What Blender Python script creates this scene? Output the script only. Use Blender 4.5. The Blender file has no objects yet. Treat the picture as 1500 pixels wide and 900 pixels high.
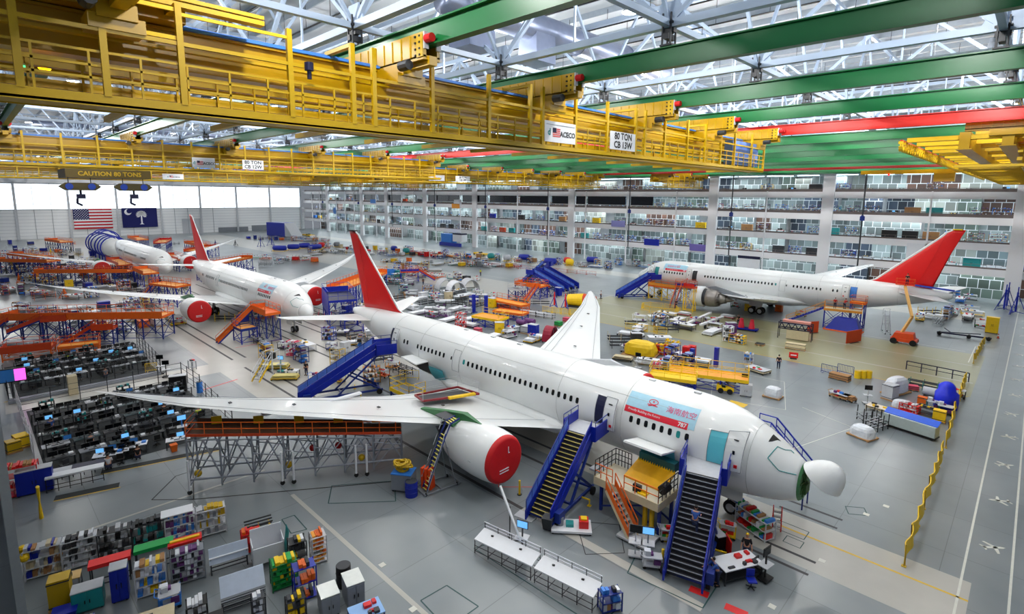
import bpy, math, random
from mathutils import Matrix, Vector
R = math.radians
PI = math.pi
rnd = random.Random(7)
scene = bpy.context.scene
COL = scene.collection

# ------------------------------------------------------------------ camera
CAM = Vector((7.53, -35.39, 21.524))
F, YAW, PITCH, ROLL, CY = 787.66, 2.343203, 0.146364, -0.008378, 403.33
fw = Vector((math.cos(YAW)*math.cos(PITCH), math.sin(YAW)*math.cos(PITCH), -math.sin(PITCH)))
r0 = Vector((math.sin(YAW), -math.cos(YAW), 0))
d0 = fw.cross(r0)
rt = math.cos(ROLL)*r0 + math.sin(ROLL)*d0
dn = -math.sin(ROLL)*r0 + math.cos(ROLL)*d0
cd = bpy.data.cameras.new('camera')
cam = bpy.data.objects.new('camera', cd)
COL.objects.link(cam)
cam.matrix_world = Matrix(((rt.x, -dn.x, -fw.x, CAM.x), (rt.y, -dn.y, -fw.y, CAM.y), (rt.z, -dn.z, -fw.z, CAM.z), (0, 0, 0, 1)))
cd.sensor_width = 36
cd.lens = F/1500*36
cd.shift_y = -(450-CY)/1500
cd.clip_end = 2000
scene.camera = cam

def fl(u, v, h=0.0):
    """the point at height h that the photograph shows at (u, v)"""
    q = fw + rt*((u-750)/F) + dn*((v-CY)/F)
    return CAM + q*((h-CAM.z)/q.z)

# ------------------------------------------------------------------ materials
MATS = {}
def mat(name, rgb, rough=.5, metal=0., noise=.06, scale=3., emit=0., alpha=1., coat=0.):
    if name in MATS: return MATS[name]
    m = bpy.data.materials.new(name); m.use_nodes = True
    nt = m.node_tree; b = nt.nodes['Principled BSDF']
    lin = [((c+.055)/1.055)**2.4 if c > .04045 else c/12.92 for c in rgb]
    b.inputs['Roughness'].default_value = rough
    b.inputs['Metallic'].default_value = metal
    if coat: b.inputs['Coat Weight'].default_value = coat; b.inputs['Coat Roughness'].default_value = .08
    if noise:
        n = nt.nodes.new('ShaderNodeTexNoise'); n.inputs['Scale'].default_value = scale; n.inputs['Detail'].default_value = 4
        tc = nt.nodes.new('ShaderNodeTexCoord'); nt.links.new(tc.outputs['Object'], n.inputs['Vector'])
        mx = nt.nodes.new('ShaderNodeMix'); mx.data_type = 'RGBA'
        mx.inputs[6].default_value = (*[c*(1-noise*2) for c in lin], 1)
        mx.inputs[7].default_value = (*[min(1, c*(1+noise*2)) for c in lin], 1)
        nt.links.new(n.outputs['Fac'], mx.inputs[0]); nt.links.new(mx.outputs[2], b.inputs['Base Color'])
    else:
        b.inputs['Base Color'].default_value = (*lin, 1)
    if emit:
        b.inputs['Emission Color'].default_value = (*lin, 1); b.inputs['Emission Strength'].default_value = emit
    if alpha < 1: b.inputs['Alpha'].default_value = alpha
    MATS[name] = m
    return m

WHITE = mat('aircraft_white', (.92, .93, .93), .32, noise=.015, scale=.6, coat=.25)
RED = mat('tail_red', (.88, .03, .03), .38, noise=.02)
REDC = mat('cover_red', (.78, .03, .06), .6, noise=.05)
YEL = mat('crane_yellow', (.78, .63, .0), .42, noise=.07, scale=.8)
YEL2 = mat('safety_yellow', (.95, .78, .05), .5)
ORG = mat('guard_orange', (.9, .4, .06), .5)
ORGD = mat('dark_orange', (.78, .25, .06), .5)
ORGY = mat('deck_orange', (.93, .62, .2), .55)
BLU = mat('stair_blue', (.02, .13, .62), .38, noise=.05)
BLU2 = mat('frame_blue', (.03, .16, .5), .45)
BLUL = mat('light_blue', (.2, .5, .85), .45)
NAVY = mat('navy', (.03, .05, .22), .5)
GRN = mat('runway_green', (.0, .40, .19), .36, noise=.05, scale=.4)
BRED = mat('runway_red', (.8, .1, .03), .38, noise=.05, scale=.4)
STEEL = mat('truss_steel', (.66, .73, .82), .45, noise=.05, scale=.5)
GALV = mat('galvanised', (.62, .64, .68), .38, .55)
ALU = mat('aluminium', (.74, .76, .79), .35, .6)
GREY = mat('grey_paint', (.5, .52, .55), .5)
LGREY = mat('light_grey', (.75, .76, .78), .5)
DGREY = mat('dark_grey', (.17, .18, .2), .5)
BLK = mat('black', (.03, .03, .035), .5, noise=.03)
RUB = mat('rubber', (.05, .05, .055), .8, noise=.05)
PAPER = mat('white_panel', (.9, .91, .93), .5, noise=.02)
BEIGE = mat('beige', (.82, .76, .62), .6)
WOOD = mat('wood', (.72, .55, .36), .7, noise=.1, scale=6)
CARD = mat('cardboard', (.68, .5, .32), .8)
TEAL = mat('teal', (.1, .55, .55), .4)
TEALG = mat('primer_green', (.25, .48, .3), .55)
GREEN = mat('bright_green', (.05, .6, .25), .5)
PINK = mat('pink', (.85, .3, .4), .5)
PURP = mat('purple', (.4, .2, .45), .5)
REDP = mat('red_paint', (.85, .08, .08), .45)
SCRN = mat('screen', (.45, .75, 1.), .3, noise=0, emit=.7)
SCRB = mat('screen_blue', (.12, .3, .5), .3, noise=0, emit=.5)
SCRD = mat('screen_dark', (.02, .03, .05), .15, noise=0)
GLASS = mat('dark_glass', (.02, .03, .05), .08, noise=0)
SKIN = mat('skin', (.78, .56, .44), .6, noise=.03)
HAIR = mat('hair', (.09, .06, .04), .7)
JEAN = mat('denim', (.12, .16, .28), .8)
SHIRT = {'blue': mat('shirt_blue', (.2, .35, .65), .8), 'black': mat('shirt_black', (.06, .06, .08), .8),
         'white': mat('shirt_white', (.82, .82, .84), .8), 'red': mat('shirt_red', (.7, .1, .12), .8),
         'yellow': mat('vest_yellow', (.8, .9, .1), .7), 'grey': mat('shirt_grey', (.4, .42, .46), .8)}
FILM = mat('plastic_film', (.85, .87, .9), .25, noise=.08, scale=5)

# ------------------------------------------------------------------ mesh builder
class MB:
    def __init__(s): s.v = []; s.f = []; s.M = None
    def add(s, vs, fs):
        o = len(s.v)
        s.v += [(s.M @ Vector(p))[:] if s.M else tuple(p) for p in vs]
        s.f += [tuple(i+o for i in f) for f in fs]
        return s
    def box(s, x0, x1, y0, y1, z0, z1):
        return s.add([(x0,y0,z0),(x1,y0,z0),(x1,y1,z0),(x0,y1,z0),(x0,y0,z1),(x1,y0,z1),(x1,y1,z1),(x0,y1,z1)],
                     [(3,2,1,0),(4,5,6,7),(0,1,5,4),(1,2,6,5),(2,3,7,6),(3,0,4,7)])
    def cbox(s, x, y, z, w, d, h): return s.box(x-w/2, x+w/2, y-d/2, y+d/2, z, z+h)
    def bar(s, p, q, w, h=None):
        h = h or w; p = Vector(p); q = Vector(q); a = (q-p)
        if a.length < 1e-6: return s
        a.normalize()
        up = Vector((0,0,1)) if abs(a.z) < .95 else Vector((1,0,0))
        x = a.cross(up).normalized(); y = x.cross(a)
        c = [x*(-w/2)-y*(h/2), x*(w/2)-y*(h/2), x*(w/2)+y*(h/2), x*(-w/2)+y*(h/2)]
        return s.add([p+k for k in c]+[q+k for k in c], [(3,2,1,0),(4,5,6,7),(0,1,5,4),(1,2,6,5),(2,3,7,6),(3,0,4,7)])
    def tube(s, p, q, r, n=8, r2=None):
        p = Vector(p); q = Vector(q); a = (q-p).normalized(); r2 = r if r2 is None else r2
        up = Vector((0,0,1)) if abs(a.z) < .95 else Vector((1,0,0))
        x = a.cross(up).normalized(); y = x.cross(a)
        k = [x*math.cos(2*PI*i/n)+y*math.sin(2*PI*i/n) for i in range(n)]
        return s.add([p+d*r for d in k]+[q+d*r2 for d in k],
                     [(i,(i+1)%n,n+(i+1)%n,n+i) for i in range(n)]+[tuple(range(n))[::-1], tuple(range(n,2*n))])
    def path(s, pts, r, n=6):
        for a, b in zip(pts, pts[1:]): s.tube(a, b, r, n)
        return s
    def loft(s, rings, caps=True):
        n = len(rings[0]); vs = [p for r in rings for p in r]; fs = []
        for k in range(len(rings)-1):
            for i in range(n): fs.append((k*n+i, k*n+(i+1)%n, (k+1)*n+(i+1)%n, (k+1)*n+i))
        if caps: fs += [tuple(range(n))[::-1], tuple(range((len(rings)-1)*n, len(rings)*n))]
        return s.add(vs, fs)
    def lathe(s, prof, n=24, ax='z', caps=True):
        """prof: (r, h) pairs turned round the z or x axis"""
        rings = []
        for r, h in prof:
            rg = []
            for i in range(n):
                a = 2*PI*i/n; c, d = r*math.cos(a), r*math.sin(a)
                rg.append((c, d, h) if ax == 'z' else (h, c, d))
            rings.append(rg)
        return s.loft(rings, caps)
    def prism(s, poly, t0, t1, ax='y'):
        n = len(poly)
        def P(a, b, t): return (a, t, b) if ax == 'y' else ((t, a, b) if ax == 'x' else (a, b, t))
        return s.add([P(a,b,t0) for a,b in poly]+[P(a,b,t1) for a,b in poly],
                     [(i,(i+1)%n,n+(i+1)%n,n+i) for i in range(n)]+[tuple(range(n))[::-1], tuple(range(n,2*n))])
    def ball(s, c, r, n=12, sz=1.):
        prof = [(max(1e-3, r*math.sin(PI*k/(n//2))), -r*sz*math.cos(PI*k/(n//2))) for k in range(n//2+1)]
        old = s.M; s.M = (old or Matrix()) @ Matrix.Translation(c); s.lathe(prof, n); s.M = old
        return s
    def build(s, name, m, parent=None, label=None, smooth=False, kind=None):
        me = bpy.data.meshes.new(name); me.from_pydata(s.v, [], s.f)
        me.materials.append(m)
        if smooth: me.polygons.foreach_set('use_smooth', [True]*len(me.polygons))
        me.update()
        o = bpy.data.objects.new(name, me); COL.objects.link(o)
        if parent: o.parent = parent
        if label: o['label'] = label
        if kind: o['kind'] = kind
        return o

def thing(name, label, cat, loc=(0,0,0), rz=0., group=None):
    o = bpy.data.objects.new(name, None); COL.objects.link(o)
    o.empty_display_size = .1
    o.location = (loc[0], loc[1], loc[2] if len(loc) > 2 else 0); o.rotation_euler = (0, 0, rz)
    o['label'] = label; o['category'] = cat
    if group: o['group'] = group
    return o
def tag(o, label, cat, group=None):
    o['label'] = label; o['category'] = cat
    if group: o['group'] = group
    return o
KIDS = {}
def dup(root, loc, rz=None, label=None, group=None):
    def cp(o, par):
        c = o.copy(); COL.objects.link(c)
        if par is not None:
            c.parent = par; c.matrix_parent_inverse = o.matrix_parent_inverse.copy()
        for ch in list(o.children): cp(ch, c)
        return c
    r = cp(root, None)
    r.location = (loc[0], loc[1], loc[2] if len(loc) > 2 else 0)
    if rz is not None: r.rotation_euler = (0, 0, rz)
    if label: r['label'] = label
    if group: r['group'] = group
    return r
def struct(mb, name, m, parent=None, label=None, smooth=False):
    o = mb.build(name, m, parent, label, smooth)
    if not parent: o['kind'] = 'structure'
    return o
_U = 'first second third fourth fifth sixth seventh eighth ninth tenth eleventh twelfth thirteenth fourteenth fifteenth sixteenth seventeenth eighteenth nineteenth'.split()
_T = [('twenty','twentieth'),('thirty','thirtieth'),('forty','fortieth'),('fifty','fiftieth'),('sixty','sixtieth'),('seventy','seventieth'),('eighty','eightieth'),('ninety','ninetieth')]
ORD = _U+[q for t, h in _T for q in [h]+[t+'-'+u for u in _U[:9]]]

def text_mb(txt, size=1., ext=0.01, align='CENTER', bold=0.):
    """outline text as a mesh, lying in the x-y plane"""
    cu = bpy.data.curves.new('t', 'FONT'); cu.body = txt; cu.size = size; cu.extrude = ext; cu.align_x = align; cu.align_y = 'CENTER'
    cu.offset = bold; cu.resolution_u = 2
    o = bpy.data.objects.new('t', cu); COL.objects.link(o)
    dg = bpy.context.evaluated_depsgraph_get(); me = bpy.data.meshes.new_from_object(o.evaluated_get(dg))
    mb = MB(); mb.add([v.co[:] for v in me.vertices], [tuple(p.vertices) for p in me.polygons])
    bpy.data.objects.remove(o); bpy.data.curves.remove(cu); bpy.data.meshes.remove(me)
    return mb
# ================================================================== the hall
XW, YB, ZR = -322., 116., 37.5
# floor material: grey sealed concrete, slab joints, soft mottling
def floor_mat():
    m = bpy.data.materials.new('sealed_concrete'); m.use_nodes = True; nt = m.node_tree; N = nt.nodes; L = nt.links; b = N['Principled BSDF']
    g = N.new('ShaderNodeNewGeometry')
    n1 = N.new('ShaderNodeTexNoise'); n1.inputs['Scale'].default_value = .12; n1.inputs['Detail'].default_value = 3; n1.inputs['Roughness'].default_value = .6
    L.new(g.outputs['Position'], n1.inputs['Vector'])
    cr = N.new('ShaderNodeValToRGB'); cr.color_ramp.elements[0].position = .2; cr.color_ramp.elements[1].position = .8
    cr.color_ramp.elements[0].color = (.14,.165,.18,1); cr.color_ramp.elements[1].color = (.25,.275,.285,1)
    L.new(n1.outputs['Fac'], cr.inputs[0])
    br = N.new('ShaderNodeTexBrick'); br.offset = 0; br.inputs['Scale'].default_value = 1; br.inputs['Brick Width'].default_value = 5.55; br.inputs['Row Height'].default_value = 5.15
    br.inputs['Mortar Size'].default_value = .02; br.inputs['Mortar Smooth'].default_value = 0
    br.inputs['Color1'].default_value = (1,1,1,1); br.inputs['Color2'].default_value = (.93,.93,.93,1); br.inputs['Mortar'].default_value = (.6,.6,.6,1)
    L.new(g.outputs['Position'], br.inputs['Vector'])
    mx = N.new('ShaderNodeMix'); mx.data_type = 'RGBA'; mx.blend_type = 'MULTIPLY'; mx.inputs[0].default_value = 1
    L.new(cr.outputs[0], mx.inputs[6]); L.new(br.outputs['Color'], mx.inputs[7]); L.new(mx.outputs[2], b.inputs['Base Color'])
    b.inputs['Roughness'].default_value = .285
    b.inputs['Specular IOR Level'].default_value = .6
    return m
FLOOR = floor_mat()
fo = struct(MB().box(XW-1, 30, -60, YB+40, -.3, 0), 'floor', FLOOR)
PALE = mat('pale_concrete', (.68,.67,.64), .3, noise=.05, scale=.5)
BAND = mat('aisle_yellow_grey', (.58,.57,.43), .3, noise=.14, scale=.12)
LINEW = mat('line_white', (.82,.82,.78), .5)
LINEY = mat('line_yellow', (.85,.7,.2), .5)
TAPE = mat('tape_green', (.06,.26,.26), .5)
TAPER = mat('tape_red', (.85,.12,.12), .5)
GROOVE = mat('groove', (.22,.22,.23), .6)
tn = [0]
def trim(mb, m, z=None):
    tn[0] += 1
    return struct(mb, 'trim_%d' % tn[0], m)
def strip(p, q, w, m, z=.004):
    p = Vector((p[0], p[1], 0)); q = Vector((q[0], q[1], 0)); a = (q-p).normalized(); n = Vector((-a.y, a.x, 0))*w/2
    mb = MB(); vs = [p-n, q-n, q+n, p+n]
    mb.add([(v.x, v.y, z-.003) for v in vs]+[(v.x, v.y, z) for v in vs], [(3,2,1,0),(4,5,6,7),(0,1,5,4),(1,2,6,5),(2,3,7,6),(3,0,4,7)])
    return trim(mb, m)
def poly(pts, w, m, close=True, z=.008):
    mb = MB(); P = pts+[pts[0]] if close else pts
    for a, b in zip(P, P[1:]): mb.bar((a[0],a[1],z),(b[0],b[1],z), w, .004)
    return trim(mb, m)
# painted assembly lane, aisles and lines
strip((-38,0),(7.0,0),10.6-5.2,PALE,.003)
strip((-320,-2),(-46,-2),26,PALE,.003)
strip((-58,51.5),(4.2,51.5),22,BAND,.003)
strip((-300,52),(-58,52),16,PALE,.003)
strip((-300,93),(4,93),7,PALE,.003)
strip((-16,-9.9),(-3,-9.9),.62,PALE,.006)
strip((-29,-20.5),(-10,-20.5),.28,PALE,.006)
strip((-34,-20.5),(-34.2,-34),.2,PALE,.006)
for yy in (3.05,4.35,-1.7,-3.15): strip((-3.4,yy),(.2,yy),.22,GROOVE,.007)
for yy in (-12.2,-10.6,-2.6,-1,2.6,4.2,9.2,10.8): strip((-135,yy),(-46,yy),.28,GROOVE,.007)
for yy in (-4.2,4.3,-1.7,3.0,-10.,10.): strip((-44,yy),(-16,yy),.28,GROOVE,.007)
strip((-2.6,.75),(7,.75),.16,LINEY,.009)
for xx in (6.55,8.6): strip((xx,-8),(xx,112),.12,LINEW,.009)
strip((-320,46.6),(4,46.6),.35,PALE,.009); strip((-320,55.4),(4,55.4),.3,PALE,.009); strip((-58,40.4),(4,40.4),.15,LINEY,.009)
strip((-100,63.5),(2,63.5),.14,LINEW,.009); strip((2.8,57),(2.8,68),.12,LINEW,.009)
strip((-58,45),(-58,96),.2,PALE,.006)
poly([(-26.1,-19.2),(-23.0,-15.7),(-25.4,-14.2),(-28.1,-17.9)],.07,TAPE)
poly([(-35.3,-27.8),(-37.8,-25.7),(-37.8,-24.5),(-33.3,-25.7)],.09,BLK)
poly([(-33.3,-25.7),(-25.3,-14.2)],.1,BLK,False)
poly([(-26.5,-22.3),(-26.4,-21.5),(-24.3,-21.6),(-24.6,-22.5)],.07,TAPE)
poly([(-14.0,-20.1),(-13.9,-18.4),(-11.5,-18.2),(-11.5,-20.3)],.07,TAPE)
poly([(-15.2,-15.2),(-14.6,-13.2),(-6.2,-12.6),(-6.2,-14.9)],.06,TAPE)
poly([(-7.9,-8.3),(-3.2,-7.4),(-3.0,-9.9),(-7.3,-10.4)],.07,TAPE)
poly([(-.1,6.4),(.9,7.1),(1.3,6.2),(.3,5.5)],.06,TAPE)
poly([(-2.9,.2),(-2.9,1.3),(-1.0,1.3),(-1.0,.2)],.05,TAPE)
poly([(-1.9,-.9),(-1.9,-.1),(-.9,-.1),(-.9,-.9)],.05,TAPE)
poly([(-21.6,-6.8),(-19.2,-9.2),(-17.3,-7.3)],.06,TAPER,False)
poly([(-12.5,-8.5),(-10,-10.8),(-8.4,-9),(-10.2,-6.8)],.05,BLK)
poly([(-20.,30.),(-12,31),(-9,22),(-16,20)],.05,LINEW)
poly([(-8,24),(-3,22),(-6,12)],.06,LINEW,False)
# aeroplane symbols painted on the walkway
def plane_icon(x, y, rz):
    mb = MB(); mb.M = Matrix.Translation((x,y,0)) @ Matrix.Rotation(rz,4,'Z')
    for pl in ([(-.09,-.6),(.09,-.6),(.1,.5),(0,.72),(-.1,.5)], [(-.62,-.22),(-.62,-.08),(0,.26),(.62,-.08),(.62,-.22),(0,0)], [(-.27,-.66),(-.27,-.56),(0,-.4),(.27,-.56),(.27,-.66),(0,-.58)]):
        mb.prism(pl, .004, .012, 'z')
    return trim(mb, LINEW)
for k in range(14): plane_icon(7.68, 7.8+7.4*k, R(120 if k % 2 else -50))
for (u, v) in ((1298,742),(1269,754),(1131,889),(560,828),(1204,822),(605,893)):
    p = fl(u, v); trim(MB().cbox(p.x, p.y, .003, .35, .35, .009), LINEW)

# ---- wall with the flags (far end)
PAN = mat('wall_panel_white', (.94,.94,.95), .5, noise=.02, scale=.2)
def wall_panel_mat():
    m = bpy.data.materials.new('ribbed_wall_panel'); m.use_nodes = True; nt = m.node_tree; N = nt.nodes; L = nt.links; b = N['Principled BSDF']
    g = N.new('ShaderNodeNewGeometry'); mp = N.new('ShaderNodeMapping'); mp.inputs['Rotation'].default_value = (0, R(90), 0)
    sp = N.new('ShaderNodeSeparateXYZ'); L.new(g.outputs['Position'], sp.inputs[0])
    fr = N.new('ShaderNodeMath'); fr.operation = 'PINGPONG'; fr.inputs[1].default_value = .75; L.new(sp.outputs['Z'], fr.inputs[0])
    lt = N.new('ShaderNodeMath'); lt.operation = 'LESS_THAN'; lt.inputs[1].default_value = .09; L.new(fr.outputs[0], lt.inputs[0])
    mx = N.new('ShaderNodeMix'); mx.data_type = 'RGBA'; mx.inputs[6].default_value = (.86,.87,.88,1); mx.inputs[7].default_value = (.62,.64,.67,1)
    L.new(lt.outputs[0], mx.inputs[0]); L.new(mx.outputs[2], b.inputs['Base Color']); b.inputs['Roughness'].default_value = .5
    return m
WPAN = wall_panel_mat()
struct(MB().box(XW-.5, XW, -60, YB, 0, 13.4), 'wall_left', WPAN)
struct(MB().box(XW-.5, XW, -60, YB, 25.5, ZR), 'wall_upper_left', PAN)
GLOW = mat('translucent_daylight_panel', (.93,.97,1.), .5, noise=0, emit=1.35)
mb = MB(); mf = MB(); mj = MB()
y = -54.6; k = 0
while y < 113:
    g = MB().box(XW-.3, XW-.2, y, y+18.7, 13.4, 25.5)
    w = struct(g, 'window_%d' % (k+1), GLOW)
    f = MB()
    for i in range(3): f.box(XW-.2, XW-.05, y+18.7*i/3-.06, y+18.7*i/3+.06, 13.4, 25.5)
    for zz in (15.8,18.2,20.6,23.): f.box(XW-.2, XW-.1, y, y+18.7, zz-.04, zz+.04)
    f.box(XW-.2, XW, y, y+18.7, 13.25, 13.6); f.box(XW-.2, XW, y, y+18.7, 25.2, 25.6)
    f.build('window_frame', GREY, w)
    y += 18.7; k += 1
for k in range(10):
    y = -54.6+18.7*k
    if y > YB-1: break
    struct(MB().box(XW, XW+.7, y-.3, y+.3, 0, 26).box(XW+.7, XW+.8, y-.45, y+.45, 0, 26), 'column_%d' % (k+1), LGREY)
for k in range(20):
    y = -54.6+18.7/3*k*1.0
    struct(MB().box(XW, XW+.15, y-.07, y+.07, 0, 13.3), 'trim_wall_post_%d' % k, GREY)
struct(MB().box(XW, XW+.1, 48.5, 57.5, 0, 7.6).box(XW+.1, XW+.16, 48.3, 48.6, 0, 7.8).box(XW+.1, XW+.16, 57.4, 57.7, 0, 7.8).box(XW+.1, XW+.16, 48.3, 57.7, 7.6, 7.9), 'door_1', LGREY)
struct(MB().box(XW, XW+.1, 84, 99, 0, 3.2), 'door_2', GREY)
struct(MB().box(XW, XW+.1, 66, 82, 0, 2.6), 'door_3', GREY)
# flags
fx = XW+.95
us = thing('flag', 'large American flag hanging on the far white wall', 'flag', (fx, 0, 0))
ye, yd, z0, z1 = 2.7, 17.8, 4.05, 13.7
sh = (z1-z0)/13
FR, FW_, FB = mat('flag_red', (.75,.08,.16), .8), mat('flag_white', (.93,.93,.95), .8), mat('flag_blue', (.08,.1,.34), .8)
a, b = MB(), MB()
for i in range(13): (a if i % 2 == 0 else b).box(0, .05, ye, yd, z1-(i+1)*sh, z1-i*sh)
a.build('red_stripes', FR, us); b.build('white_stripes', FW_, us)
cz = z1-7*sh; cw = .4*(yd-ye)
MB().box(.05, .08, ye, ye+cw, cz, z1).build('canton', FB, us)
st = MB()
def star(mb, y, z, r, x=.08):
    mb.prism([(y+(r if i % 2 == 0 else r*.4)*math.sin(PI*i/5), z+(r if i % 2 == 0 else r*.4)*math.cos(PI*i/5)) for i in range(10)], x, x+.02, 'x')
for rr in range(9):
    for cc in range(6 if rr % 2 == 0 else 5): star(st, ye+cw*((cc+.5)/6+(0 if rr % 2 == 0 else 1/12)), z1-(rr+.5)*7*sh/9, .27)
st.build('stars', FW_, us)
sc = thing('flag', 'dark blue state flag with white palm tree and crescent on the far wall', 'flag', (fx, 0, 0))
MB().box(0, .05, 21.8, 36.9, 4.1, 13.9).build('field', mat('flag_indigo', (.04,.07,.36), .8), sc)
cr = []
for i in range(17):
    t = R(-60+i*15.); cr.append((24.6+1.35*math.cos(t-R(60)), 12.1+1.35*math.sin(t-R(60))))
cres = [(24.4+1.5*math.cos(R(q)), 11.9+1.5*math.sin(R(q))) for q in range(100, 351, 12)]+[(25.0+1.15*math.cos(R(q)), 12.35+1.15*math.sin(R(q))) for q in range(338, 109, -12)]
MB().prism(cres, .05, .09, 'x').build('crescent', FW_, sc)
pt = MB().prism([(29.0,5.6),(31.0,5.6),(30.35,6.1),(30.3,10.2),(29.7,10.2),(29.7,6.1)], .05, .09, 'x')
pt.build('palm_trunk', FW_, sc)
pc = MB()
for q in range(-30, 211, 20):
    ca, sa = math.cos(R(q)), math.sin(R(q)); tip = (30+2.5*ca, 10.4+2.2*sa); n = (-sa*.42, ca*.42); m1 = (30+1.5*ca, 10.4+1.7*sa)
    pc.prism([(30,10.4),(m1[0]+n[0],m1[1]+n[1]),tip,(m1[0]-n[0],m1[1]-n[1])], .05, .09, 'x')
pc.build('palm_fronds', FW_, sc)

# ---- mezzanine wall (long back side): decks, columns, railings, office fronts
DK = [6.8, 12.2, 17.6, 23.0]
DEPTH = 12.
struct(MB().box(XW, 30, YB+DEPTH, YB+DEPTH+.5, 0, ZR), 'wall_back', PAN)
for i, z in enumerate(DK):
    struct(MB().box(XW, 24, YB+.1, YB+DEPTH, z-.25, z+.0), 'trim_floor_slab_%d' % (i+1), LGREY)
    struct(MB().box(XW, 24, YB-.25, YB+.1, z-1.35, z+.2), 'trim_deck_edge_%d' % (i+1), PAN)
struct(MB().box(XW, 24, YB+.1, YB+DEPTH, 28.2, 28.5), 'trim_floor_slab_5', LGREY)
struct(MB().box(XW, 24, YB-.25, YB+.3, 27.6, ZR), 'wall_back_upper', PAN)
# main columns and light mullions
for i, x in enumerate((5, -30.4, -59.5, -110.5, -161.5, -196, -228, -252, -290)):
    struct(MB().box(x-1.3, x+1.3, YB-.9, YB-.26, 0, 28).box(x-1.1, x+1.1, YB-.3, YB+.3, 0, 28), 'column_main_%d' % (i+1), PAN)
for i, x in enumerate([-10, -45, -71, -88, -104.5, -121, -137, -154, -171, -188, -205, -215, -238, -260, -270, -280, -300, -310]):
    struct(MB().box(x-.16, x+.16, YB-.5, YB-.2, 0, 23.3), 'trim_mullion_%d' % (i+1), PAN)
# railings and glass of every deck (one per level), back walls with their own colour
RAILM = mat('railing_brown_grey', (.42,.38,.37), .5)
for i, z in enumerate(DK):
    m = MB()
    x = XW+2
    while x < 20:
        m.box(x, x+.06, YB-.1, YB-.04, z, z+1.1); x += 2.
    m.box(XW+2, 20, YB-.12, YB-.02, z+1.05, z+1.12)
    m.box(XW+2, 20, YB-.1, YB-.04, z+.2, z+(.9 if i > 1 else .55))
    tag(m.build('guard_rail', RAILM), 'brown-grey guard rail along the %s deck edge of the back mezzanine' % ORD[i], 'railing')
def office_mat(name, c):
    m = mat(name, c, .6, noise=0); nt = m.node_tree; N = nt.nodes; L = nt.links; b = N['Principled BSDF']
    g = N.new('ShaderNodeNewGeometry'); mp = N.new('ShaderNodeMapping'); mp.inputs['Rotation'].default_value = (R(90), 0, 0); L.new(g.outputs['Position'], mp.inputs[0])
    br = N.new('ShaderNodeTexBrick'); br.offset = .35; br.offset_frequency = 2; br.inputs['Scale'].default_value = 1; br.inputs['Brick Width'].default_value = 1.9; br.inputs['Row Height'].default_value = 2.1; br.inputs['Mortar Size'].default_value = .07
    q = b.inputs['Base Color'].default_value[:3]
    br.inputs['Color1'].default_value = (*q,1); br.inputs['Color2'].default_value = (*[k*.34 for k in q],1); br.inputs['Mortar'].default_value = (.62,.66,.68,1); br.inputs['Bias'].default_value = .15
    L.new(mp.outputs[0], br.inputs['Vector']); L.new(br.outputs['Color'], b.inputs['Base Color']); return m
OFFC = [office_mat('office_%d' % i, c) for i, c in enumerate([(.62,.68,.68),(.5,.58,.6),(.7,.73,.7),(.42,.5,.46),(.42,.3,.25),(.3,.36,.44)])]
LITE = mat('strip_light', (.85,.97,1.), .5, noise=0, emit=5.)
levels = [0]+DK
for i, z in enumerate(levels[:5]):
    top = levels[i+1]-.3 if i < 4 else 27.6
    dark = (i == 4)
    # rear partition in bays
    m = [MB() for _ in OFFC]
    x = XW+2; r2 = random.Random(i*11+3)
    while x < 20:
        w = r2.choice((4,6,8,10)); y0 = YB+DEPTH-r2.choice((1.5,3,5,7))
        k = r2.randrange(len(OFFC)) if r2.random() < .6 else 0
        m[k].box(x, x+w, y0, y0+.3, z, top-r2.choice((0,.2,.9))); x += w
    for k, q in enumerate(m):
        if q.v: struct(q, 'wall_office_%d_%d' % (i, k), OFFC[k])
    q = MB(); x = XW+6
    while x < 18:
        q.box(x, x+5, YB+1.4, YB+1.9, top-.35, top-.2); q.box(x, x+5, YB+6.4, YB+6.7, top-.15, top-.05); x += 7.5
    o = q.build('strip_lights', LITE); tag(o, 'rows of strip lights under the ceiling of mezzanine level %s' % ORD[i], 'ceiling light'); o['kind'] = 'stuff'
# strip light fittings of the decks, one long row per bay
sl = bpy.data.lights.new('strip_light_lamp', 'AREA'); sl.shape = 'RECTANGLE'; sl.size = 52; sl.size_y = .6; sl.energy = 2300; sl.color = (.93,.98,1.)
for i, z in enumerate(levels[:5]):
    top = levels[i+1]-.45 if i < 4 else 27.4
    for k in range(6):
        o = bpy.data.objects.new('strip_light_lamp', sl); COL.objects.link(o); o.location = (-6-56*k, YB+4.2, top-.2); o.rotation_euler = (0,0,0)
# dark tinted window band on the fourth deck
DKW = mat('tinted_glazing', (.05,.07,.13), .15, noise=.2, scale=.3)
x = -172.; k = 0
for (x0, x1) in ((-314,-302),(-300,-290),(-262,-254),(-250,-238),(-236,-216),(-194,-172),(-170,-155),(-153,-138),(-136,-122),(-120,-112),(-109,-105),(-104,-89),(-87,-79)):
    k += 1
    w = struct(MB().box(x0, x1, YB+.05, YB+.12, 18.9, 22.3), 'window_%d' % (20+k), DKW)
    f = MB().box(x0, x1, YB, YB+.15, 18.75, 18.9).box(x0, x1, YB, YB+.15, 22.3, 22.45)
    f.build('window_frame', PAN, w)
# roof deck, purlins
struct(MB().box(XW, 40, -60, YB+40, ZR, ZR+.4), 'ceiling', mat('roof_deck', (.8,.82,.84), .7, noise=.04, scale=.3))
pm = MB()
for i in range(61): pm.box(-320, 14, -58+3*i-.06, -58+3*i+.06, ZR-.5, ZR)
o = struct(pm, 'ceiling_purlins', mat('purlin', (.6,.64,.68), .5))
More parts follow.
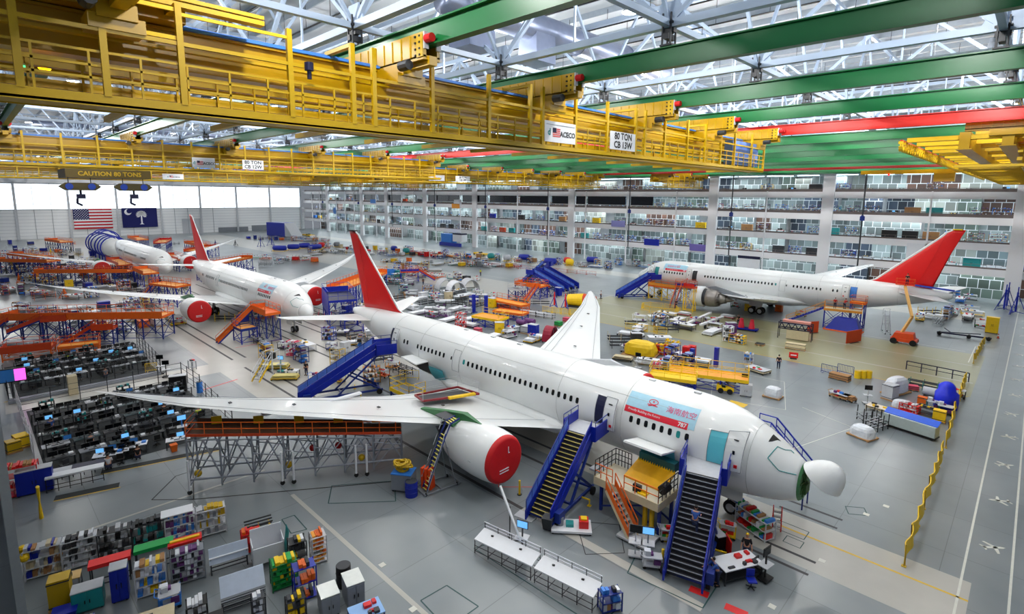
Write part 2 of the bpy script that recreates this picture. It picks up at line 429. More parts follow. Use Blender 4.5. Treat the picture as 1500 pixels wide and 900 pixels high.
# exterior side wall close by the camera
struct(MB().box(-75, -24, -35.3, -34.97, 0, 14), 'wall_near', mat('near_wall', (.55,.57,.58), .5))

# ---- green and red crane runway beams, roof trusses above them
RY = [-31.6,-21.3,-11.5,-.7,9.3,20.7,31,41.3,51.6,61.9,72.2,82.5,92.5,103,113]
def ybeam(y):
    i = RY.index(y); red = y in (20.7, 92.5)
    pos = '%s from the camera side' % ORD[i]
    mb = MB().box(-318, 9, y-.21, y+.21, 27.5, 27.56).box(-318, 9, y-.21, y+.21, 28.4, 28.46).box(-318, 9, y-.03, y+.03, 27.56, 28.4)
    o = mb.build('runway_girder', BRED if red else GRN)
    tag(o, ('red' if red else 'green')+' overhead crane runway beam, '+pos, 'runway beam', None)
    return o
for y in RY: ybeam(y)
HX = [5.4-11.1*k for k in range(30)]
def xtruss(y):
    mb = MB(); zb, zt = 29.45, 34.2
    mb.box(-318, 9, y-.19, y+.19, zb-.17, zb+.17); mb.box(-318, 9, y-.16, y+.16, zt-.16, zt+.16)
    for h in HX:
        if h > -315:
            mb.bar((h,y,zb), (h-5.55,y,zt), .2); mb.bar((h-5.55,y,zt), (h-11.1,y,zb), .2)
            mb.bar((h-5.55,y,zt),(h-5.55,y,zb),.1)
            mb.prism([(h-.9,zb),(h+.9,zb),(h+.45,zb+1.),(h-.45,zb+1.)], y-.03, y+.03, 'y')
    i = RY.index(y)
    tag(mb.build('roof_truss', STEEL), 'pale blue-grey steel roof truss above the %s runway beam from the camera side' % ORD[i], 'roof truss')
for y in RY: xtruss(y)
def ytruss(x, i):
    mb = MB(); zb, zt = 29.45, 36.8
    mb.box(x-.15, x+.15, -45, YB-.4, zb-.14, zb+.14); mb.box(x-.15, x+.15, -45, YB-.4, zt-.14, zt+.14)
    for a, b in zip([-41.8]+RY, RY):
        m_ = (a+b)/2
        mb.bar((x,a,zb),(x,m_,zt),.17); mb.bar((x,m_,zt),(x,b,zb),.17)
    tag(mb.build('cross_truss', STEEL), 'pale steel cross truss spanning over the runway beams, %s from the camera end' % ORD[i], 'roof truss')
for i, h in enumerate(HX[:28]): ytruss(h, i)
# dark hanger clamps between truss and runway beam
hm = MB().box(-.3,.3,-.3,.3,.0,.08)
for sx in (-.2,.2):
    for sy in (-.24,.24): hm.box(sx-.035,sx+.035,sy-.035,sy+.035,.0,1.45)
hm.box(-.32,.32,-.3,.3,.95,1.05).box(-.12,.12,-.35,.35,.3,.55).box(-.3,.3,-.12,.12,.6,.8)
h0 = None; HM = mat('hanger_dark', (.07,.09,.12), .5)
for j, y in enumerate(RY[:9]):
    for i, h in enumerate(HX[:16]):
        if h0 is None: h0 = hm.build('hanger_clamp', HM); o = h0
        else: o = h0.copy(); COL.objects.link(o)
        o.location = (h, y, 28.46)
        tag(o, 'dark bolted hanger clamp on the %s runway beam, %s from the camera end' % (ORD[j], ORD[i]), 'hanger', 'hangers carrying the runway beams')
# conductor rails and pipes
for i, (y, z) in enumerate(((1.6,29.),(14.5,28.8),(15.3,28.6),(26,29))):
    mb = MB().box(-318, 9, y-.06, y+.06, z-.06, z+.06)
    for k in range(60): mb.box(8-5.4*k-.02, 8-5.4*k+.02, y-.02, y+.02, z, z+1.6)
    tag(mb.build('conductor_rail', LGREY), 'thin pale conductor rail hung between runway beams, %s from the camera side' % ORD[i], 'rail')
for i, (y, z) in enumerate(((-27,35.4),(-18,35.6),(-14.5,34.6),(-6.5,35.6),(-3.5,34.8),(4,35.6),(7,34.8),(13,35.5),(18,35.),(26,35.4),(36,35.5),(47,35.4))):
    mb = MB().tube((-318,y,z),(9,y,z),.06,6)
    for k in range(80): mb.box(8-4*k-.015, 8-4*k+.015, y-.015, y+.015, z, ZR-.55)
    tag(mb.build('sprinkler_pipe', BLK), 'thin black sprinkler pipe under the roof deck, %s from the camera side' % ORD[i], 'pipe')
# ducts
DUCT = mat('duct_steel', (.52,.56,.66), .3, .5, noise=.05)
d = thing('ventilation_duct', 'large round grey ventilation duct with rectangular branches above the crane marked CB 13W', 'duct', (-19.2, -14, 0))
MB().tube((0,0,33.2),(0,26,33.2),.95,24).build('round_duct', DUCT, d, smooth=True)
cl = MB()
for yy in (6.5,13,19.5): cl.tube((0,yy-.06,33.2),(0,yy+.06,33.2),1.02,24)
cl.build('collar', DUCT, d)
MB().prism([(-1.,30.6),(1.,30.6),(.8,33.),(-.8,33.)], 1.2, 3.4, 'y').build('branch_duct', DUCT, d)
MB().prism([(-.9,30.8),(.9,30.8),(.8,33.),(-.8,33.)], 7.4, 9.4, 'y').build('branch_duct', DUCT, d)
for i, (x, y, l) in enumerate(((-52,-20,40),(-85,-25,60),(-118,-25,60),(-30,30,50),(-62,30,60))):
    o = MB().tube((x,y,33.6),(x,y+l,33.6),.7,16).build('ventilation_duct', DUCT, smooth=True)
    tag(o, 'round grey ventilation duct running across under the roof, %s beyond the large one' % ORD[i], 'duct')
# ---- high bay lamps
lampm = MB().lathe([(.12,.55),(.2,.5),(.24,.3),(.42,.08),(.45,0)], 16, caps=False)
capm = MB().lathe([(.02,.9),(.13,.86),(.14,.55),(.1,.5)], 12)
dif = MB().lathe([(.01,.06),(.4,.05),(.42,.02),(.01,0)], 16)
BULB = mat('lamp_glow', (1.,1.,.97), .5, noise=0, emit=30.)
lroot = thing('high_bay_lamp', 'x', 'ceiling lamp', (0,0,0), 0, 'high bay lamps under the roof')
lampm.build('reflector', ALU, lroot, smooth=True); capm.build('ballast', GREY, lroot); dif.build('bulb', BULB, lroot)
ld = bpy.data.lights.new('lamp_light', 'POINT'); ld.shadow_soft_size = .35; ld.energy = 2300; ld.color = (1., .985, .96)
lo = bpy.data.objects.new('lamp_light', ld); COL.objects.link(lo); lo.parent = lroot; lo.location = (0,0,-.45)
n = 0
LX = [4, -10.5, -21.6, -38, -56, -76, -98, -122, -150, -182, -220, -260, -300]
LY = [-27, -8.9, 3.7, 14, 26, 40, 56, 76, 98]
for j, y in enumerate(LY):
    for i, x in enumerate(LX):
        xx = x if (i % 2 == 0 or i == 0) else x+1
        lb = 'high bay roof lamp, %s row from the camera side, %s from the camera end' % (ORD[j], ORD[i])
        if n == 0: lroot.location = (xx, y, 31.4); lroot['label'] = lb
        else: dup(lroot, (xx, y, 31.4), 0, lb)
        n += 1
# ================================================================== airliners (x aft from the nose, y starboard, z up)
FS = [(1.35,5.17,2.72,1.2),(1.7,5.4,2.58,1.4),(2.5,5.95,2.32,1.75),(3.3,6.45,2.15,2.03),(4.2,6.92,2.03,2.28),(5.2,7.32,1.94,2.5),(6.3,7.6,1.89,2.68),(7.8,7.77,1.87,2.81),(10,7.83,1.87,2.885),
      (16,7.83,1.87,2.885),(24,7.83,1.87,2.885),(32,7.83,1.87,2.885),(36,7.83,1.88,2.885),(39,7.83,2.05,2.84),(42,7.82,2.45,2.68),(45,7.78,3.05,2.38),(48,7.68,3.75,1.95),(51,7.5,4.5,1.42),(53.5,7.25,5.2,.9),(55.3,6.98,5.75,.48),(56,6.8,6.1,.22)]
def fus(x):
    if x <= FS[0][0]: a = FS[0]; return a[1:]
    for a, b in zip(FS, FS[1:]):
        if a[0] <= x <= b[0]:
            t = (x-a[0])/(b[0]-a[0]); return tuple(a[i]+(b[i]-a[i])*t for i in (1,2,3))
    return FS[-1][1:]
def fpt(x, z, off=0., side=1):
    """point on the skin at station x and height z, starboard side"""
    t, b, w = fus(x); c = (t+b)/2; h = (t-b)/2
    s = max(-1, min(1, (z-c)/h)); a = math.asin(s)
    return Vector((x, side*(w+off)*math.cos(a), c+(h+off)*math.sin(a)))
def ring(x, n=44, off=0.):
    t, b, w = fus(x); c = (t+b)/2; h = (t-b)/2
    return [(x, (w+off)*math.cos(2*PI*i/n), c+(h+off)*math.sin(2*PI*i/n)) for i in range(n)]
def airfoil(le, te, th, n=9):
    """closed loop of points between le and te (Vectors) with thickness th"""
    c = te-le; up = []; lo = []
    for i in range(n):
        t = (1-math.cos(PI*i/(n-1)))/2; yt = th*2.6*(.2969*math.sqrt(t)-.126*t-.3516*t*t+.2843*t**3-.1036*t**4)*1.9
        up.append(le+c*t+Vector((0,0,yt*.55))); lo.append(le+c*t-Vector((0,0,yt*.45)))
    return [p[:] for p in up+lo[-2:0:-1]]
WSEC = [ # y, xle, xte, z, thickness
 (2.4,18.2,31.6,2.75,.62),(5.0,20.1,31.9,3.1,.52),(9.9,23.6,32.6,3.75,.4),(15,27.25,34.3,4.5,.3),(20,30.85,35.95,5.35,.22),(25.3,34.6,37.8,6.4,.13),(27.2,36.4,38.75,6.85,.08),(28.8,38.1,39.45,7.25,.05),(29.9,39.45,39.9,7.5,.025)]
def wing(side, parent, dz=0.):
    mb = MB(); rings = []
    for y, a, b, z, th in WSEC: rings.append(airfoil(Vector((a,side*y,z+dz)), Vector((b,side*y,z-.12+dz)), th, 12))
    if side < 0: rings = [r[::-1] for r in rings]
    mb.loft(rings); o = mb.build('wing', WHITE, parent, smooth=True)
    mod = o.modifiers.new('e', 'EDGE_SPLIT'); mod.split_angle = R(50)
    # panel lines: flap edge, aileron gap, slat line, small access hatches
    pl = MB()
    for i in range(7):
        (y0,a0,b0,z0,t0),(y1,a1,b1,z1,t1) = WSEC[i], WSEC[i+1]
        for fr in (.78,.9,.12):
            up = .05+ (t0*.62 if fr < .5 else t0*.26*(1.1-fr)*4)
            up1 = .05+ (t1*.62 if fr < .5 else t1*.26*(1.1-fr)*4)
            pl.bar((a0+(b0-a0)*fr, side*y0, z0+dz+up*0.62), (a1+(b1-a1)*fr, side*y1, z1+dz+up1*.62), .035, .02)
    pl.build('panel_line', GREY, o)
    h = MB()
    for (y, fr) in ((8,.5),(13,.45),(18.5,.5),(22.5,.45)):
        a = next(i for i in range(len(WSEC)-1) if WSEC[i][0] <= y <= WSEC[i+1][0]); t = (y-WSEC[a][0])/(WSEC[a+1][0]-WSEC[a][0])
        L = [WSEC[a][k]+(WSEC[a+1][k]-WSEC[a][k])*t for k in range(5)]
        h.cbox(L[1]+(L[2]-L[1])*fr, side*y, L[3]+dz+L[4]*.5, .3, .2, .06)
    h.build('access_hatch', DGREY, o)
    return o
def stab(side, parent):
    rings = [airfoil(Vector((48.6,side*.6,6.35)),Vector((54.2,side*.6,6.3)),.3), airfoil(Vector((50.6,side*3.6,6.5)),Vector((55.1,side*3.6,6.45)),.2),airfoil(Vector((54.6,side*9.4,6.85)),Vector((56.9,side*9.4,6.8)),.1),airfoil(Vector((55.6,side*9.9,6.9)),Vector((57,side*9.9,6.88)),.03)]
    if side < 0: rings = [r[::-1] for r in rings]
    return MB().loft(rings).build('horizontal_stabilizer', WHITE, parent, smooth=True)
def vprofile(x0, x1, z, th, n=9):
    up = []; lo = []
    for i in range(n):
        t = (1-math.cos(PI*i/(n-1)))/2; yt = th*(.2969*math.sqrt(t)-.126*t-.3516*t*t+.2843*t**3-.1036*t**4)*2.5
        up.append((x0+(x1-x0)*t, yt, z)); lo.append((x0+(x1-x0)*t, -yt, z))
    return up+lo[-2:0:-1]
def fin(parent):
    le = [(43.4,7.3),(45.4,8.05),(48.1,10.6),(50.9,13.2),(53.4,15.6),(54.1,16.4),(54.9,16.9)]
    te = {7.3:53.4,8.05:53.6,10.6:54.4,13.2:55.2,15.6:56.1,16.4:56.4,16.9:56.6}
    rings = []
    for x, z in le: rings.append(vprofile(x+.35, te[z], z, .75-.05*(z-7)))
    f = MB().loft(rings).build('fin', RED, parent, smooth=True, label='red tail fin')
    rl = [vprofile(x, x+.5, z, .34) for x, z in le]
    MB().loft(rl).build('leading_edge', WHITE, f, smooth=True, label='white leading edge strip')
    MB().bar((51.7,.42,8.4),(54.4,.05,16.4),.05,.03).bar((51.7,-.42,8.4),(54.4,-.05,16.4),.05,.03).build('rudder_gap', REDC, f)
    return f
SILV = mat('engine_silver', (.62,.6,.58), .35, .6, noise=.15, scale=3)
def engine(side, parent, cover=True, opened=False):
    y = side*9.75; z = 2.78; x = 18.0
    prof = [(1.42,.35),(1.5,.08),(1.62,0),(1.74,.12),(1.86,.6),(1.93,1.3),(1.95,2.2),(1.9,3.2),(1.78,4.1),(1.6,4.9),(1.45,5.3)]
    e = MB(); e.M = Matrix.Translation((x,y,z))
    if opened:
        e.lathe([(1.3,1.2),(1.42,.35),(1.5,.08),(1.62,0),(1.74,.12),(1.86,.6),(1.93,1.3),(1.95,2.35),(1.6,2.35)], 36, 'x', False); c = e.build('engine_cowl', WHITE, parent, smooth=True)
        g = MB(); g.M = Matrix.Translation((x,y,z)); g.lathe([(1.5,2.0),(1.55,3.1),(1.5,3.3)],28,'x').build('fan_case', DGREY, c)
        g = MB(); g.M = Matrix.Translation((x,y,z)); g.lathe([(1.5,3.0),(1.74,3.02),(1.76,3.6),(1.62,4.6),(1.5,5.1),(1.2,4.9)],32,'x').build('thrust_reverser', SILV, c, smooth=True)
        g = MB(); g.M = Matrix.Translation((x,y,z))
        for i in range(18):
            a = 2*PI*i/18; b = a+2*PI/36; cc = a+2*PI/18
            g.add([(5.05,1.5*math.cos(a),1.5*math.sin(a)),(5.5,1.42*math.cos(b),1.42*math.sin(b)),(5.05,1.5*math.cos(cc),1.5*math.sin(cc)),(5.0,1.4*math.cos(b),1.4*math.sin(b))],[(0,1,3),(1,2,3),(0,2,1),(0,3,2)])
        g.build('chevron_nozzle', SILV, c)
        g = MB(); g.M = Matrix.Translation((x,y,z)); g.lathe([(1.0,4.6),(.95,5.6),(.72,6.4),(.68,6.5)],28,'x').build('core_nozzle', SILV, c, smooth=True)
        g = MB(); g.M = Matrix.Translation((x,y,z)); g.lathe([(.55,6.3),(.4,7.1),(.05,7.9)],20,'x').build('exhaust_cone', SILV, c, smooth=True)
        g = MB(); g.M = Matrix.Translation((x,y,z)); g.lathe([(1.4,.9),(.1,.9)],28,'x').build('fan', DGREY, c)
    else:
        e.lathe(prof, 40, 'x', False); c = e.build('engine_cowl', WHITE, parent, smooth=True)
        g = MB(); g.M = Matrix.Translation((x,y,z)); g.lathe([(1.42,.4),(.1,.4)],30,'x').lathe([(1.4,5.28),(.2,5.2)],30,'x').build('engine_core', BLK, c)
        g = MB(); g.M = Matrix.Translation((x,y,z))
        for q in (R(0),R(178)): g.bar((1.5,1.95*math.cos(q),1.95*math.sin(q)),(4.6,1.7*math.cos(q),1.7*math.sin(q)),.03)
        g.build('cowl_seam', GREY, c)
        g = MB(); g.M = Matrix.Translation((x,y,z)); g.lathe([(.9,5.0),(.8,6.0),(.62,6.9)],24,'x').build('core_nozzle', DGREY, c)
        g = MB(); g.M = Matrix.Translation((x,y,z)); g.lathe([(.6,6.5),(.4,7.2),(.05,8.0)],18,'x').build('exhaust_cone', DGREY, c)
    if cover:
        g = MB(); g.M = Matrix.Translation((x,y,z)); g.lathe([(1.78,.42),(1.77,.15),(1.66,-.05),(1.5,-.08),(.8,-.1),(.05,-.1)],40,'x')
        cv = g.build('engine_cover', REDC, c, smooth=True, label='red fabric inlet cover')
        g = MB()
        g.M = Matrix.Translation((x-.12,y,z))
        sgn = side
        g.box(-.02,0,sgn*.2-.45,sgn*.2+.45,-.62,-.55).box(-.02,0,sgn*.2-.45,sgn*.2+.45,-.82,-.75)
        g.box(-.02,0,-.25,-.19,.5,1.0).box(-.02,0,-.35,-.19,.5,.56)
        g.build('cover_lettering', PAPER, cv)
    # pylon
    s = side
    MB().loft([[(20.4,y-.05,4.62),(20.4,y+.05,4.62),(20.4,y+.05,4.7),(20.4,y-.05,4.7)],[(22.3,y-.28,4.4),(22.3,y+.28,4.4),(22.3,y+.22,5.05),(22.3,y-.22,5.05)],[(24.6,y-.28,3.6),(24.6,y+.28,3.6),(24.6,y+.2,4.6),(24.6,y-.2,4.6)],[(27.8,y-.2,3.1),(27.8,y+.2,3.1),(27.8,y+.2,3.9),(27.8,y-.2,3.9)]]).build('pylon', (TEALG if side > 0 else LGREY) if not opened else GREY, parent, label='primer green pylon' if not opened and side > 0 else None)
    return c
def wheel(x, y, r, w, parent):
    g = MB(); g.M = Matrix.Translation((x,y,r)) @ Matrix.Rotation(R(90),4,'Z')
    g.lathe([(r*.6,-w/2),(r*.93,-w/2),(r,-w*.3),(r,w*.3),(r*.93,w/2),(r*.6,w/2)],24,'x',False)
    t = g.build('wheel', RUB, parent, smooth=True)
    g = MB(); g.M = Matrix.Translation((x,y,r)) @ Matrix.Rotation(R(90),4,'Z'); g.lathe([(.01,-w*.38),(r*.62,-w*.4),(r*.62,w*.4),(.01,w*.38)],20,'x').build('hub', LGREY, t)
def gear(parent):
    n = MB().tube((5.5,0,.5),(5.6,0,2.3),.11,10).tube((5.5,-.35,.5),(5.5,.35,.5),.07,8).bar((5.6,0,1.6),(6.6,0,2.2),.09)
    g = n.build('nose_gear', LGREY, parent)
    for s in (-.3,.3): wheel(5.5, s, .5, .3, g)
    d = MB().box(4.6,6.6,.75,.8,1.35,2.15).box(4.6,6.6,-.8,-.75,1.35,2.15); d.build('gear_door', WHITE, g)
    for s in (-1,1):
        m = MB().tube((28.3,s*4.9,.7),(28.1,s*4.5,2.8),.19,12).bar((27.5,s*4.9,.62),(29.1,s*4.9,.62),.24).bar((28.3,s*4.9,1.4),(28.2,s*2.6,2.4),.14).tube((27.55,s*4.3,.66),(27.55,s*5.5,.66),.08,8).tube((29.05,s*4.3,.66),(29.05,s*5.5,.66),.08,8)
        g = m.build('main_gear', LGREY, parent)
        for xx in (27.55,29.05):
            for yy in (4.4,5.4): wheel(xx, s*yy, .66, .48, g)
        MB().prism([(27.2,1.5),(29.4,1.5),(29.8,3.0),(26.9,3.0)], s*5.6, s*5.66,'y').build('gear_door', LGREY, g)
WIN = mat('cabin_window', (.04,.05,.07), .12, noise=0)
def window(parent, x, z, side, m=None, h=.23, w=.14, label=None):
    vs = []; n = 12; m = m or WIN
    for off in (-.03, .02):
        for i in range(n):
            a = 2*PI*i/n; sx = w*math.copysign(abs(math.cos(a))**.6, math.cos(a)); sz = h*math.copysign(abs(math.sin(a))**.6, math.sin(a))
            vs.append(fpt(x+sx, z+sz, off, side)[:])
    MB().add(vs, [(i,(i+1)%n,n+(i+1)%n,n+i) for i in range(n)]+[tuple(range(n,2*n))]).build('cabin_window', m, parent, label)
def patch(x0, x1, z0, z1, side, off, nx=6, nz=6, shape=None):
    """a skin patch following the fuselage; shape: polygon in (x, z) units 0..1"""
    mb = MB(); vs = []
    for j in range(nz+1):
        for i in range(nx+1): vs.append(fpt(x0+(x1-x0)*i/nx, z0+(z1-z0)*j/nz, off, side)[:])
    fs = [(j*(nx+1)+i, j*(nx+1)+i+1, (j+1)*(nx+1)+i+1, (j+1)*(nx+1)+i) for j in range(nz) for i in range(nx)]
    return mb.add(vs, fs)
def outline(x0, x1, z0, z1, side, m, parent, name='door_outline', off=.012, w=.03):
    g = MB()
    pts = []
    n = 6
    for i in range(n+1): pts.append((x0+(x1-x0)*i/n, z0))
    for i in range(1,n+1): pts.append((x1, z0+(z1-z0)*i/n))
    for i in range(1,n+1): pts.append((x1+(x0-x1)*i/n, z1))
    for i in range(1,n+1): pts.append((x0, z1+(z0-z1)*i/n))
    P = [fpt(x,z,off,side) for x,z in pts]
    for a, b in zip(P, P[1:]): g.bar(a, b, w, .02)
    g.build(name, m, parent)
def wrap(mb, x0, z0, side, off):
    """lay flat lettering (x-y) on the fuselage; its y runs up the arc"""
    out = []
    for (a, b, c) in mb.v:
        x = x0-side*a; t, bo, w = fus(x); h = (t-bo)/2; cz = (t+bo)/2
        ang = math.asin(max(-1,min(1,(z0-cz)/h)))+b/h
        out.append((x, side*(w+off+c)*math.cos(ang), cz+(h+off+c)*math.sin(ang)))
    mb.v = out; return mb
SEAM = mat('seam_grey', (.72,.73,.72), .5, noise=0)
def airliner(name_label, loc, rz, side, opened_engine=False, radome='closed', doors=(), n_sections=None, cover=True, gearit=True, banner=True, stab_on=True, fin_on=True, wings=True):
    t = thing('airliner', name_label, 'airplane', loc, rz)
    FL = MB()
    xs = [1.35+ .25*i for i in range(8)]+[3.3+.5*i for i in range(106)]
    xs = [x for x in xs if x <= 56.0]+[56.]
    # smooth interpolation of stations
    FL.loft([ring(x) for x in xs]); fo = FL.build('fuselage', WHITE, t, smooth=True)
    sm = MB()
    for x in (4.0,12.9,19.0,31.2,37.8,43.3,49.2):
        P = ring(x, 44, .008)
        for i in range(44): sm.bar(P[i], P[(i+1)%44], .03, .012)
    for z in (6.95,):
        for s in (-1,1):
            P = [fpt(x, z, .008, s) for x in range(8,44)]
            for a, b in zip(P, P[1:]): sm.bar(a, b, .02, .012)
    sm.build('skin_seam', SEAM, fo)
    # belly fairing
    BF = MB(); rg = []
    for x, w, h in ((15.5,.6,.1),(17.5,2.2,.8),(19.5,3.1,1.25),(24,3.35,1.45),(29,3.35,1.45),(33,3.0,1.2),(36,1.9,.75),(38.3,.5,.1)):
        rg.append([(x, w*math.cos(2*PI*i/24), 2.75+(h if math.sin(2*PI*i/24) < 0 else h*.75)*math.sin(2*PI*i/24)) for i in range(24)])
    BF.loft(rg).build('belly_fairing', WHITE, t, smooth=True)
    # apu exhaust
    if wings:
        for s in (-1,1): wing(s, t)
    if stab_on:
        for s in (-1,1): stab(s, t)
    if fin_on: fin(t)
    if wings:
        for s in (-1,1): engine(s, t, cover and not opened_engine, opened_engine)
    if gearit: gear(t)
    # windows of the visible side
    for i in range(8):
        window(t, 7.82+.607*i, 5.6, side, TEAL if (i == 1 and radome == 'open') else None, label='teal film over the window' if (i == 1 and radome == 'open') else None)
    for i in range(22): window(t, 16.96+.62*i, 5.62, side)
    window(t, 30.63, 5.65, side, TEAL, label='teal plug')
    window(t, 32.5, 5.65, side, None, .16, .09)
    for i in range(8): window(t, 33.71+.631*i, 5.66, side)
    for x in (40.07,40.71): window(t, x, 5.7, side)
    # door 3 outline, door 4, cargo aft
    for (a, b, z0, z1) in ((31.3,32.3,4.5,6.5),):
        outline(a, b, z0, z1, side, GREY, t)
    for x in (8.2,11.8,25.6,29.2,33.2): MB().box(x,x+.5,-.12,.12,7.8,7.9).build('antenna', LGREY, t)
    # cockpit glass under protective film
    g = MB()
    for s in (-1,1):
        pts = [(2.95,5.75),(2.45,6.05),(1.75,5.6),(1.6,5.35),(2.6,5.35)]
    nose = radome
    outl = [fpt(x,z,.015,side) for x,z in ((1.5,5.15),(2.55,5.28),(2.95,5.65),(2.65,5.98),(2.0,5.7))]
    g = MB()
    P = [fpt(a[0]+(b[0]-a[0])*k/4, a[1]+(b[1]-a[1])*k/4, .02, side) for a, b in zip([(1.45,4.72),(2.3,4.85),(3.0,5.45),(2.75,5.98),(1.95,5.62)],[(2.3,4.85),(3.0,5.45),(2.75,5.98),(1.95,5.62),(1.95,5.62)]) for k in range(4)]
    for a, b in zip(P, P[1:]): g.bar(a, b, .05, .03)
    g.build('cockpit_window_mask', TEAL, t, label='teal tape outline of the covered cockpit window')
    patch(2.75,3.25,6.2,6.5,side,.012,3,3).build('escape_hatch', BLK, t) if True else None
    if banner:
        def ban(x0, x1, lo, hi, m, off, nm): # slanted panel
            mb = MB(); vs = []; nx, nz = 14, 6
            for j in range(nz+1):
                for i in range(nx+1):
                    x = x0+(x1-x0)*i/nx; vs.append(fpt(x, lo(x)+(hi(x)-lo(x))*j/nz, off, side)[:])
            mb.add(vs, [(j*(nx+1)+i, j*(nx+1)+i+1, (j+1)*(nx+1)+i+1, (j+1)*(nx+1)+i) for j in range(nz) for i in range(nx)])
            return mb.build(nm, m, t)
        bb = ban(7.45,12.75,lambda x:6.1,lambda x:7.28,mat('banner_blue',(.66,.84,.92),.4),.012,'banner')
        bb['label'] = 'pale blue and red airline banner'
        ban(7.9,12.75,lambda x:6.02,lambda x:6.42,mat('banner_red',(.87,.1,.2),.4),.02,'banner_band').parent = bb
        INK = mat('banner_ink',(.85,.12,.25),.5)
        def wr(txt, size, x, z, m, off=.026, bold=0.): wrap(text_mb(txt, size, .003, bold=bold), x, z, side, off).build('lettering', m, bb)
        sg = side
        wr('海南航空', .54, 8.6 if side > 0 else 9.2, 6.84, mat('banner_pink',(.88,.3,.5),.5))
        wr('787', .4, 8.3 if side > 0 else 12.3, 6.22, PAPER, bold=.01)
        wr('Proudly Building the Future', .23, 11.2 if side > 0 else 9.6, 6.26, PAPER)
        em = MB()
        cx, cz = 10.9, 0
        P1 = [(.34*math.cos(q/16*2*PI), .2*math.sin(q/16*2*PI)+.05) for q in range(17)]
        for a, b in zip(P1, P1[1:]): em.bar((a[0],a[1],0),(b[0],b[1],0),.05,.01)
        em.bar((-.4,-.2,0),(.4,-.22,0),.06,.01).bar((-.3,-.32,0),(.25,-.12,0),.06,.01).box(-.06,.06,.0,.12,-.005,.005)
        wrap(em, 10.75, 6.98, side, .028).build('emblem', INK, bb)
    return t
def radome_open(t):
    # pressure bulkhead and hinged nose cone swung up about its top edge
    bk = MB(); bk.lathe([(.05,1.3),(1.15,1.33)],30,'x'); 
    g = MB(); pts = ring(1.34, 30)
    g.add([p for p in pts]+[(1.2,p[1]*.9,3.95+(p[2]-3.95)*.9) for p in pts]+[(1.28,0,3.95)], [(i,(i+1)%30,30+(i+1)%30,30+i) for i in range(30)]+[(30+i,30+(i+1)%30,60) for i in range(30)])
    b = g.build('nose_bulkhead', TEALG, t, label='primer green nose bulkhead')
    q = MB()
    for k in range(9):
        a = R(-80+20*k); q.bar((1.2,0,3.95),(1.2,.95*math.sin(a),3.95+.95*math.cos(a)*(-1 if k%2 else 1)),.08)
    q.box(1.0,1.25,-.4,.4,3.3,3.9).box(1.05,1.25,-.25,.3,4.2,4.6); q.build('bracket', mat('bulkhead_green',(.2,.36,.15),.6), b)
    rg = []
    for x, s in ((1.34,1.),(1.1,.93),(.8,.83),(.5,.68),(.25,.5),(.08,.28),(0,.02)):
        zc = 3.95-(1.34-x)*.12
        rg.append([(x, 1.2*s*math.cos(2*PI*i/32), zc+1.225*s*math.sin(2*PI*i/32)) for i in range(32)])
    inner = [[(p[0]+.06, p[1]*.94, 3.95+(p[2]-3.95)*.94) for p in r] for r in rg]
    m = MB(); m.M = Matrix.Translation((1.34,0,5.2)) @ Matrix.Rotation(R(58),4,'Y') @ Matrix.Translation((-1.34,0,-5.2))
    m.loft(rg, False); m.loft([r[::-1] for r in inner], False); m.loft([rg[0], inner[0]], False)
    # scale the cone up a little: the real radome is about 1.5 m deep
    m.build('radome', WHITE, t, smooth=True)
def radome_shut(t):
    rg = [ring(1.36,32)]
    for x, s in ((1.1,.93),(.8,.83),(.5,.68),(.25,.5),(.08,.28),(0,.02)):
        zc = 3.95-(1.34-x)*.1
        rg.append([(x, 1.2*s*math.cos(2*PI*i/32), zc+1.225*s*math.sin(2*PI*i/32)) for i in range(32)])
    MB().loft(rg).build('radome', WHITE, t, smooth=True)

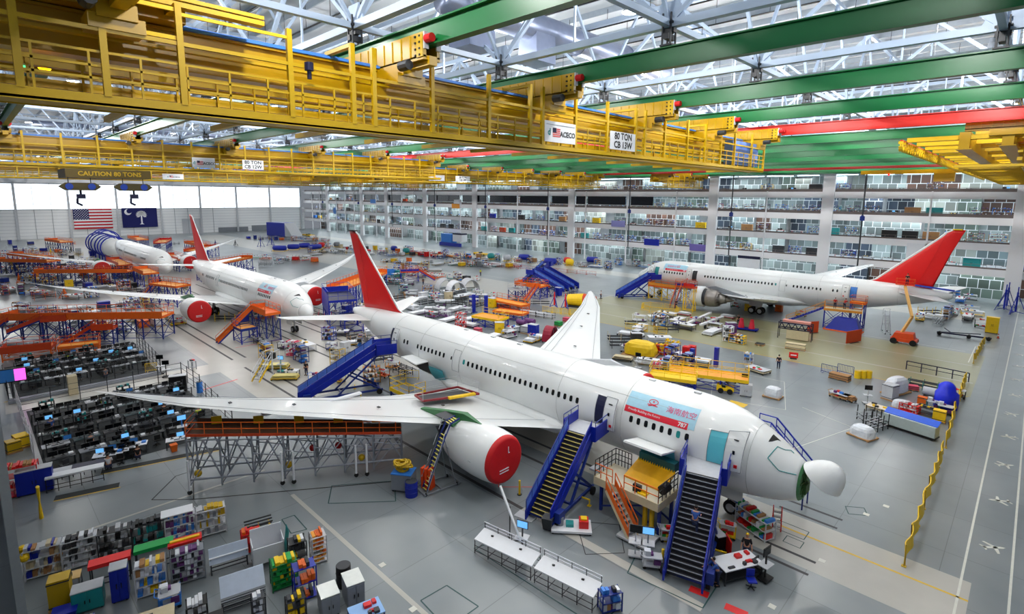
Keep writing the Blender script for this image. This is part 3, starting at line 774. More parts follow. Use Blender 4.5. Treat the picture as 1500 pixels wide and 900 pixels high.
LBL = mat('door_interior', (.35,.75,.82), .5, noise=0)
def open_door(t, x0, x1, z0, z1, side, inner, swing):
    """door leaf slid forward, doorway showing the interior"""
    patch(x0,x1,z0,z1,side,.015,4,6).build('doorway', inner, t, label=None)
    g = MB(); vs = []; n = 6; w = x1-x0
    for off in (.38,.5):
        for j in range(n+1):
            for i in range(3):
                p = fpt(x0-.1-w+w*i/2+swing, z0+(z1-z0)*j/n, off, side); vs.append(p[:])
    k = 3*(n+1)
    fs = []
    for j in range(n):
        for i in range(2):
            a = j*3+i; fs += [(a,a+1,a+4,a+3),(k+a,k+a+3,k+a+4,k+a+1)]
        fs += [(j*3,j*3+3,k+j*3+3,k+j*3),(j*3+2,k+j*3+2,k+j*3+5,j*3+5)]
    fs += [(0,k,k+1,1),(1,k+1,k+2,2),(n*3,n*3+1,k+n*3+1,k+n*3),(n*3+1,n*3+2,k+n*3+2,k+n*3+1)]
    g.add(vs, fs); d = g.build('cabin_door', WHITE, t)
    q = MB(); xa, xb = x0-.1-w+swing, x0-.1+swing; P = []
    for j in range(7): P.append(fpt(xa, z0+(z1-z0)*j/6, .51, side))
    for j in range(6,-1,-1): P.append(fpt(xb, z0+(z1-z0)*j/6, .51, side))
    P.append(P[0])
    for u_, v_ in zip(P, P[1:]): q.bar(u_, v_, .035, .02)
    q.build('door_edge', GREY, d); outline(x0, x1, z0, z1, side, GREY, t, 'doorway_frame', .02, .04)
    c = fpt(x0-.1-w/2+swing, z0+.8*(z1-z0), .52, side); MB().cbox(c.x,c.y,c.z-.03,.3,.06,.07).build('door_handle', DGREY, d)
    c = fpt(x0-.1-w/2+swing, z0+.5*(z1-z0), .52, side); MB().cbox(c.x,c.y,c.z-.12,.14,.05,.24).build('door_window', WIN, d)
    c = fpt(x0-.1-w/2+swing-.2, z0+.15*(z1-z0), .5, side); MB().cbox(c.x,c.y,c.z-.1,.2,.08,.2).build('warning_tag', REDP, d)
    return d

A1 = airliner('white airliner with open nose cone, red tail fin and two blue boarding stairs', (0,0,0), PI, 1, radome='open')
radome_open(A1)
open_door(A1, 5.35,6.4,4.45,6.42,1,LBL,-.05)
open_door(A1, 14.25,15.2,4.5,6.5,1,NAVY,-.02)
open_door(A1, 42.6,43.6,4.75,6.6,1,NAVY,0)
# forward cargo door standing open above its dark opening
patch(8.6,11.3,2.55,4.3,1,.02,6,6).build('cargo_opening', LBL, A1)
p = fpt(10,4.35,.05,1)
MB().add([(8.5,p.y,4.35),(11.4,p.y,4.35),(11.4,p.y+1.9,4.75),(8.5,p.y+1.9,4.75),(8.5,p.y,4.45),(11.4,p.y,4.45),(11.4,p.y+1.85,4.87),(8.5,p.y+1.85,4.87)],[(3,2,1,0),(4,5,6,7),(0,1,5,4),(1,2,6,5),(2,3,7,6),(3,0,4,7)]).build('cargo_door', WHITE, A1)
# aft cargo door, pale with teal lining
patch(36.2,38.9,2.85,4.4,1,.02,6,6).build('cargo_opening', DGREY, A1)
MB().add([(36.2,2.7,4.4),(39.,2.55,4.5),(39.,4.3,4.6),(36.2,4.4,4.4),(36.2,2.7,4.5),(39.,2.55,4.6),(39.,4.25,4.7),(36.2,4.35,4.5)],[(3,2,1,0),(4,5,6,7),(0,1,5,4),(1,2,6,5),(2,3,7,6),(3,0,4,7)]).build('cargo_door', WHITE, A1)
patch(33.6,35.9,2.7,4.2,1,.25,5,5).build('cargo_door_lining', LBL, A1)
# open spoiler bay in the starboard wing root with its guard rails
by = MB().add([(27.2,4.3,3.62),(29.9,4.2,3.42),(30.0,8.6,3.9),(28.4,9.2,4.1),(27.2,4.3,3.72),(29.9,4.2,3.5),(30.0,8.6,3.98),(28.4,9.2,4.18)],[(3,2,1,0),(4,5,6,7),(0,1,5,4),(1,2,6,5),(2,3,7,6),(3,0,4,7)]).build('wing_bay', DGREY, A1, 'open dark bay in the wing root')
q = MB(); pp = [(27.0,4.1,3.8),(28.2,9.4,4.25),(30.2,8.8,4.05),(30.1,4.0,3.6),(27.0,4.1,3.8)]
for a, b in zip(pp, pp[1:]): q.bar(a, b, .14, .16)
q.build('bay_edge_guard', mat('guard_dark_red',(.55,.1,.14),.5), by)
q = MB().bar((27.0,4.6,3.95),(27.5,7.2,4.1),.35,.18); q.build('yellow_pad', YEL2, by)
q = MB()
for a in pp[:4]: q.tube(a, (a[0],a[1],a[2]+1.1), .02, 6)
for h in (.55,1.1):
    for a, b in zip(pp, pp[1:]): q.tube((a[0],a[1],a[2]+h),(b[0],b[1],b[2]+h),.012,5)
q.build('safety_line', LGREY, by)
# exposed equipment beside the pylon at the leading edge
q = MB().box(23.2,24.5,9.9,11.0,4.55,4.62); e0 = q.build('leading_edge_bay', DGREY, A1)
MB().box(22.9,23.2,8.9,10.6,4.3,4.5).box(22.5,22.9,9.2,10.9,4.2,4.45).build('actuator', TEALG, e0)
q = MB()
for k in range(5): q.box(22.7+.1*k,22.75+.1*k,10.6+.1*k,11.1+.1*k,4.45,4.6)
q.build('slat_track', BLK, e0)
MB().box(33.0,33.4,12.4,17.6,4.35,4.5).box(32.7,33.2,20.2,20.8,4.9,5.0).build('flap_cover', PAPER, A1)

A2 = airliner('white airliner with red tail fin and opened engine cowl, below the mezzanine', (-56.92,72.49,0), 0, -1, opened_engine=True)
radome_shut(A2)
open_door(A2, 5.35,6.4,4.45,6.42,-1,TEAL,-.05); open_door(A2, 14.25,15.2,4.5,6.5,-1,DGREY,0); open_door(A2, 42.6,43.6,4.75,6.6,-1,BLUL,0)
MB().bar((51.2,-.6,7.75),(56.2,-.3,7.4),.35,.25).build('tail_pad', mat('pad_blue',(.2,.3,.75),.5), A2, 'blue pad at the foot of the fin')
MB().box(55.0,56.2,-.3,.3,16.86,17.02).build('fin_tip_pad', YEL2, A2)
MB().box(54.9,56.3,-.25,.25,16.86,17.0).build('fin_tip_pad', DGREY, A1)
A3 = airliner('white airliner standing behind the open-nosed one, red engine cover, orange stairs at its door', (-68.95,-.13,0), PI, 1)
radome_shut(A3)
# nose and wings of the next one down the line: fuselage barrel with bare front end
A4 = airliner('finless white airliner body at the flag end of the line', (-139,-2,0), PI, 1, fin_on=False, banner=False, gearit=False, stab_on=False)
radome_shut(A4)
# ================================================================== underhung bridge cranes
YELB = mat('girder_yellow', (.72, .56, .0), .35, noise=.1, scale=.7)
LAMPY = mat('beacon_amber', (1., .75, .05), .4, noise=0, emit=3.)
LAMPG = mat('beacon_green', (.3, .95, .6), .4, noise=0, emit=1.5)
LAMPR = mat('beacon_red', (1., .05, .05), .4, noise=0, emit=4.)
def crane(x, label, y0, y1, beams, posts, signs=(), cab=None, rails=True, thin=None, flip=1, num=None, loc_festoon=None, simple=False):
    """girders run along y; flip=1 puts the walkway on the +x side"""
    t = thing('bridge_crane', label, 'overhead crane', (x, 0, 0), 0, None)
    f = flip; zb = 24.0
    X = lambda a: a*f
    def bx(mb, a, b, *r): return mb.box(min(X(a),X(b)), max(X(a),X(b)), *r)
    g = MB(); bx(g, -2.6, -1.9, y0, y1, 25.75, 26.95); bx(g, -2.75, -1.75, y0, y1, 25.68, 25.76); bx(g, -2.75, -1.75, y0, y1, 26.95, 27.03)
    g.build('main_girder', YELB, t)
    g = MB(); bx(g, -5.2, -4.5, y0, y1, 25.6, 26.9); bx(g, -5.35, -4.35, y0, y1, 25.52, 25.6); g.build('rear_girder', YELB, t)
    g = MB(); bx(g, -1.6, -1.3, y0, y1, 24.55, 24.8); bx(g, -1.6, -1.3, y0, y1, 25.15, 25.32); bx(g, -1.45,-1.2, y0,y1, 26.2,26.3)
    g.build('cable_tray', YEL, t)
    # walkway
    g = MB(); bx(g, -.06, .06, y0, y1, zb, zb+.34); bx(g, -1.3, -1.2, y0, y1, zb, zb+.3); bx(g, -1.3, .06, y0, y1, zb+.03, zb+.1)
    y = y0
    while y < y1: bx(g, -5.3, 0, y-.08, y+.08, zb+.1, zb+.3); y += 3.6
    g.build('walkway', YEL, t)
    for i, yy in enumerate(posts):
        g = MB(); bx(g, -.08, .08, yy-.09, yy+.09, zb+.3, 27.35)
        if i % 2 == 0: bx(g, -2.0, 0, yy-.1, yy+.1, 27.2, 27.35)
        g.build('frame_post', YEL, t)
    g = MB()
    for h in ((24.75,25.1,25.5) if not simple else (24.9,25.4)): bx(g, -.03, .03, y0, y1, h, h+.07)
    bx(g, -.05, .05, y0, y1, 26.1, 26.22)
    y = y0+.9
    while y < y1: bx(g, -.03, .03, y-.03, y+.03, zb+.3, 25.5); y += 1.25
    y = y0+.9
    while y < y1: bx(g, -1.28, -1.22, y-.03, y+.03, zb+.3, 25.4); y += 1.25
    for h in (24.9,25.4): bx(g, -1.28, -1.22, y0, y1, h, h+.06)
    g.build('handrail', YEL, t)
    g = MB(); bx(g, -1.95, -1.8, y0+1, y1-1, 27.05, 27.2); bx(g, -1.75, -1.68, y0+1, y1-1, 27.05, 27.14)
    g.build('conductor_bar', mat('conductor_blue',(.25,.5,.85),.4), t, label='blue conductor bars')
    for b in beams:
        e = MB(); bx(e, -4.9, 1.5, b-.42, b-.27, 27.05, 28.0); bx(e, -4.9, 1.5, b+.27, b+.42, 27.05, 28.0); bx(e, -4.9, 1.5, b-.42, b+.42, 26.95, 27.12)
        bx(e, -3.4, 0.2, b-.5, b+.5, 26.5, 26.95); bx(e, .3, 1.6, b-.2, b+.2, 26.75, 27.1); bx(e, -.9, .1, b-.7, b+.7, 26.2, 26.6)
        et = e.build('end_truck', YELB, t)
        w = MB()
        for wx in (-4.3,-1.4,.9): 
            for s in (-1,1): w.tube((X(wx), b+s*.1, 27.65),(X(wx), b+s*.24, 27.65),.16,12)
        w.build('truck_wheel', DGREY, et)
        k = MB()
        for i in range(9): bx(k, -4.6+.65*i, -4.56+.65*i, b-.46, b-.42, 27.1, 27.95)
        bx(k, 1.1,1.5, b-.47,b-.42, 27.05,27.9); k.build('stiffener', YEL, et)
        k = MB(); bx(k, 1.5, 1.58, b-.42, b-.2, 27.35, 28.0); bx(k,1.5,1.58,b+.2,b+.42,27.35,28.0); k.build('buffer_plate', LGREY, et)
        for sy in (-.31, .31): MB().tube((X(1.58), b+sy, 27.72),(X(1.95), b+sy, 27.72), .17, 12).build('buffer', REDC, et)
        k = MB()
        for i in range(2):
            for j in range(4): k.box(X(1.02+.3*i)-.04, X(1.02+.3*i)+.04, b-.5, b-.42, 27.1+.24*j, 27.17+.24*j)
        k.build('bolt', BLK, et)
        k = MB().tube((X(.4), b-.75, 26.75),(X(1.0), b-.75, 26.75),.2,10); k.build('drive_motor', DGREY, et)
    for (a, b, kind) in signs:
        z0 = 24.5; z1 = 25.62
        s = MB(); bx(s, .1, .14, a, b, z0, z1); sg = s.build('sign_board', PAPER, t)
        cy = (a+b)/2
        def put(txt, size, yy, zz, m, bold=.012):
            q = text_mb(txt, size, .004, bold=bold); q.v = [(X(.15)+c*f, yy+u*f, zz+v) for u, v, c in q.v]; q.build('lettering', m, sg)
        if kind == 'maker':
            put('ACECO', .4, cy+.62, z0+.46, DGREY); put('d', .5, cy-1.0, z0+.52, TEAL)
            q = MB()
            for i in range(5): q.box(X(.145), X(.15)+.004, cy-.7, cy-.05, z0+.3+.1*i, z0+.35+.1*i)
            q.build('flag_stripes', REDP, sg); MB().box(X(.145), X(.15)+.006, cy-.7, cy-.4, z0+.52, z0+.78).build('flag_canton', NAVY, sg)
            MB().box(X(.145), X(.15)+.004, a+.1, b-.1, z0+.93, z0+.95).build('rule', GREY, sg)
        else:
            put('80 TON', .58, cy, z0+.83, BLK); put(kind, .58, cy, z0+.3, BLK)
    return t
P1 = [-33.88,-31.98,-30.0,-26.52,-24.04,-23.1,-20.16,-16.71,-13.71,-12.72,-9.81,-6.6,-3.3,-2.1,.61,4.08,7.14,10.12,12.96,16.89,20.]
C1 = crane(-12.36, 'yellow bridge crane crossing overhead, marked 80 TON CB 13W', -42, 20.1, RY[0:5]+[20.7-1.3], P1, [(-12.64,-9.95,'maker'),(-6.4,-3.5,'CB 13W')])
# bits that only the nearest crane shows
MB().box(-3.9,-1.0,-36,-29.5,27.05,28.6).build('machinery_housing', YELB, C1)
MB().box(-1.2,-.1,-38,-27.3,27.5,27.62).box(-.5,-.1,-31.9,-27.3,27.3,27.45).build('upper_grating', YEL, C1)
b = MB(); b.ball((-1.9,-33.7,25.2),.14,12); b.build('beacon', LAMPG, C1, 'green beacon', smooth=True)
b = MB(); b.ball((-1.9,-33.15,25.25),.17,12); b.build('beacon', LAMPY, C1, 'amber beacon', smooth=True)
b = MB(); b.tube((.2,-25.9,26.0),(.2,-25.9,26.28),.16,14).tube((.2,-25.9,25.7),(.2,-25.9,26.0),.08,10); b.build('horn', NAVY, C1)
MB().box(-1.0,-.25,13.2,19.2,24.5,26.6).build('control_cabinet', mat('cabinet_blue',(.35,.5,.8),.5), C1, 'blue-grey control cabinets')
P2 = [-42+2.9*i for i in range(22)]
C2 = crane(-63., 'yellow bridge crane with hook blocks, marked 80 TON CB 12W', -42, 20.1, RY[0:5]+[19.4], P2, [(-16,-13.6,'maker'),(-10.5,-8.,'CB 12W')])
# hoist trolley of the second crane hanging below the bridge
tr = MB().box(-5.2,.3,-27.5,-20.2,23.0,23.9); tr.build('hoist_trolley', mat('trolley_olive',(.36,.29,.06),.5), C2)
q = text_mb('CAUTION 80 TONS', .62, .004, bold=.015); q.v = [(.32+c, -23.8+u, 23.42+v) for u, v, c in q.v]; q.build('lettering', YEL, C2)
for i, (yy) in enumerate((-26.5,-22.0)):
    hb = thing('hook_block', 'hook block with blue sheaves hanging from the second crane, %s' % ('left of the flags' if i == 0 else 'nearer the palm flag'), 'hook block', (-62.2, yy, 0), 0, None)
    m = MB(); m.M = Matrix.Translation((0,0,22.1)); m.prism([(-1.7,0),(-1.2,.38),(1.2,.38),(1.7,0),(1.2,-.38),(-1.2,-.38)], -.35,.35,'x'); m.build('beam_block', mat('block_olive',(.3,.26,.1),.5), hb)
    m = MB()
    for s in (-.9,.9): m.tube((.3,s,22.1),(.45,s,22.1),.32,16)
    m.build('sheave', mat('sheave_blue',(.1,.25,.65),.5), hb)
    m = MB().tube((0,-.9,22.4),(0,-.9,23.0),.04,6).tube((0,.9,22.4),(0,.9,23.0),.04,6); m.build('rope', BLK, hb)
    m = MB().tube((0,0,21.75),(0,0,21.3),.1,8).box(-.2,.2,-.35,.35,20.9,21.35).tube((0,-.3,20.9),(0,-.35,20.4),.1,8).tube((0,-.35,20.45),(0,.05,20.2),.1,8); m.build('hook', NAVY, hb)
def cgrid(y0, y1): return [y0+3.0*i for i in range(int((y1-y0)/3.0)+1)]
C3 = crane(-82., 'yellow bridge crane over the far bay, left of the middle, with two white signs', 21.5, 91.8, [21.9,31,41.3,51.6,61.9,72.2,82.5,91.4], cgrid(21.5,91.8), [(32,36,'maker'),(39,43,'CB 14E')], simple=True)
C5 = crane(-128., 'third yellow bridge crane along the near bay, beyond the one marked CB 12W', -42, 20.1, RY[0:5]+[19.4], cgrid(-42,20), [(-4,0,'maker')], simple=True)
C6 = crane(-150., 'yellow bridge crane of the far bay, farthest down the hall', 21.5, 91.8, [21.9,41.3,61.9,82.5,91.4], cgrid(21.5,91.8), [], simple=True)
C7 = crane(-62., 'short yellow bridge crane right before the middle of the mezzanine', 93.2, 113.5, [93.6,103,113], cgrid(93.2,113.5), [], simple=True)
C8 = crane(-100., 'short yellow bridge crane before the mezzanine, farther towards the window wall', 93.2, 113.5, [93.6,103,113], cgrid(93.2,113.5), [(97,99.5,'CB 15E')], simple=True)
C4 = crane(7.4, 'yellow bridge crane at the upper right with festoon cable loops along its side', 21.6, 91.8, [21.9,31,41.3,51.6,61.9,72.2,82.5,91.4], cgrid(21.6,91.8), [], flip=1)
q = MB().box(-8.95,-8.75, 20.5, 112, 26.3, 26.45); q.build('festoon_track', ORGD, C4)
q = MB()
for i in range(78):
    yy = 20.9+1.17*i
    pts = [(-8.85, yy+.5*math.cos(a)*1.0, 26.15-.6*math.sin(a)) for a in [PI*k/8 for k in range(9)]]
    for a, b in zip(pts, pts[1:]): q.bar(a, b, .3, .09)
    q.box(-9.02,-8.68,yy-.62,yy-.5,26.1,26.32)
q.build('festoon_cable', YEL2, C4)
for yy in range(22, 110, 5): MB().box(-8.7,1.0,yy,yy+.9,26.35,26.7).build('cross_member', YEL2, C4)
MB().box(-1.3,1.2,24,27,24.1,26.2).build('operator_cab', YELB, C4)
b = MB(); b.ball((-1.4,29.5,25.5),.22,12); b.build('beacon', LAMPR, C4, 'red beacon', smooth=True)
ht = thing('hoist_carriage', 'small yellow hoist carriage with a red beacon hanging by the back mezzanine, right', 'hoist', (-6.5, 99, 0))
MB().box(-14,8,-.35,.35,26.6,27.4).build('hoist_beam', YELB, ht); MB().box(-1.6,1.6,-.8,.8,25.0,26.6).build('hoist_body', YELB, ht)
b = MB(); b.ball((-9,-.5,26.5),.2,10); b.build('beacon', LAMPR, ht, smooth=True)
# slender hoist masts hanging in front of the mezzanine
for i, (u, yy) in enumerate(((474,112),(526,112),(575,112),(637,112),(711,111),(802,110),(921,108),(1070,108),(1262,108))):
    q0 = fw + rt*((u-750)/F) + dn*((330-CY)/F); tt = (yy-CAM.y)/q0.y; xx = (CAM+q0*tt).x
    m = thing('suspended_mast', 'thin dark hoist mast hanging in front of the mezzanine, %s from the window wall' % ORD[i], 'mast', (xx, yy, 0))
    MB().tube((0,0,6.3),(0,0,27.4),.16,8).build('mast_tube', DGREY if i > 1 else GREY, m)
    MB().tube((0,0,16.6),(0,0,17.6),.5,12).tube((0,0,17.6),(0,0,17.8),.3,12).build('mast_collar', BLU2, m)

# upper handrails of the nearest crane with lamp light painted in as brighter yellow
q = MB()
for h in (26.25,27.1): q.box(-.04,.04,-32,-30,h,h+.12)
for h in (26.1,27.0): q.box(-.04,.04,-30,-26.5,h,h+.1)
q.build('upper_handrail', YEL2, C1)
# ================================================================== ground equipment generators
PAD = mat('step_dark', (.12,.12,.14), .6)
NOSE = mat('step_nosing', (.75,.68,.35), .5)
def V3(p): return Vector((p[0], p[1], p[2] if len(p) > 2 else 0))
def boarding_stairs(label, foot, top, H, w=1.9, steps=20, plat=2.2, turn=0., stripe=NOSE):
    f = V3(foot); tp = V3(top); d = (tp-f); d.z = 0; L = d.length; rz = math.atan2(-d.x, d.y)
    t = thing('boarding_stairs', label, 'boarding stairs', (f.x, f.y, 0), rz)
    s = MB(); e = MB()
    for i in range(steps):
        y = L*i/steps; z = .35+(H-.35)*(i+1)/steps
        s.box(-w/2+.1, w/2-.1, y, y+L/steps+.02, z-.2, z)
        e.box(-w/2+.12, w/2-.12, y-.02, y+.05, z-.02, z+.012)
    fl_ = s.build('stair_flight', PAD, t); e.build('step_nosing', stripe, fl_)
    for sx in (-1,1):
        p = [(-.35,.1),(L+.1,H-.35),(L+.1,H+.35),(-.35,.75)]
        MB().prism(p, sx*(w/2-.06), sx*(w/2+.06), 'x').build('side_panel', BLU, t)
        h = MB(); h.bar((sx*w/2,-.3,1.45),(sx*w/2,L+.1,H+1.05),.07)
        for k in range(9):
            y = -.3+(L+.4)*k/8; z = .6+(H-.3)*k/8; h.bar((sx*w/2,y,z),(sx*w/2,y,z+.85),.045)
        hr = h.build('handrail', BLU if sx > 0 else BLU2, t)
        MB().prism([(-.25,.8),(L,H+.35),(L,H+.95),(-.25,1.4)], sx*w/2-.012, sx*w/2+.012, 'x').build('rail_panel', mat('rail_panel_blue',(.35,.5,.88),.4) if sx < 0 else BLU, hr)
    MB().box(-w/2-.35, w/2+.35, L, L+plat, H-.12, H).build('top_platform', LGREY, t)
    g = MB()
    for sx in (-1,1): g.box(sx*(w/2+.35)-.04, sx*(w/2+.35)+.04, L, L+plat, H-.35, H+.75)
    g.box(-w/2-.35,-w/2,L-.04,L+.04,H-.35,H+.75).box(w/2,w/2+.35,L-.04,L+.04,H-.35,H+.75)
    pg = g.build('platform_guard', BLU, t)
    g = MB()
    for sx in (-1,1):
        g.bar((sx*(w/2+.35),L,H+1.1),(sx*(w/2+.35),L+plat,H+1.1),.05)
        for k in range(3): g.bar((sx*(w/2+.35),L+plat*k/2,H+.7),(sx*(w/2+.35),L+plat*k/2,H+1.1),.04)
    g.build('guard_rail', BLU2, pg)
    c = MB().box(-w/2-.1,-w/2+.05,-.2,L+.6,.35,.55).box(w/2-.05,w/2+.1,-.2,L+.6,.35,.55)
    for y in (0,L*.5,L+.3): c.box(-w/2,w/2,y,y+.15,.36,.5)
    c.build('chassis', BLU2, t)
    for sx in (-1,1):
        MB().bar((sx*w/2,L*.45,.45),(sx*w/2,L+.3,H-.3),.16).bar((sx*w/2,L+.4,.45),(sx*w/2,L*.6,H*.55),.16).build('lift_arm', BLU2, t)
    for (x,y) in ((-w/2-.2,.4),(w/2+.2,.4),(-w/2-.2,L+.2),(w/2+.2,L+.2)):
        MB().tube((x-.1,y,.3),(x+.1,y,.3),.3,16).build('wheel', RUB, t)
    for sx in (-1,1):
        MB().tube((sx*(w/2+.7),L*.75,0.05),(sx*(w/2+.7),L*.75,.5),.05,8).bar((sx*w/2,L*.75,.45),(sx*(w/2+.7),L*.75,.45),.08).cbox(sx*(w/2+.7),L*.75,0,.25,.25,.05).build('outrigger', YEL2, t)
    MB().box(w/2+.1,w/2+.5,.0,.7,.5,1.2).build('control_box', BLU2, t)
    return t
def stair_part(parent, p0, p1, w, col, rail, n=12, name='stair', rail_h=1.0):
    """a straight flight as a part: p0 foot, p1 head (local)"""
    a = V3(p0); b = V3(p1); d = b-a; h = Vector((d.x,d.y,0)).normalized(); s = Vector((-h.y,h.x,0))*w/2
    m = MB()
    for k in (-1,1): m.bar(a+s*k, b+s*k, .06, .22)
    st = m.build(name, col, parent)
    if rail in (ORGD, ORG) and rail_h > .9:
        for k in (-1,1):
            q = MB(); c0 = a+s*k; c1 = b+s*k; e_ = Vector((-h.y,h.x,0))*.02
            q.add([c0-e_,c1-e_,c1-e_+Vector((0,0,.62)),c0-e_+Vector((0,0,.62)),c0+e_,c1+e_,c1+e_+Vector((0,0,.62)),c0+e_+Vector((0,0,.62))],[(3,2,1,0),(4,5,6,7),(0,1,5,4),(1,2,6,5),(2,3,7,6),(3,0,4,7)])
            q.build('side_panel', rail, st)
    m = MB()
    for i in range(1,n): c = a+d*(i/n); m.bar(c-s, c+s, .24, .04)
    m.build('tread', mat('tread_grey',(.6,.6,.6),.5), st)
    m = MB()
    for k in (-1,1):
        for hh in (rail_h*.5,rail_h): m.bar(a+s*k+Vector((0,0,hh)), b+s*k+Vector((0,0,hh)), .05)
        for i in range(5): c = a+d*(i/4)+s*k; m.bar(c, c+Vector((0,0,rail_h)), .045)
    m.build('stair_rail', rail, st)
    return st
def dock(name, label, loc, rz, lx, ly, h, post, guard, deck=GALV, stairs=None, brace=True, gh=1.1, sides='nsew', npost=None, panel=None, cat='work platform', mid=False, sw=.9):
    """platform on posts; stairs: list of (x0,y0,x1,y1[,z0]) from foot to deck edge"""
    t = thing(name, label, cat, loc, rz)
    MB().box(-lx/2,lx/2,-ly/2,ly/2,h-.12,h).build('deck', deck, t)
    MB().box(-lx/2-.03,lx/2+.03,-ly/2-.03,-ly/2+.03,h-.25,h+.12).box(-lx/2-.03,lx/2+.03,ly/2-.03,ly/2+.03,h-.25,h+.12).box(-lx/2-.03,-lx/2+.03,-ly/2,ly/2,h-.25,h+.12).box(lx/2-.03,lx/2+.03,-ly/2,ly/2,h-.25,h+.12).build('deck_edge', guard, t)
    n = npost or max(2, int(lx/2.6)+1)
    xs = [-lx/2+.1+(lx-.2)*i/(n-1) for i in range(n)]
    for x in xs:
        for y in (-ly/2+.1, ly/2-.1): MB().box(x-.07,x+.07,y-.07,y+.07,0,h-.12).build('leg', post, t)
    if brace:
        b = MB()
        for y in (-ly/2+.1, ly/2-.1):
            for a, c in zip(xs, xs[1:]): b.bar((a,y,.3),(c,y,h-.4),.07).bar((c,y,.3),(a,y,h-.4),.07).bar((a,y,.25),(c,y,.25),.08)
        for x in (xs[0],xs[-1]): b.bar((x,-ly/2,.3),(x,ly/2,h-.4),.07).bar((x,-ly/2,.25),(x,ly/2,.25),.08)
        b.build('brace', post, t)
    g = MB()
    def side(p, q):
        for hh in (gh*.5, gh): g.bar((p[0],p[1],h+hh),(q[0],q[1],h+hh),.05)
        L = math.hypot(q[0]-p[0],q[1]-p[1]); k = max(1,int(L/1.3))
        for i in range(k+1): x = p[0]+(q[0]-p[0])*i/k; y = p[1]+(q[1]-p[1])*i/k; g.bar((x,y,h),(x,y,h+gh),.05)
    if 's' in sides: side((-lx/2,-ly/2),(lx/2,-ly/2))
    if 'n' in sides: side((-lx/2,ly/2),(lx/2,ly/2))
    if 'w' in sides: side((-lx/2,-ly/2),(-lx/2,ly/2))
    if 'e' in sides: side((lx/2,-ly/2),(lx/2,ly/2))
    gr = g.build('guard_rail', guard, t)
    if panel:
        p = MB()
        if 's' in sides: p.box(-lx/2,lx/2,-ly/2-.02,-ly/2+.01,h+.1,h+gh*.6)
        if 'w' in sides: p.box(-lx/2-.02,-lx/2+.01,-ly/2,ly/2,h+.1,h+gh*.6)
        p.build('guard_panel', panel, gr)
    for s in (stairs or ()):
        z0 = s[4] if len(s) > 4 else 0
        stair_part(t, (s[0],s[1],z0), (s[2],s[3],h), sw, post, guard, max(5,int((h-z0)/.22)))
    return t
# ---- small equipment prototypes, cached by kind and look
PROTO = {}
def wheels(t, w, d, r=.1):
    for x in (-w/2+.1, w/2-.1):
        for y in (-d/2+.1, d/2-.1): MB().tube((x,y-.03,r),(x,y+.03,r),r,10).build('wheel', RUB, t)
BOXC = [CARD, LGREY, BLUL, REDP, YEL2, GREEN, PAPER, PURP]
def g_cart(t, c, w=1.6, d=.9, h=.9, top=None, seed=0):
    r = random.Random(seed*7+1)
    MB().box(-w/2,w/2,-d/2,d/2,.22,.3).build('lower_shelf', c, t); MB().box(-w/2,w/2,-d/2,d/2,h-.06,h).build('tray', top or LGREY, t)
    for x in (-w/2+.03,w/2-.03):
        for y in (-d/2+.03,d/2-.03): MB().box(x-.03,x+.03,y-.03,y+.03,.2,h+.02).build('leg', c, t)
    MB().bar((-w/2-.15,-d/2+.1,h+.1),(-w/2-.15,d/2-.1,h+.1),.04).bar((-w/2,-d/2+.1,h),(-w/2-.15,-d/2+.1,h+.1),.04).bar((-w/2,d/2-.1,h),(-w/2-.15,d/2-.1,h+.1),.04).build('handle', c, t)
    m = [MB() for _ in range(3)]
    for i in range(6):
        q = m[i%3]; x = -w/2+.25+(w-.5)*r.random(); y = -d/2+.2+(d-.4)*r.random(); q.cbox(x,y,h if i%2 else .3, .2+.25*r.random(), .15+.2*r.random(), .08+.2*r.random())
    for i, q in enumerate(m): q.build('load', r.choice(BOXC), t)
    wheels(t, w, d)
def g_table(t, c, w=2.4, d=1.1, h=.85, top=None, seed=0):
    MB().box(-w/2,w/2,-d/2,d/2,h-.05,h).build('table_top', top or PAPER, t)
    for x in (-w/2+.05,w/2-.05):
        for y in (-d/2+.05,d/2-.05): MB().box(x-.035,x+.035,y-.035,y+.035,0,h-.05).build('leg', c, t)
    MB().box(-w/2+.05,w/2-.05,-d/2+.05,d/2-.05,.25,.29).build('lower_shelf', c, t)
    r = random.Random(seed*3+5); q = MB(); q2 = MB()
    for i in range(7): (q if i%2 else q2).cbox(-w/2+.3+(w-.6)*r.random(), -d/2+.2+(d-.4)*r.random(), h, .1+.35*r.random(), .1+.2*r.random(), .04+.15*r.random())
    q.build('tools', DGREY, t); q2.build('parts_tray', r.choice(BOXC), t)
def g_rack(t, c, w=1.9, d=.75, h=1.9, top=None, seed=0, levels=4, fill=None):
    for x in (-w/2,w/2):
        for y in (-d/2,d/2): MB().box(x-.03,x+.03,y-.03,y+.03,0,h).build('upright', c, t)
    for k in range(levels):
        z = .12+(h-.15)*k/(levels-1) if levels > 1 else .5
        MB().box(-w/2,w/2,-d/2,d/2,z-.03,z).build('shelf', c, t)
    r = random.Random(seed*5+2); m = {}
    cols = fill or [LGREY,CARD,DGREY,BLUL,PAPER,PURP]
    for k in range(levels):
        z = .12+(h-.15)*k/(levels-1); x = -w/2+.05; gap = (h-.15)/(levels-1)
        while x < w/2-.2:
            b = .07+.17*r.random(); hh = min(gap*.85,.08+.3*r.random()) if k < levels-1 else .06+.2*r.random()
            if r.random() < .85: m.setdefault(r.choice(cols).name, MB()).box(x, min(x+b,w/2-.03), -d/2+.02+.12*r.random(), d/2-.05-.2*r.random(), z, z+hh)
            x += b+.02
    for n, q in m.items(): q.build('stored_items', bpy.data.materials[n], t)
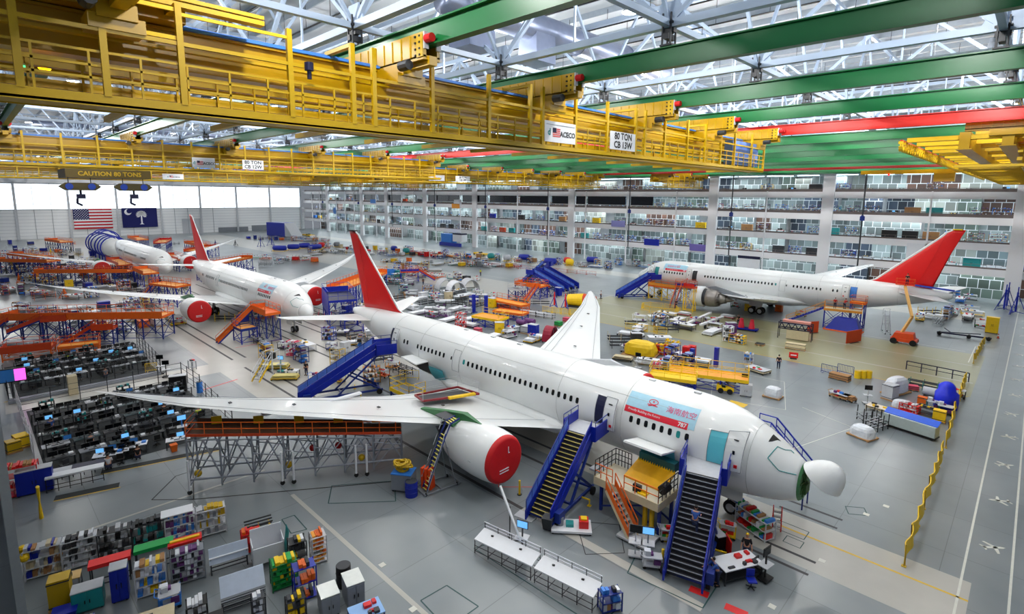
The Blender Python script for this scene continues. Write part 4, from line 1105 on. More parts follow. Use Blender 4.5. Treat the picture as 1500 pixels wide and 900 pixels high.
def g_cabinet(t, c, w=1.2, d=.8, h=1.5, top=None, seed=0):
    MB().box(-w/2,w/2,-d/2,d/2,.1,h).build('body', c, t); MB().box(-w/2-.02,w/2+.02,-d/2-.02,d/2+.02,h,h+.05).build('top', top or LGREY, t)
    for s in (-1,1):
        dd = MB().box(min(s*.02,s*(w/2-.03)),max(s*.02,s*(w/2-.03)),-d/2-.03,-d/2,.16,h-.06).build('door', c, t)
        MB().box(min(s*.08,s*.12),max(s*.08,s*.12),-d/2-.07,-d/2-.03,h*.45,h*.6).build('handle', BLK, dd)
    wheels(t, w, d, .07)
def g_crate(t, c, w=1.2, d=1.0, h=.8, top=None, seed=0):
    m = MB()
    for i in range(5): m.box(-w/2,w/2,-d/2+d*i/5+.01,-d/2+d*(i+1)/5-.03,.12,.15)
    for x in (-w/2+.08,0,w/2-.08): m.box(x-.06,x+.06,-d/2,d/2,0,.12)
    m.build('pallet', WOOD, t); MB().box(-w/2+.05,w/2-.05,-d/2+.05,d/2-.05,.15,h).build('crate', c, t)
    b = MB()
    for z in (.25,h-.15): b.box(-w/2+.03,w/2-.03,-d/2+.03,d/2-.03,z,z+.06)
    b.build('strap', top or DGREY, t)
def g_wrapped(t, c, w=1.8, d=1.2, h=1.3, top=None, seed=0):
    m = MB().box(-w/2,w/2,-d/2,d/2,.06,.16)
    for x in (-w/2+.1,0,w/2-.1): m.box(x-.06,x+.06,-d/2,d/2,0,.06)
    m.build('pallet', WOOD, t); r = random.Random(seed); rings = []
    for k, (s, z) in enumerate(((1,.16),(1.,.45),(.93,.8),(.8,1.05),(.5,1.2),(.1,1.22))):
        rg = []
        for i in range(16):
            a = 2*PI*i/16; q = s*(1+.1*(r.random()-.5)); x = math.copysign(abs(math.cos(a))**.6,math.cos(a)); y = math.copysign(abs(math.sin(a))**.6,math.sin(a))
            rg.append((x*w/2*.95*q, y*d/2*.95*q, z*h/1.22))
        rings.append(rg)
    MB().loft(rings).build('plastic_wrap', c, t, smooth=False)
def g_bin(t, c, w=.7, d=.7, h=.9, top=None, seed=0):
    m = MB(); m.add([(-w*.38,-d*.38,.05),(w*.38,-d*.38,.05),(w*.38,d*.38,.05),(-w*.38,d*.38,.05),(-w/2,-d/2,h),(w/2,-d/2,h),(w/2,d/2,h),(-w/2,d/2,h)],[(3,2,1,0),(4,5,6,7),(0,1,5,4),(1,2,6,5),(2,3,7,6),(3,0,4,7)]); m.build('bin_body', c, t)
    MB().box(-w*.52,w*.52,-d*.52,d*.52,h,h+.06).build('lid', top or c, t)
def g_drum(t, c, w=.6, d=.6, h=.9, top=None, seed=0):
    MB().lathe([(w/2,0),(w/2,h*.3),(w/2+.02,h*.32),(w/2,h*.34),(w/2,h*.64),(w/2+.02,h*.66),(w/2,h*.68),(w/2,h)],20).build('drum_body', c, t, smooth=False)
    MB().lathe([(w/2*.95,h),(w/2*.95,h+.02)],20).build('drum_lid', top or DGREY, t)
def g_ladder(t, c, w=.9, d=2., h=3., top=None, seed=0):
    stair_part(t, (0,-d/2,.15), (0,d*.3,h), .65, c, c, 11, 'ladder_flight', .9)
    MB().box(-w/2,w/2,d*.3,d/2,h-.05,h).build('platform', c, t)
    m = MB()
    for s in (-1,1): m.bar((s*w/2,d/2,.1),(s*w/2,d*.3,h),.05).bar((s*w/2,-d/2,.12),(s*w/2,d/2,.12),.06)
    m.bar((-w/2,d/2,1.2),(w/2,d/2,1.2),.05).build('frame', c, t)
    m = MB()
    for z in (.5,1.): m.bar((-w/2,d/2,h+z),(w/2,d/2,h+z),.04).bar((-w/2,d*.3,h+z),(-w/2,d/2,h+z),.04).bar((w/2,d*.3,h+z),(w/2,d/2,h+z),.04)
    for s in (-1,1): m.bar((s*w/2,d/2,h),(s*w/2,d/2,h+1),.04)
    m.build('guard_rail', c, t); wheels(t, w, d, .1)
def g_jack(t, c, w=1.8, d=1.8, h=2.4, top=None, seed=0):
    MB().tube((0,0,.4),(0,0,h*.8),.16,12).tube((0,0,h*.8),(0,0,h),.09,10).build('ram', top or c, t)
    for k in range(3):
        a = R(90+120*k); p = (w/2*math.cos(a),d/2*math.sin(a)); MB().bar((p[0],p[1],.12),(0,0,h*.75),.1).bar((p[0],p[1],.15),(0,0,.45),.1).cbox(p[0],p[1],0,.28,.28,.08).build('leg', c, t)
def g_kiosk(t, c, w=.8, d=.6, h=1.7, top=None, seed=0):
    MB().box(-w/2,w/2,-d/2,d/2,.1,.18).build('base', c, t); MB().box(-.04,.04,-.04,.04,.18,h).build('post', c, t)
    MB().box(-w/2,w/2,-d/2,d/2,.95,1.0).build('desk_top', top or LGREY, t)
    s = MB().box(-.36,.36,-.04,.02,h-.15,h+.35).build('monitor', BLK, t); MB().box(-.33,.33,-.05,-.04,h-.11,h+.31).build('screen', SCRN if seed%2 else SCRD, s); wheels(t, w, d, .06)
def g_barrier(t, c, w=2.2, d=.5, h=1.1, top=None, seed=0):
    m = MB()
    for s in (-1,1): m.bar((s*w/2,0,0),(s*w/2,0,h),.05).bar((s*(w/2-.2),-d/2,.02),(s*(w/2-.2),d/2,.02),.05)
    m.bar((-w/2,0,h),(w/2,0,h),.05).bar((-w/2,0,.2),(w/2,0,.2),.05).build('frame', c, t)
    m = MB()
    for i in range(1,10): m.bar((-w/2+w*i/10,0,.2),(-w/2+w*i/10,0,h),.025)
    m.build('bars', c, t)
def g_panelstack(t, c, w=2.6, d=1.3, h=.7, top=None, seed=0):
    m = MB()
    for x in (-w/2+.1,w/2-.1): m.box(x-.05,x+.05,-d/2,d/2,.15,.3)
    m.box(-w/2,w/2,-d/2+.05,-d/2+.12,.2,.3).box(-w/2,w/2,d/2-.12,d/2-.05,.2,.3).build('frame', c, t); wheels(t,w,d)
    for k in range(3): MB().box(-w/2+.1*k,w/2-.05*k,-d/2+.04*k,d/2-.08*k,.32+.12*k,.36+.12*k).build('panel', top or PAPER, t)
def g_pipes(t, c, w=2.4, d=1.2, h=1.0, top=None, seed=0):
    m = MB()
    for x in (-w/2,0,w/2):
        m.bar((x,-d/2,0),(x,-d/2,h),.06).bar((x,d/2,0),(x,d/2,h),.06).bar((x,-d/2,.3),(x,d/2,.3),.06).bar((x,-d/2,.7),(x,d/2,.7),.06)
    m.build('frame', c, t)
    for k in range(6):
        MB().tube((-w/2-.2,-d/2+.12+.18*k,.4+(.4 if k%2 else 0)),(w/2+.2,-d/2+.12+.18*k,.4+(.4 if k%2 else 0)),.05,8).build('pipe', top or DGREY, t)
def g_roll(t, c, w=1.8, d=.9, h=1.2, top=None, seed=0):
    MB().tube((-w/2,0,.65),(w/2,0,.65),.45,18).build('roll', c, t, smooth=False)
    m = MB()
    for x in (-w/2+.15,w/2-.15): m.bar((x,-.5,.05),(x,0,.65),.08).bar((x,.5,.05),(x,0,.65),.08).bar((x,-.5,.05),(x,.5,.05),.08)
    m.bar((-w/2+.15,-.5,.05),(w/2-.15,-.5,.05),.08).bar((-w/2+.15,.5,.05),(w/2-.15,.5,.05),.08).build('cradle', top or DGREY, t)
def g_tug(t, c, w=2.6, d=1.4, h=1.2, top=None, seed=0):
    MB().prism([(-w/2,.3),(w/2,.3),(w/2,.75),(w*.12,.85),(0,.6),(-.35,.6),(-.45,.95),(-w/2,.95)],-d/2,d/2,'y').build('body', c, t)
    for x in (-w/2+.45,w/2-.4):
        for y in (-d/2,d/2): MB().tube((x,y-.1,.3),(x,y+.1,.3),.3,14).build('wheel', RUB, t)
    MB().box(-.4,0,-d/2+.3,d/2-.3,.6,.75).box(-.5,-.38,-d/2+.3,d/2-.3,.75,1.15).build('seat', BLK, t)
    MB().bar((.35,0,.75),(.15,0,1.15),.04).tube((.13,0,1.14),(.17,0,1.18),.2,12).build('steering_wheel', BLK, t)
def g_cone(t, c, w=.4, d=.4, h=.75, top=None, seed=0):
    MB().cbox(0,0,0,w,d,.04).build('base', BLK, t); MB().tube((0,0,.04),(0,0,h),.15,14,.03).build('cone', c, t); MB().tube((0,0,h*.5),(0,0,h*.7),.095,14,.07).build('band', PAPER, t)
def g_vessel(t, c, w=2.6, d=2., h=2.2, top=None, seed=0):
    m = MB(); m.M = Matrix.Translation((0,0,1.2)); m.lathe([(.05,-w/2),(.6,-w/2+.1),(.95,-w/2+.4),(1.,0),(.95,w/2-.4),(.6,w/2-.1),(.05,w/2)],22,'x'); m.build('covered_body', c, t, smooth=True)
    m = MB()
    for x in (-w/2+.4,w/2-.4): m.bar((x,-d/2,.12),(x,d/2,.12),.12).bar((x,-d/2,.12),(x,0,.6),.1).bar((x,d/2,.12),(x,0,.6),.1)
    m.bar((-w/2+.4,-d/2,.12),(w/2-.4,-d/2,.12),.12).bar((-w/2+.4,d/2,.12),(w/2-.4,d/2,.12),.12).build('cradle', top or YEL2, t); wheels(t, w, d, .1)
def g_arch(t, c, w=3., d=2., h=1.6, top=None, seed=0):
    m = MB(); o = []; i_ = []
    for k in range(13):
        a = PI*k/12; o.append((w/2*math.cos(a),h*math.sin(a)+.15)); i_.append((w*.46*math.cos(a),h*.92*math.sin(a)+.15))
    m.prism(o+i_[::-1], -d/2, d/2, 'y'); m.build('shell', c, t)
    m = MB()
    for y in (-d/2+.1,0,d/2-.1):
        for a, b in zip(i_, i_[1:]): m.bar((a[0],y,a[1]),(b[0],y,b[1]),.07)
    m.build('rib', top or GREY, t); MB().box(-w/2,w/2,-d/2,-d/2+.1,.05,.16).box(-w/2,w/2,d/2-.1,d/2,.05,.16).build('cradle', DGREY, t); wheels(t,w,d,.06)
def g_chair(t, c, w=.5, d=.5, h=.95, top=None, seed=0):
    MB().box(-.24,.24,-.24,.24,.44,.52).build('seat', c, t); MB().box(-.22,.22,.2,.26,.58,1.0).build('backrest', c, t)
    m = MB().tube((0,0,.1),(0,0,.44),.03,8)
    for k in range(5): a = 2*PI*k/5; m.bar((0,0,.1),(.28*math.cos(a),.28*math.sin(a),.06),.04)
    m.build('base', BLK, t)
def g_desk(t, c, w=1.8, d=.9, h=.78, top=None, seed=0):
    r = random.Random(seed)
    MB().box(-w/2,w/2,-d/2,d/2,h-.05,h).build('desk_top', top or c, t)
    for s in (-1,1): MB().box(s*(w/2-.05)-.03,s*(w/2-.05)+.03,-d/2+.05,d/2-.05,0,h-.05).build('leg', DGREY, t)
    for k in range(1+seed%2+1):
        x = -w/2+.45+.62*k; mo = MB().box(x-.28,x+.28,.12,.16,h+.12,h+.5).box(x-.03,x+.03,.14,.18,h,h+.2).box(x-.12,x+.12,.06,.24,h,h+.02).build('monitor', BLK, t)
        MB().box(x-.26,x+.26,.11,.12,h+.14,h+.48).build('screen', r.choice([SCRD,SCRN,SCRD,SCRD,SCRD,SCRB,SCRD,SCRD]), mo)
    MB().box(-.3,.15,-.3,-.14,h,h+.025).box(.2,.5,-.3,-.1,h,h+.01).build('keyboard', DGREY, t)
    MB().box(w/2-.4,w/2-.1,-.1,.25,h,h+.12).build('paper_tray', r.choice([PAPER,BLUL,LGREY]), t)
GEN = {k[2:]: v for k, v in list(globals().items()) if k.startswith('g_')}
CATS = dict(cart='cart', table='work table', rack='storage rack', cabinet='cabinet', crate='crate', wrapped='wrapped load', bin='bin', drum='drum', ladder='step ladder', jack='jack', kiosk='computer stand', barrier='barrier', panelstack='panel trolley', pipes='pipe rack', roll='roll', tug='tow tractor', cone='traffic cone', vessel='covered engine stand', arch='fuselage shell', chair='office chair', desk='desk')
NAMES = dict(cart='parts_cart', table='work_table', rack='storage_rack', cabinet='tool_cabinet', crate='shipping_crate', wrapped='wrapped_pallet', bin='waste_bin', drum='drum', ladder='platform_ladder', jack='tripod_jack', kiosk='computer_stand', barrier='crowd_barrier', panelstack='panel_trolley', pipes='pipe_rack', roll='material_roll', tug='tow_tractor', cone='traffic_cone', vessel='covered_stand', arch='fuselage_shell', chair='office_chair', desk='computer_desk')
def put(kind, x, y, rz, c, label, group=None, z=0, seed=None, **kw):
    seed = rnd.randrange(3) if seed is None else seed
    key = (kind, c.name, seed, tuple(sorted((k, getattr(v,'name',v) if not isinstance(v,(list,)) else len(v)) for k, v in kw.items())))
    if key in PROTO:
        o = dup(PROTO[key], (x,y,z), rz, label)
        if group: o['group'] = group
        elif 'group' in o: del o['group']
        return o
    t = thing(NAMES[kind], label, CATS[kind], (x,y,z), rz, group)
    GEN[kind](t, c, seed=seed, **kw); PROTO[key] = t
    return t
def at(kind, u, v, rz, c, label, **kw):
    p = fl(u, v); return put(kind, p.x, p.y, R(rz), c, label, **kw)
# ---- people
def person(label, loc, rz, shirt='blue', pose='stand', scale=1., vest=False, hair=HAIR, cap=None):
    t = thing('person', label, 'person', loc, rz)
    bend = {'stand':0,'bend':.5,'sit':0,'walk':0,'climb':.12}[pose]
    hz = .93 if pose != 'sit' else .52
    hip = Vector((0,0,hz)); ch = hip+Vector((0,-.5*math.sin(bend)-.0,.48*math.cos(bend))); nk = ch+Vector((0,-.06*math.sin(bend),.1)); hd = nk+Vector((0,-.03,.17))
    J = [hip, hip+(ch-hip)*.5, ch, nk]
    E_ = [(0,1),(1,2),(2,3)]; RR = [.15,.135,.165,.06]
    def add(p, par, r): J.append(Vector(p)); E_.append((par, len(J)-1)); RR.append(r); return len(J)-1
    arms = {'stand':((.26,.0,-.28),(.3,-.1,-.52)),'walk':((.25,.12,-.26),(.27,.02,-.5)),'bend':((.22,-.25,-.2),(.2,-.45,-.25)),'sit':((.24,-.15,-.24),(.18,-.38,-.2)),'climb':((.22,-.1,-.26),(.24,-.34,-.3))}[pose]
    hands = []
    for s in (-1,1):
        sh = add(ch+Vector((s*.19,0,.02)), 2, .065)
        e0, h0 = arms
        sw = (-1 if s > 0 else 1) if pose == 'walk' else 1
        el = add(ch+Vector((s*e0[0],e0[1]*sw,e0[2])), sh, .048); wr = add(ch+Vector((s*h0[0],h0[1]*sw,h0[2])), el, .034)
        d = (J[wr]-J[el]).normalized(); pa = add(J[wr]+d*.07, wr, .038); hands.append((pa, d, s))
    for s in (-1,1):
        st = (.2*s if pose == 'walk' else 0)
        h = add(hip+Vector((s*.1,0,-.06)), 0, .105)
        if pose == 'sit': k = add(hip+Vector((s*.12,-.42,-.02)), h, .07); a = add(Vector((s*.12,-.42,.08)), k, .045); f = add(Vector((s*.12,-.58,.04)), a, .04)
        elif pose == 'climb' and s > 0: k = add(Vector((s*.12,-.3,.72)), h, .07); a = add(Vector((s*.12,-.2,.32)), k, .045); f = add(Vector((s*.12,-.36,.28)), a, .04)
        else: k = add(Vector((s*.12,-.03-st*.6,.5)), h, .07); a = add(Vector((s*.12,-st*1.1+.02,.09)), k, .045); f = add(Vector((s*.12,-.15-st*1.1,.05)), a, .042)
    for pa, d, s in hands:
        for k in range(4):
            b = add(J[pa]+d*.035+Vector(((k-1.5)*.004,(k-1.5)*.022,0)), pa, .011); b = add(J[b]+d*(.045,.055,.05,.038)[k]+Vector((-s*.012,0,0)), b, .009)
        add(J[pa]+d*.02+Vector((-s*.02,-.05,0)), pa, .011)
    def skinmesh(name, keep, grow, m, parent, label=None):
        me = bpy.data.meshes.new(name); idx = {i:n for n, i in enumerate(keep)}
        me.from_pydata([J[i] for i in keep], [(idx[a],idx[b]) for a, b in E_ if a in idx and b in idx], [])
        me.materials.append(m); o = bpy.data.objects.new(name, me); COL.objects.link(o); o.parent = parent
        mod = o.modifiers.new('skin','SKIN'); md = o.modifiers.new('sub','SUBSURF'); md.levels = 1; md.render_levels = 1
        if not me.skin_vertices: bpy.context.view_layer.objects.active = o
        sv = me.skin_vertices[0].data if me.skin_vertices else None
        if sv is None: me.update()
        for i in keep:
            if sv: sv[idx[i]].radius = (RR[i]+grow, RR[i]+grow); sv[idx[i]].use_root = (i == keep[0])
        if label: o['label'] = label
        return o
    # body surface evaluated once so that it is a plain mesh
    def solid(name, keep, grow, m, parent):
        bm = None
        import bmesh
        me = bpy.data.meshes.new(name); idx = {i:n for n, i in enumerate(keep)}
        me.from_pydata([J[i] for i in keep], [(idx[a],idx[b]) for a, b in E_ if a in idx and b in idx], [])
        bm = bmesh.new(); bm.from_mesh(me); ly = bm.verts.layers.skin.verify(); bm.verts.ensure_lookup_table()
        for i in keep: bm.verts[idx[i]][ly].radius = (RR[i]+grow,)*2; bm.verts[idx[i]][ly].use_root = (i == keep[0])
        bm.to_mesh(me); bm.free(); me.materials.append(m)
        o = bpy.data.objects.new(name, me); COL.objects.link(o); o.parent = parent
        o.modifiers.new('skin','SKIN'); s_ = o.modifiers.new('sub','SUBSURF'); s_.levels = 1; s_.render_levels = 1
        return o
    n = len(J)
    body = solid('body', list(range(n)), 0, SKIN, t)
    sh = [0,1,2,4,5,8,9] ; solid('shirt', sh, .014, SHIRT['yellow'] if vest else SHIRT[shirt], t)
    base = 12
    solid('trousers', [0, base, base+1, base+2, base+4, base+5, base+6], .014, JEAN, t)
    h = MB(); M0 = Matrix.Translation(hd); h.M = M0
    h.lathe([(.02,-.125),(.055,-.11),(.07,-.05),(.085,.02),(.08,.08),(.05,.12),(.005,.135)],14)
    h.box(-.012,.012,-.115,-.07,-.03,.02).box(-.1,-.08,-.02,.02,-.04,.02).box(.08,.1,-.02,.02,-.04,.02); hh = h.build('head', SKIN, t, smooth=False)
    h = MB(); h.M = M0; h.box(-.04,-.018,-.088,-.07,.015,.03).box(.018,.04,-.088,-.07,.015,.03).box(-.025,.025,-.082,-.06,-.065,-.055); h.build('face_features', HAIR, hh)
    h = MB(); h.M = M0 @ Matrix.Translation((0,.014,.02)); h.lathe([(.088,-.02),(.094,.04),(.085,.09),(.05,.125),(.005,.132)],14); h.build('hair', cap or hair, hh)
    f = MB()
    for s in (-1,1):
        a = J[base+2 if s < 0 else base+6]; f.cbox(a.x,a.y-.07,max(0,a.z-.09),.1,.28,.1)
    f.build('shoes', BLK, t)
    t.scale = (scale,)*3
    return t
# ================================================================== equipment round the nearest airliner
boarding_stairs('blue boarding stairs at the rear open door near the engine with red cover', (-14.0,-10.4), (-14.75,-5.4), 4.5, 1.9, 20)
boarding_stairs('widest blue boarding stairs at the front door by the open nose', (-4.55,-9.0), (-5.75,-4.6), 4.42, 2.1, 20, stripe=GREY)
boarding_stairs('blue boarding stairs at the tail door, its foot hidden behind the long wing', (-45.5,-12.2), (-43.1,-5.0), 4.75, 1.9, 22)
# -------- cargo platform with sloped yellow ramp
t = thing('cargo_work_platform', 'beige cargo platform with orange-railed stairs and yellow ramp below the airliner doors', 'work platform', (-9.8,-5.0,0), 0)
MB().box(-2.6,2.2,-1.6,.9,2.35,2.5).build('deck', mat('deck_beige',(.8,.77,.68),.5), t)
MB().box(-2.65,2.25,-1.68,-1.6,2.0,2.55).box(-2.68,-2.6,-1.6,.9,2.0,2.55).box(2.2,2.28,-1.6,.9,2.0,2.55).build('deck_edge', BEIGE, t)
MB().add([(-1.2,-.2,2.5),(1.7,-.2,2.5),(1.7,1.5,3.05),(-1.2,1.5,3.05),(-1.2,-.2,2.6),(1.7,-.2,2.6),(1.7,1.5,3.15),(-1.2,1.5,3.15)],[(3,2,1,0),(4,5,6,7),(0,1,5,4),(1,2,6,5),(2,3,7,6),(3,0,4,7)]).build('sloped_ramp', mat('ramp_yellow',(.9,.66,.05),.5), t)
q = MB()
for i in range(16): q.prism([(-1.2+2.9*i/16,3.12),(-1.2+2.9*(i+.5)/16,3.34),(-1.2+2.9*(i+1)/16,3.12)],1.5,1.56,'y')
q.build('serrated_edge', YEL2, t)
MB().box(-1.1,1.6,1.56,2.2,3.15,3.75).build('roller_panel', mat('teal_dark',(.05,.38,.42),.5), t)
r_ = MB()
for (a, b) in (((-2.6,-1.6),(-1.2,-1.6)),((-.3,-1.6),(2.2,-1.6))):
    for z in (3.0,3.5): r_.bar((*a,z),(*b,z),.045)
    for k in range(4): x = a[0]+(b[0]-a[0])*k/3; r_.bar((x,-1.6,2.5),(x,-1.6,3.5),.045)
r_.build('orange_rail', ORG, t)
r_ = MB()
for (a, b) in (((2.2,-1.6),(2.2,.9)),((-2.6,-1.6),(-2.6,.9)),((-2.6,.9),(-1.3,.9))):
    for z in (2.9,3.3,3.7): r_.bar((*a,z),(*b,z),.045)
    for k in range(6): r_.bar((a[0]+(b[0]-a[0])*k/5,a[1]+(b[1]-a[1])*k/5,2.5),(a[0]+(b[0]-a[0])*k/5,a[1]+(b[1]-a[1])*k/5,3.7),.045)
r_.build('black_rail', BLK, t)
stair_part(t, (1.1,-2.6,.25), (-1.0,-2.1,2.45), .8, BEIGE, ORG, 9)
MB().box(.2,2.3,-3.1,-1.3,.12,.24).build('base_plate', LGREY, t)
for x in (1.1,1.6): MB().tube((x,-1.2,.24),(x,-1.2,2.3),.16,14).build('lift_column', YEL, t)
for (x,y) in ((-2.3,-1.2),(-2.3,.6),(2.0,.6),(2.0,-1.0)): MB().box(x-.09,x+.09,y-.09,y+.09,0,2.35).build('leg', BLU2, t)
MB().bar((-2.3,-1.2,.3),(2.0,-1.0,2.1),.1).bar((2.0,-1.0,.3),(-2.3,-1.2,2.1),.1).bar((-2.3,.6,.3),(2.0,.6,2.1),.1).bar((2,.6,.3),(-2.3,.6,2.1),.1).build('scissor_arm', BLU2, t)
MB().box(.2,.75,-1.35,-1.1,2.5,3.0).build('control_panel', BLK, t)
q = MB(); q.cbox(.9,-1.2,2.5,.6,.45,.12).cbox(.95,-1.15,2.62,.3,.2,.12).build('yellow_tool_bag', YEL2, t)
MB().tube((2.05,-.9,3.1),(2.05,-.2,3.1),.32,14).build('cable_reel', BLK, t)
MB().box(-3.6,-2.68,-.9,.4,2.35,2.5).build('side_step', LGREY, t)
# -------- engine access stand
t = thing('engine_access_ladder', 'blue and grey ladder stand leaning over the engine cowl with red cover', 'ladder', (-22.5,-12.4,0), R(-8))
q = MB()
for s in (-.32,.32): q.bar((s,-1.0,.15),(s,.55,3.9),.07,.12).bar((s,.55,3.9),(s,1.0,4.75),.07,.12).bar((s,1.0,4.75),(s,1.8,5.0),.07,.12)
q.build('ladder_rail', BLU2, t); q = MB()
for k in range(15): a = .15+k*.27; q.bar((-.32,-1+1.55*(a-.15)/3.75,a),(.32,-1+1.55*(a-.15)/3.75,a),.09,.03)
for k in range(4): q.bar((-.32,1.0+.2*k,4.75+.06*k),(.32,1.0+.2*k,4.75+.06*k),.09,.03)
q.build('rung', mat('rung_yellow',(.9,.85,.4),.5), t); q = MB()
for s in (-.75,.75):
    q.bar((s,-1.4,.12),(s,1.6,.12),.07).bar((s,-1.3,.12),(s*.45,.3,3.3),.05).bar((s,1.2,.12),(s*.45,.5,3.6),.05)
for y in (-1.4,0,1.6): q.bar((-.75,y,.12),(.75,y,.12),.07)
q.bar((-.75,-.6,1.4),(.75,-.6,1.4),.04).build('base_frame', GREY, t)
q = MB()
for s in (-.5,.5):
    for k in range(4): q.bar((s,-1.0+.5*k,.9+1.1*k),(s,-1+.5*k+.35,1.7+1.1*k),.04)
q.build('handrail', LGREY, t); wheels(t, 1.6, 2.8, .12)
# -------- grey truss stand under the long wing with an orange-railed walkway
t = thing('wing_access_stand', 'long grey tubular scaffold with orange guard rail under the long wing of the open-nosed airliner', 'work stand', (0,0,0), 0)
foot = [(-34.2,-25.4),(-31.2,-20.6),(-27.6,-14.8),(-24.6,-10.0)]
A_ = Vector((-34.4,-25.6,0)); B_ = Vector((-26.3,-12.9,0)); dv = (B_-A_); Ln = dv.length; dv.normalize(); nv = Vector((-dv.y,dv.x,0))
def P_(s, o, z): q = A_+dv*s+nv*o; return (q.x,q.y,z)
dk = MB(); ed = MB(); gr = MB(); tb = MB(); wt = MB(); sc_ = MB()
O0, O1 = 0, 1.9
def HZ(s): return 4.4-1.25*s/Ln
dk.add([P_(0,O0,HZ(0)-.1),P_(Ln,O0,HZ(Ln)-.1),P_(Ln,O1,HZ(Ln)-.1),P_(0,O1,HZ(0)-.1),P_(0,O0,HZ(0)),P_(Ln,O0,HZ(Ln)),P_(Ln,O1,HZ(Ln)),P_(0,O1,HZ(0))],[(3,2,1,0),(4,5,6,7),(0,1,5,4),(1,2,6,5),(2,3,7,6),(3,0,4,7)])
dk.build('deck', mat('plywood_dark',(.4,.28,.2),.7), t)
ed.bar(P_(0,O0,HZ(0)),P_(Ln,O0,HZ(Ln)),.06,.2).bar(P_(0,O0,HZ(0)),P_(0,O1,HZ(0)),.06,.2); ed.build('deck_edge', ORGD, t)
for z in (.5,.98): gr.bar(P_(0,O0,HZ(0)+z),P_(Ln,O0,HZ(Ln)+z-.05),.05).bar(P_(0,O0,HZ(0)+z),P_(0,O1,HZ(0)+z),.05)
k = 0
while k <= Ln: gr.bar(P_(k,O0,HZ(k)),P_(k,O0,HZ(k)+.98),.05); k += 1.22
gr.build('guard_rail', ORG, t)
for k in range(5):
    MB().bar(P_(1.2+2.9*k,O1-.15,HZ(k*2.9)+.3),P_(1.9+2.9*k,O1-.15,HZ(k*2.9)+.3),.1,.6).build('yellow_pad', YEL, t)
MB().bar(P_(.2,O1-.02,HZ(0)+.25),P_(Ln-3,O1-.02,HZ(Ln)+.3),.03,.5).build('toe_board', mat('board_brown',(.3,.2,.15),.7), t)
n = 7
for i in range(n+1):
    s = Ln*i/n; H_ = HZ(s)
    for o in (O0,O1): tb.tube(P_(s,o,.35),P_(s,o,H_-.1),.07,8)
    tb.tube(P_(s,O0,.6),P_(s,O1,H_-.5),.05,6).tube(P_(s,O0,.6),P_(s,O1,.6),.04,6).tube(P_(s,O0,2.3),P_(s,O1,2.3),.04,6).tube(P_(s,O1,.6),P_(s,O0,H_-.5),.035,6)
    if i < n:
        s2 = Ln*(i+1)/n; sm_ = (s+s2)/2
        for o in (O0,O1):
            tb.tube(P_(s,o,1.),P_(s2,o,1.),.08,6).tube(P_(s,o,H_-.4),P_(s2,o,H_-.5),.055,6).tube(P_(s,o,1.),P_(sm_,o,H_-.45),.055,6).tube(P_(sm_,o,H_-.45),P_(s2,o,1.),.055,6).tube(P_(s,o,2.6),P_(s2,o,2.2),.045,6).tube(P_(s,o,.5),P_(s2,o,H_-.5),.04,6)
tb.build('tubular_frame', GALV, t)
for s in (.05,6.3,7.1,11.6,12.4):
    m_ = MB(); m_.tube(P_(s,O0-.25,.3),P_(s,O0-.25,2.6),.08,10).tube(P_(s,O0-.25,2.4),P_(s,O0,2.4),.05,6).tube(P_(s,O0-.25,.5),P_(s,O0,.5),.05,6); m_.build('jack_post', PAPER, t)
    m_ = MB(); p = P_(s,O0-.25,0); m_.tube((p[0]-.06,p[1],.16),(p[0]+.06,p[1],.16),.16,12); m_.build('caster', BLK, t)
for s in (.5,6.7,12.0):
    q = MB(); q.ball(P_(s,O0+.3,1.3), .27, 10); q.build('wrapped_weight', YEL, t)
for s in (8.3,10.2):
    q = MB(); q.ball(P_(s,O1-.4,1.9), .28, 8); q.build('red_bundle', REDC, t)
# yellow hose heap on a grey box cart, blue drum, orange panels
t = thing('hose_cart', 'grey cart piled with coiled yellow hose near the engine', 'cart', (-24.0,-14.3,0), R(35))
MB().box(-.75,.75,-.6,.6,.15,1.35).build('body', GREY, t); MB().box(-.78,.78,-.63,.63,1.35,1.42).build('rim', BLUL, t); wheels(t,1.5,1.2)
q = MB(); r2 = random.Random(3)
for k in range(9):
    cx, cy, rr, z = r2.uniform(-.3,.3), r2.uniform(-.2,.2), r2.uniform(.3,.55), 1.5+.08*k
    P = [(cx+rr*math.cos(2*PI*i/14), cy+rr*math.sin(2*PI*i/14)*.8, z+.08*math.sin(4*PI*i/14+k)) for i in range(15)]
    q.path(P, .075, 7)
q.build('coiled_hose', YEL, t)
put('drum', -22.85, -14.45, 0, BLU, 'shiny blue drum on its stand beside the yellow hose cart', h=1.1, w=.9, d=.9)
t = thing('folded_barrier', 'orange folded fabric barrier panels standing beside the blue drum', 'barrier', (-22.8,-12.9,0), R(20))
for k in range(3): MB().add([(k*.32-.5,-.3,0),(k*.32-.3,-.3,0),(k*.32-.3,.3,0),(k*.32-.5,.3,0),(k*.32-.62,-.2,1.5),(k*.32-.42,-.2,1.5),(k*.32-.42,.35,1.5),(k*.32-.62,.35,1.5)],[(3,2,1,0),(4,5,6,7),(0,1,5,4),(1,2,6,5),(2,3,7,6),(3,0,4,7)]).build('fabric_panel', mat('vivid_orange',(.95,.3,.05),.6), t)
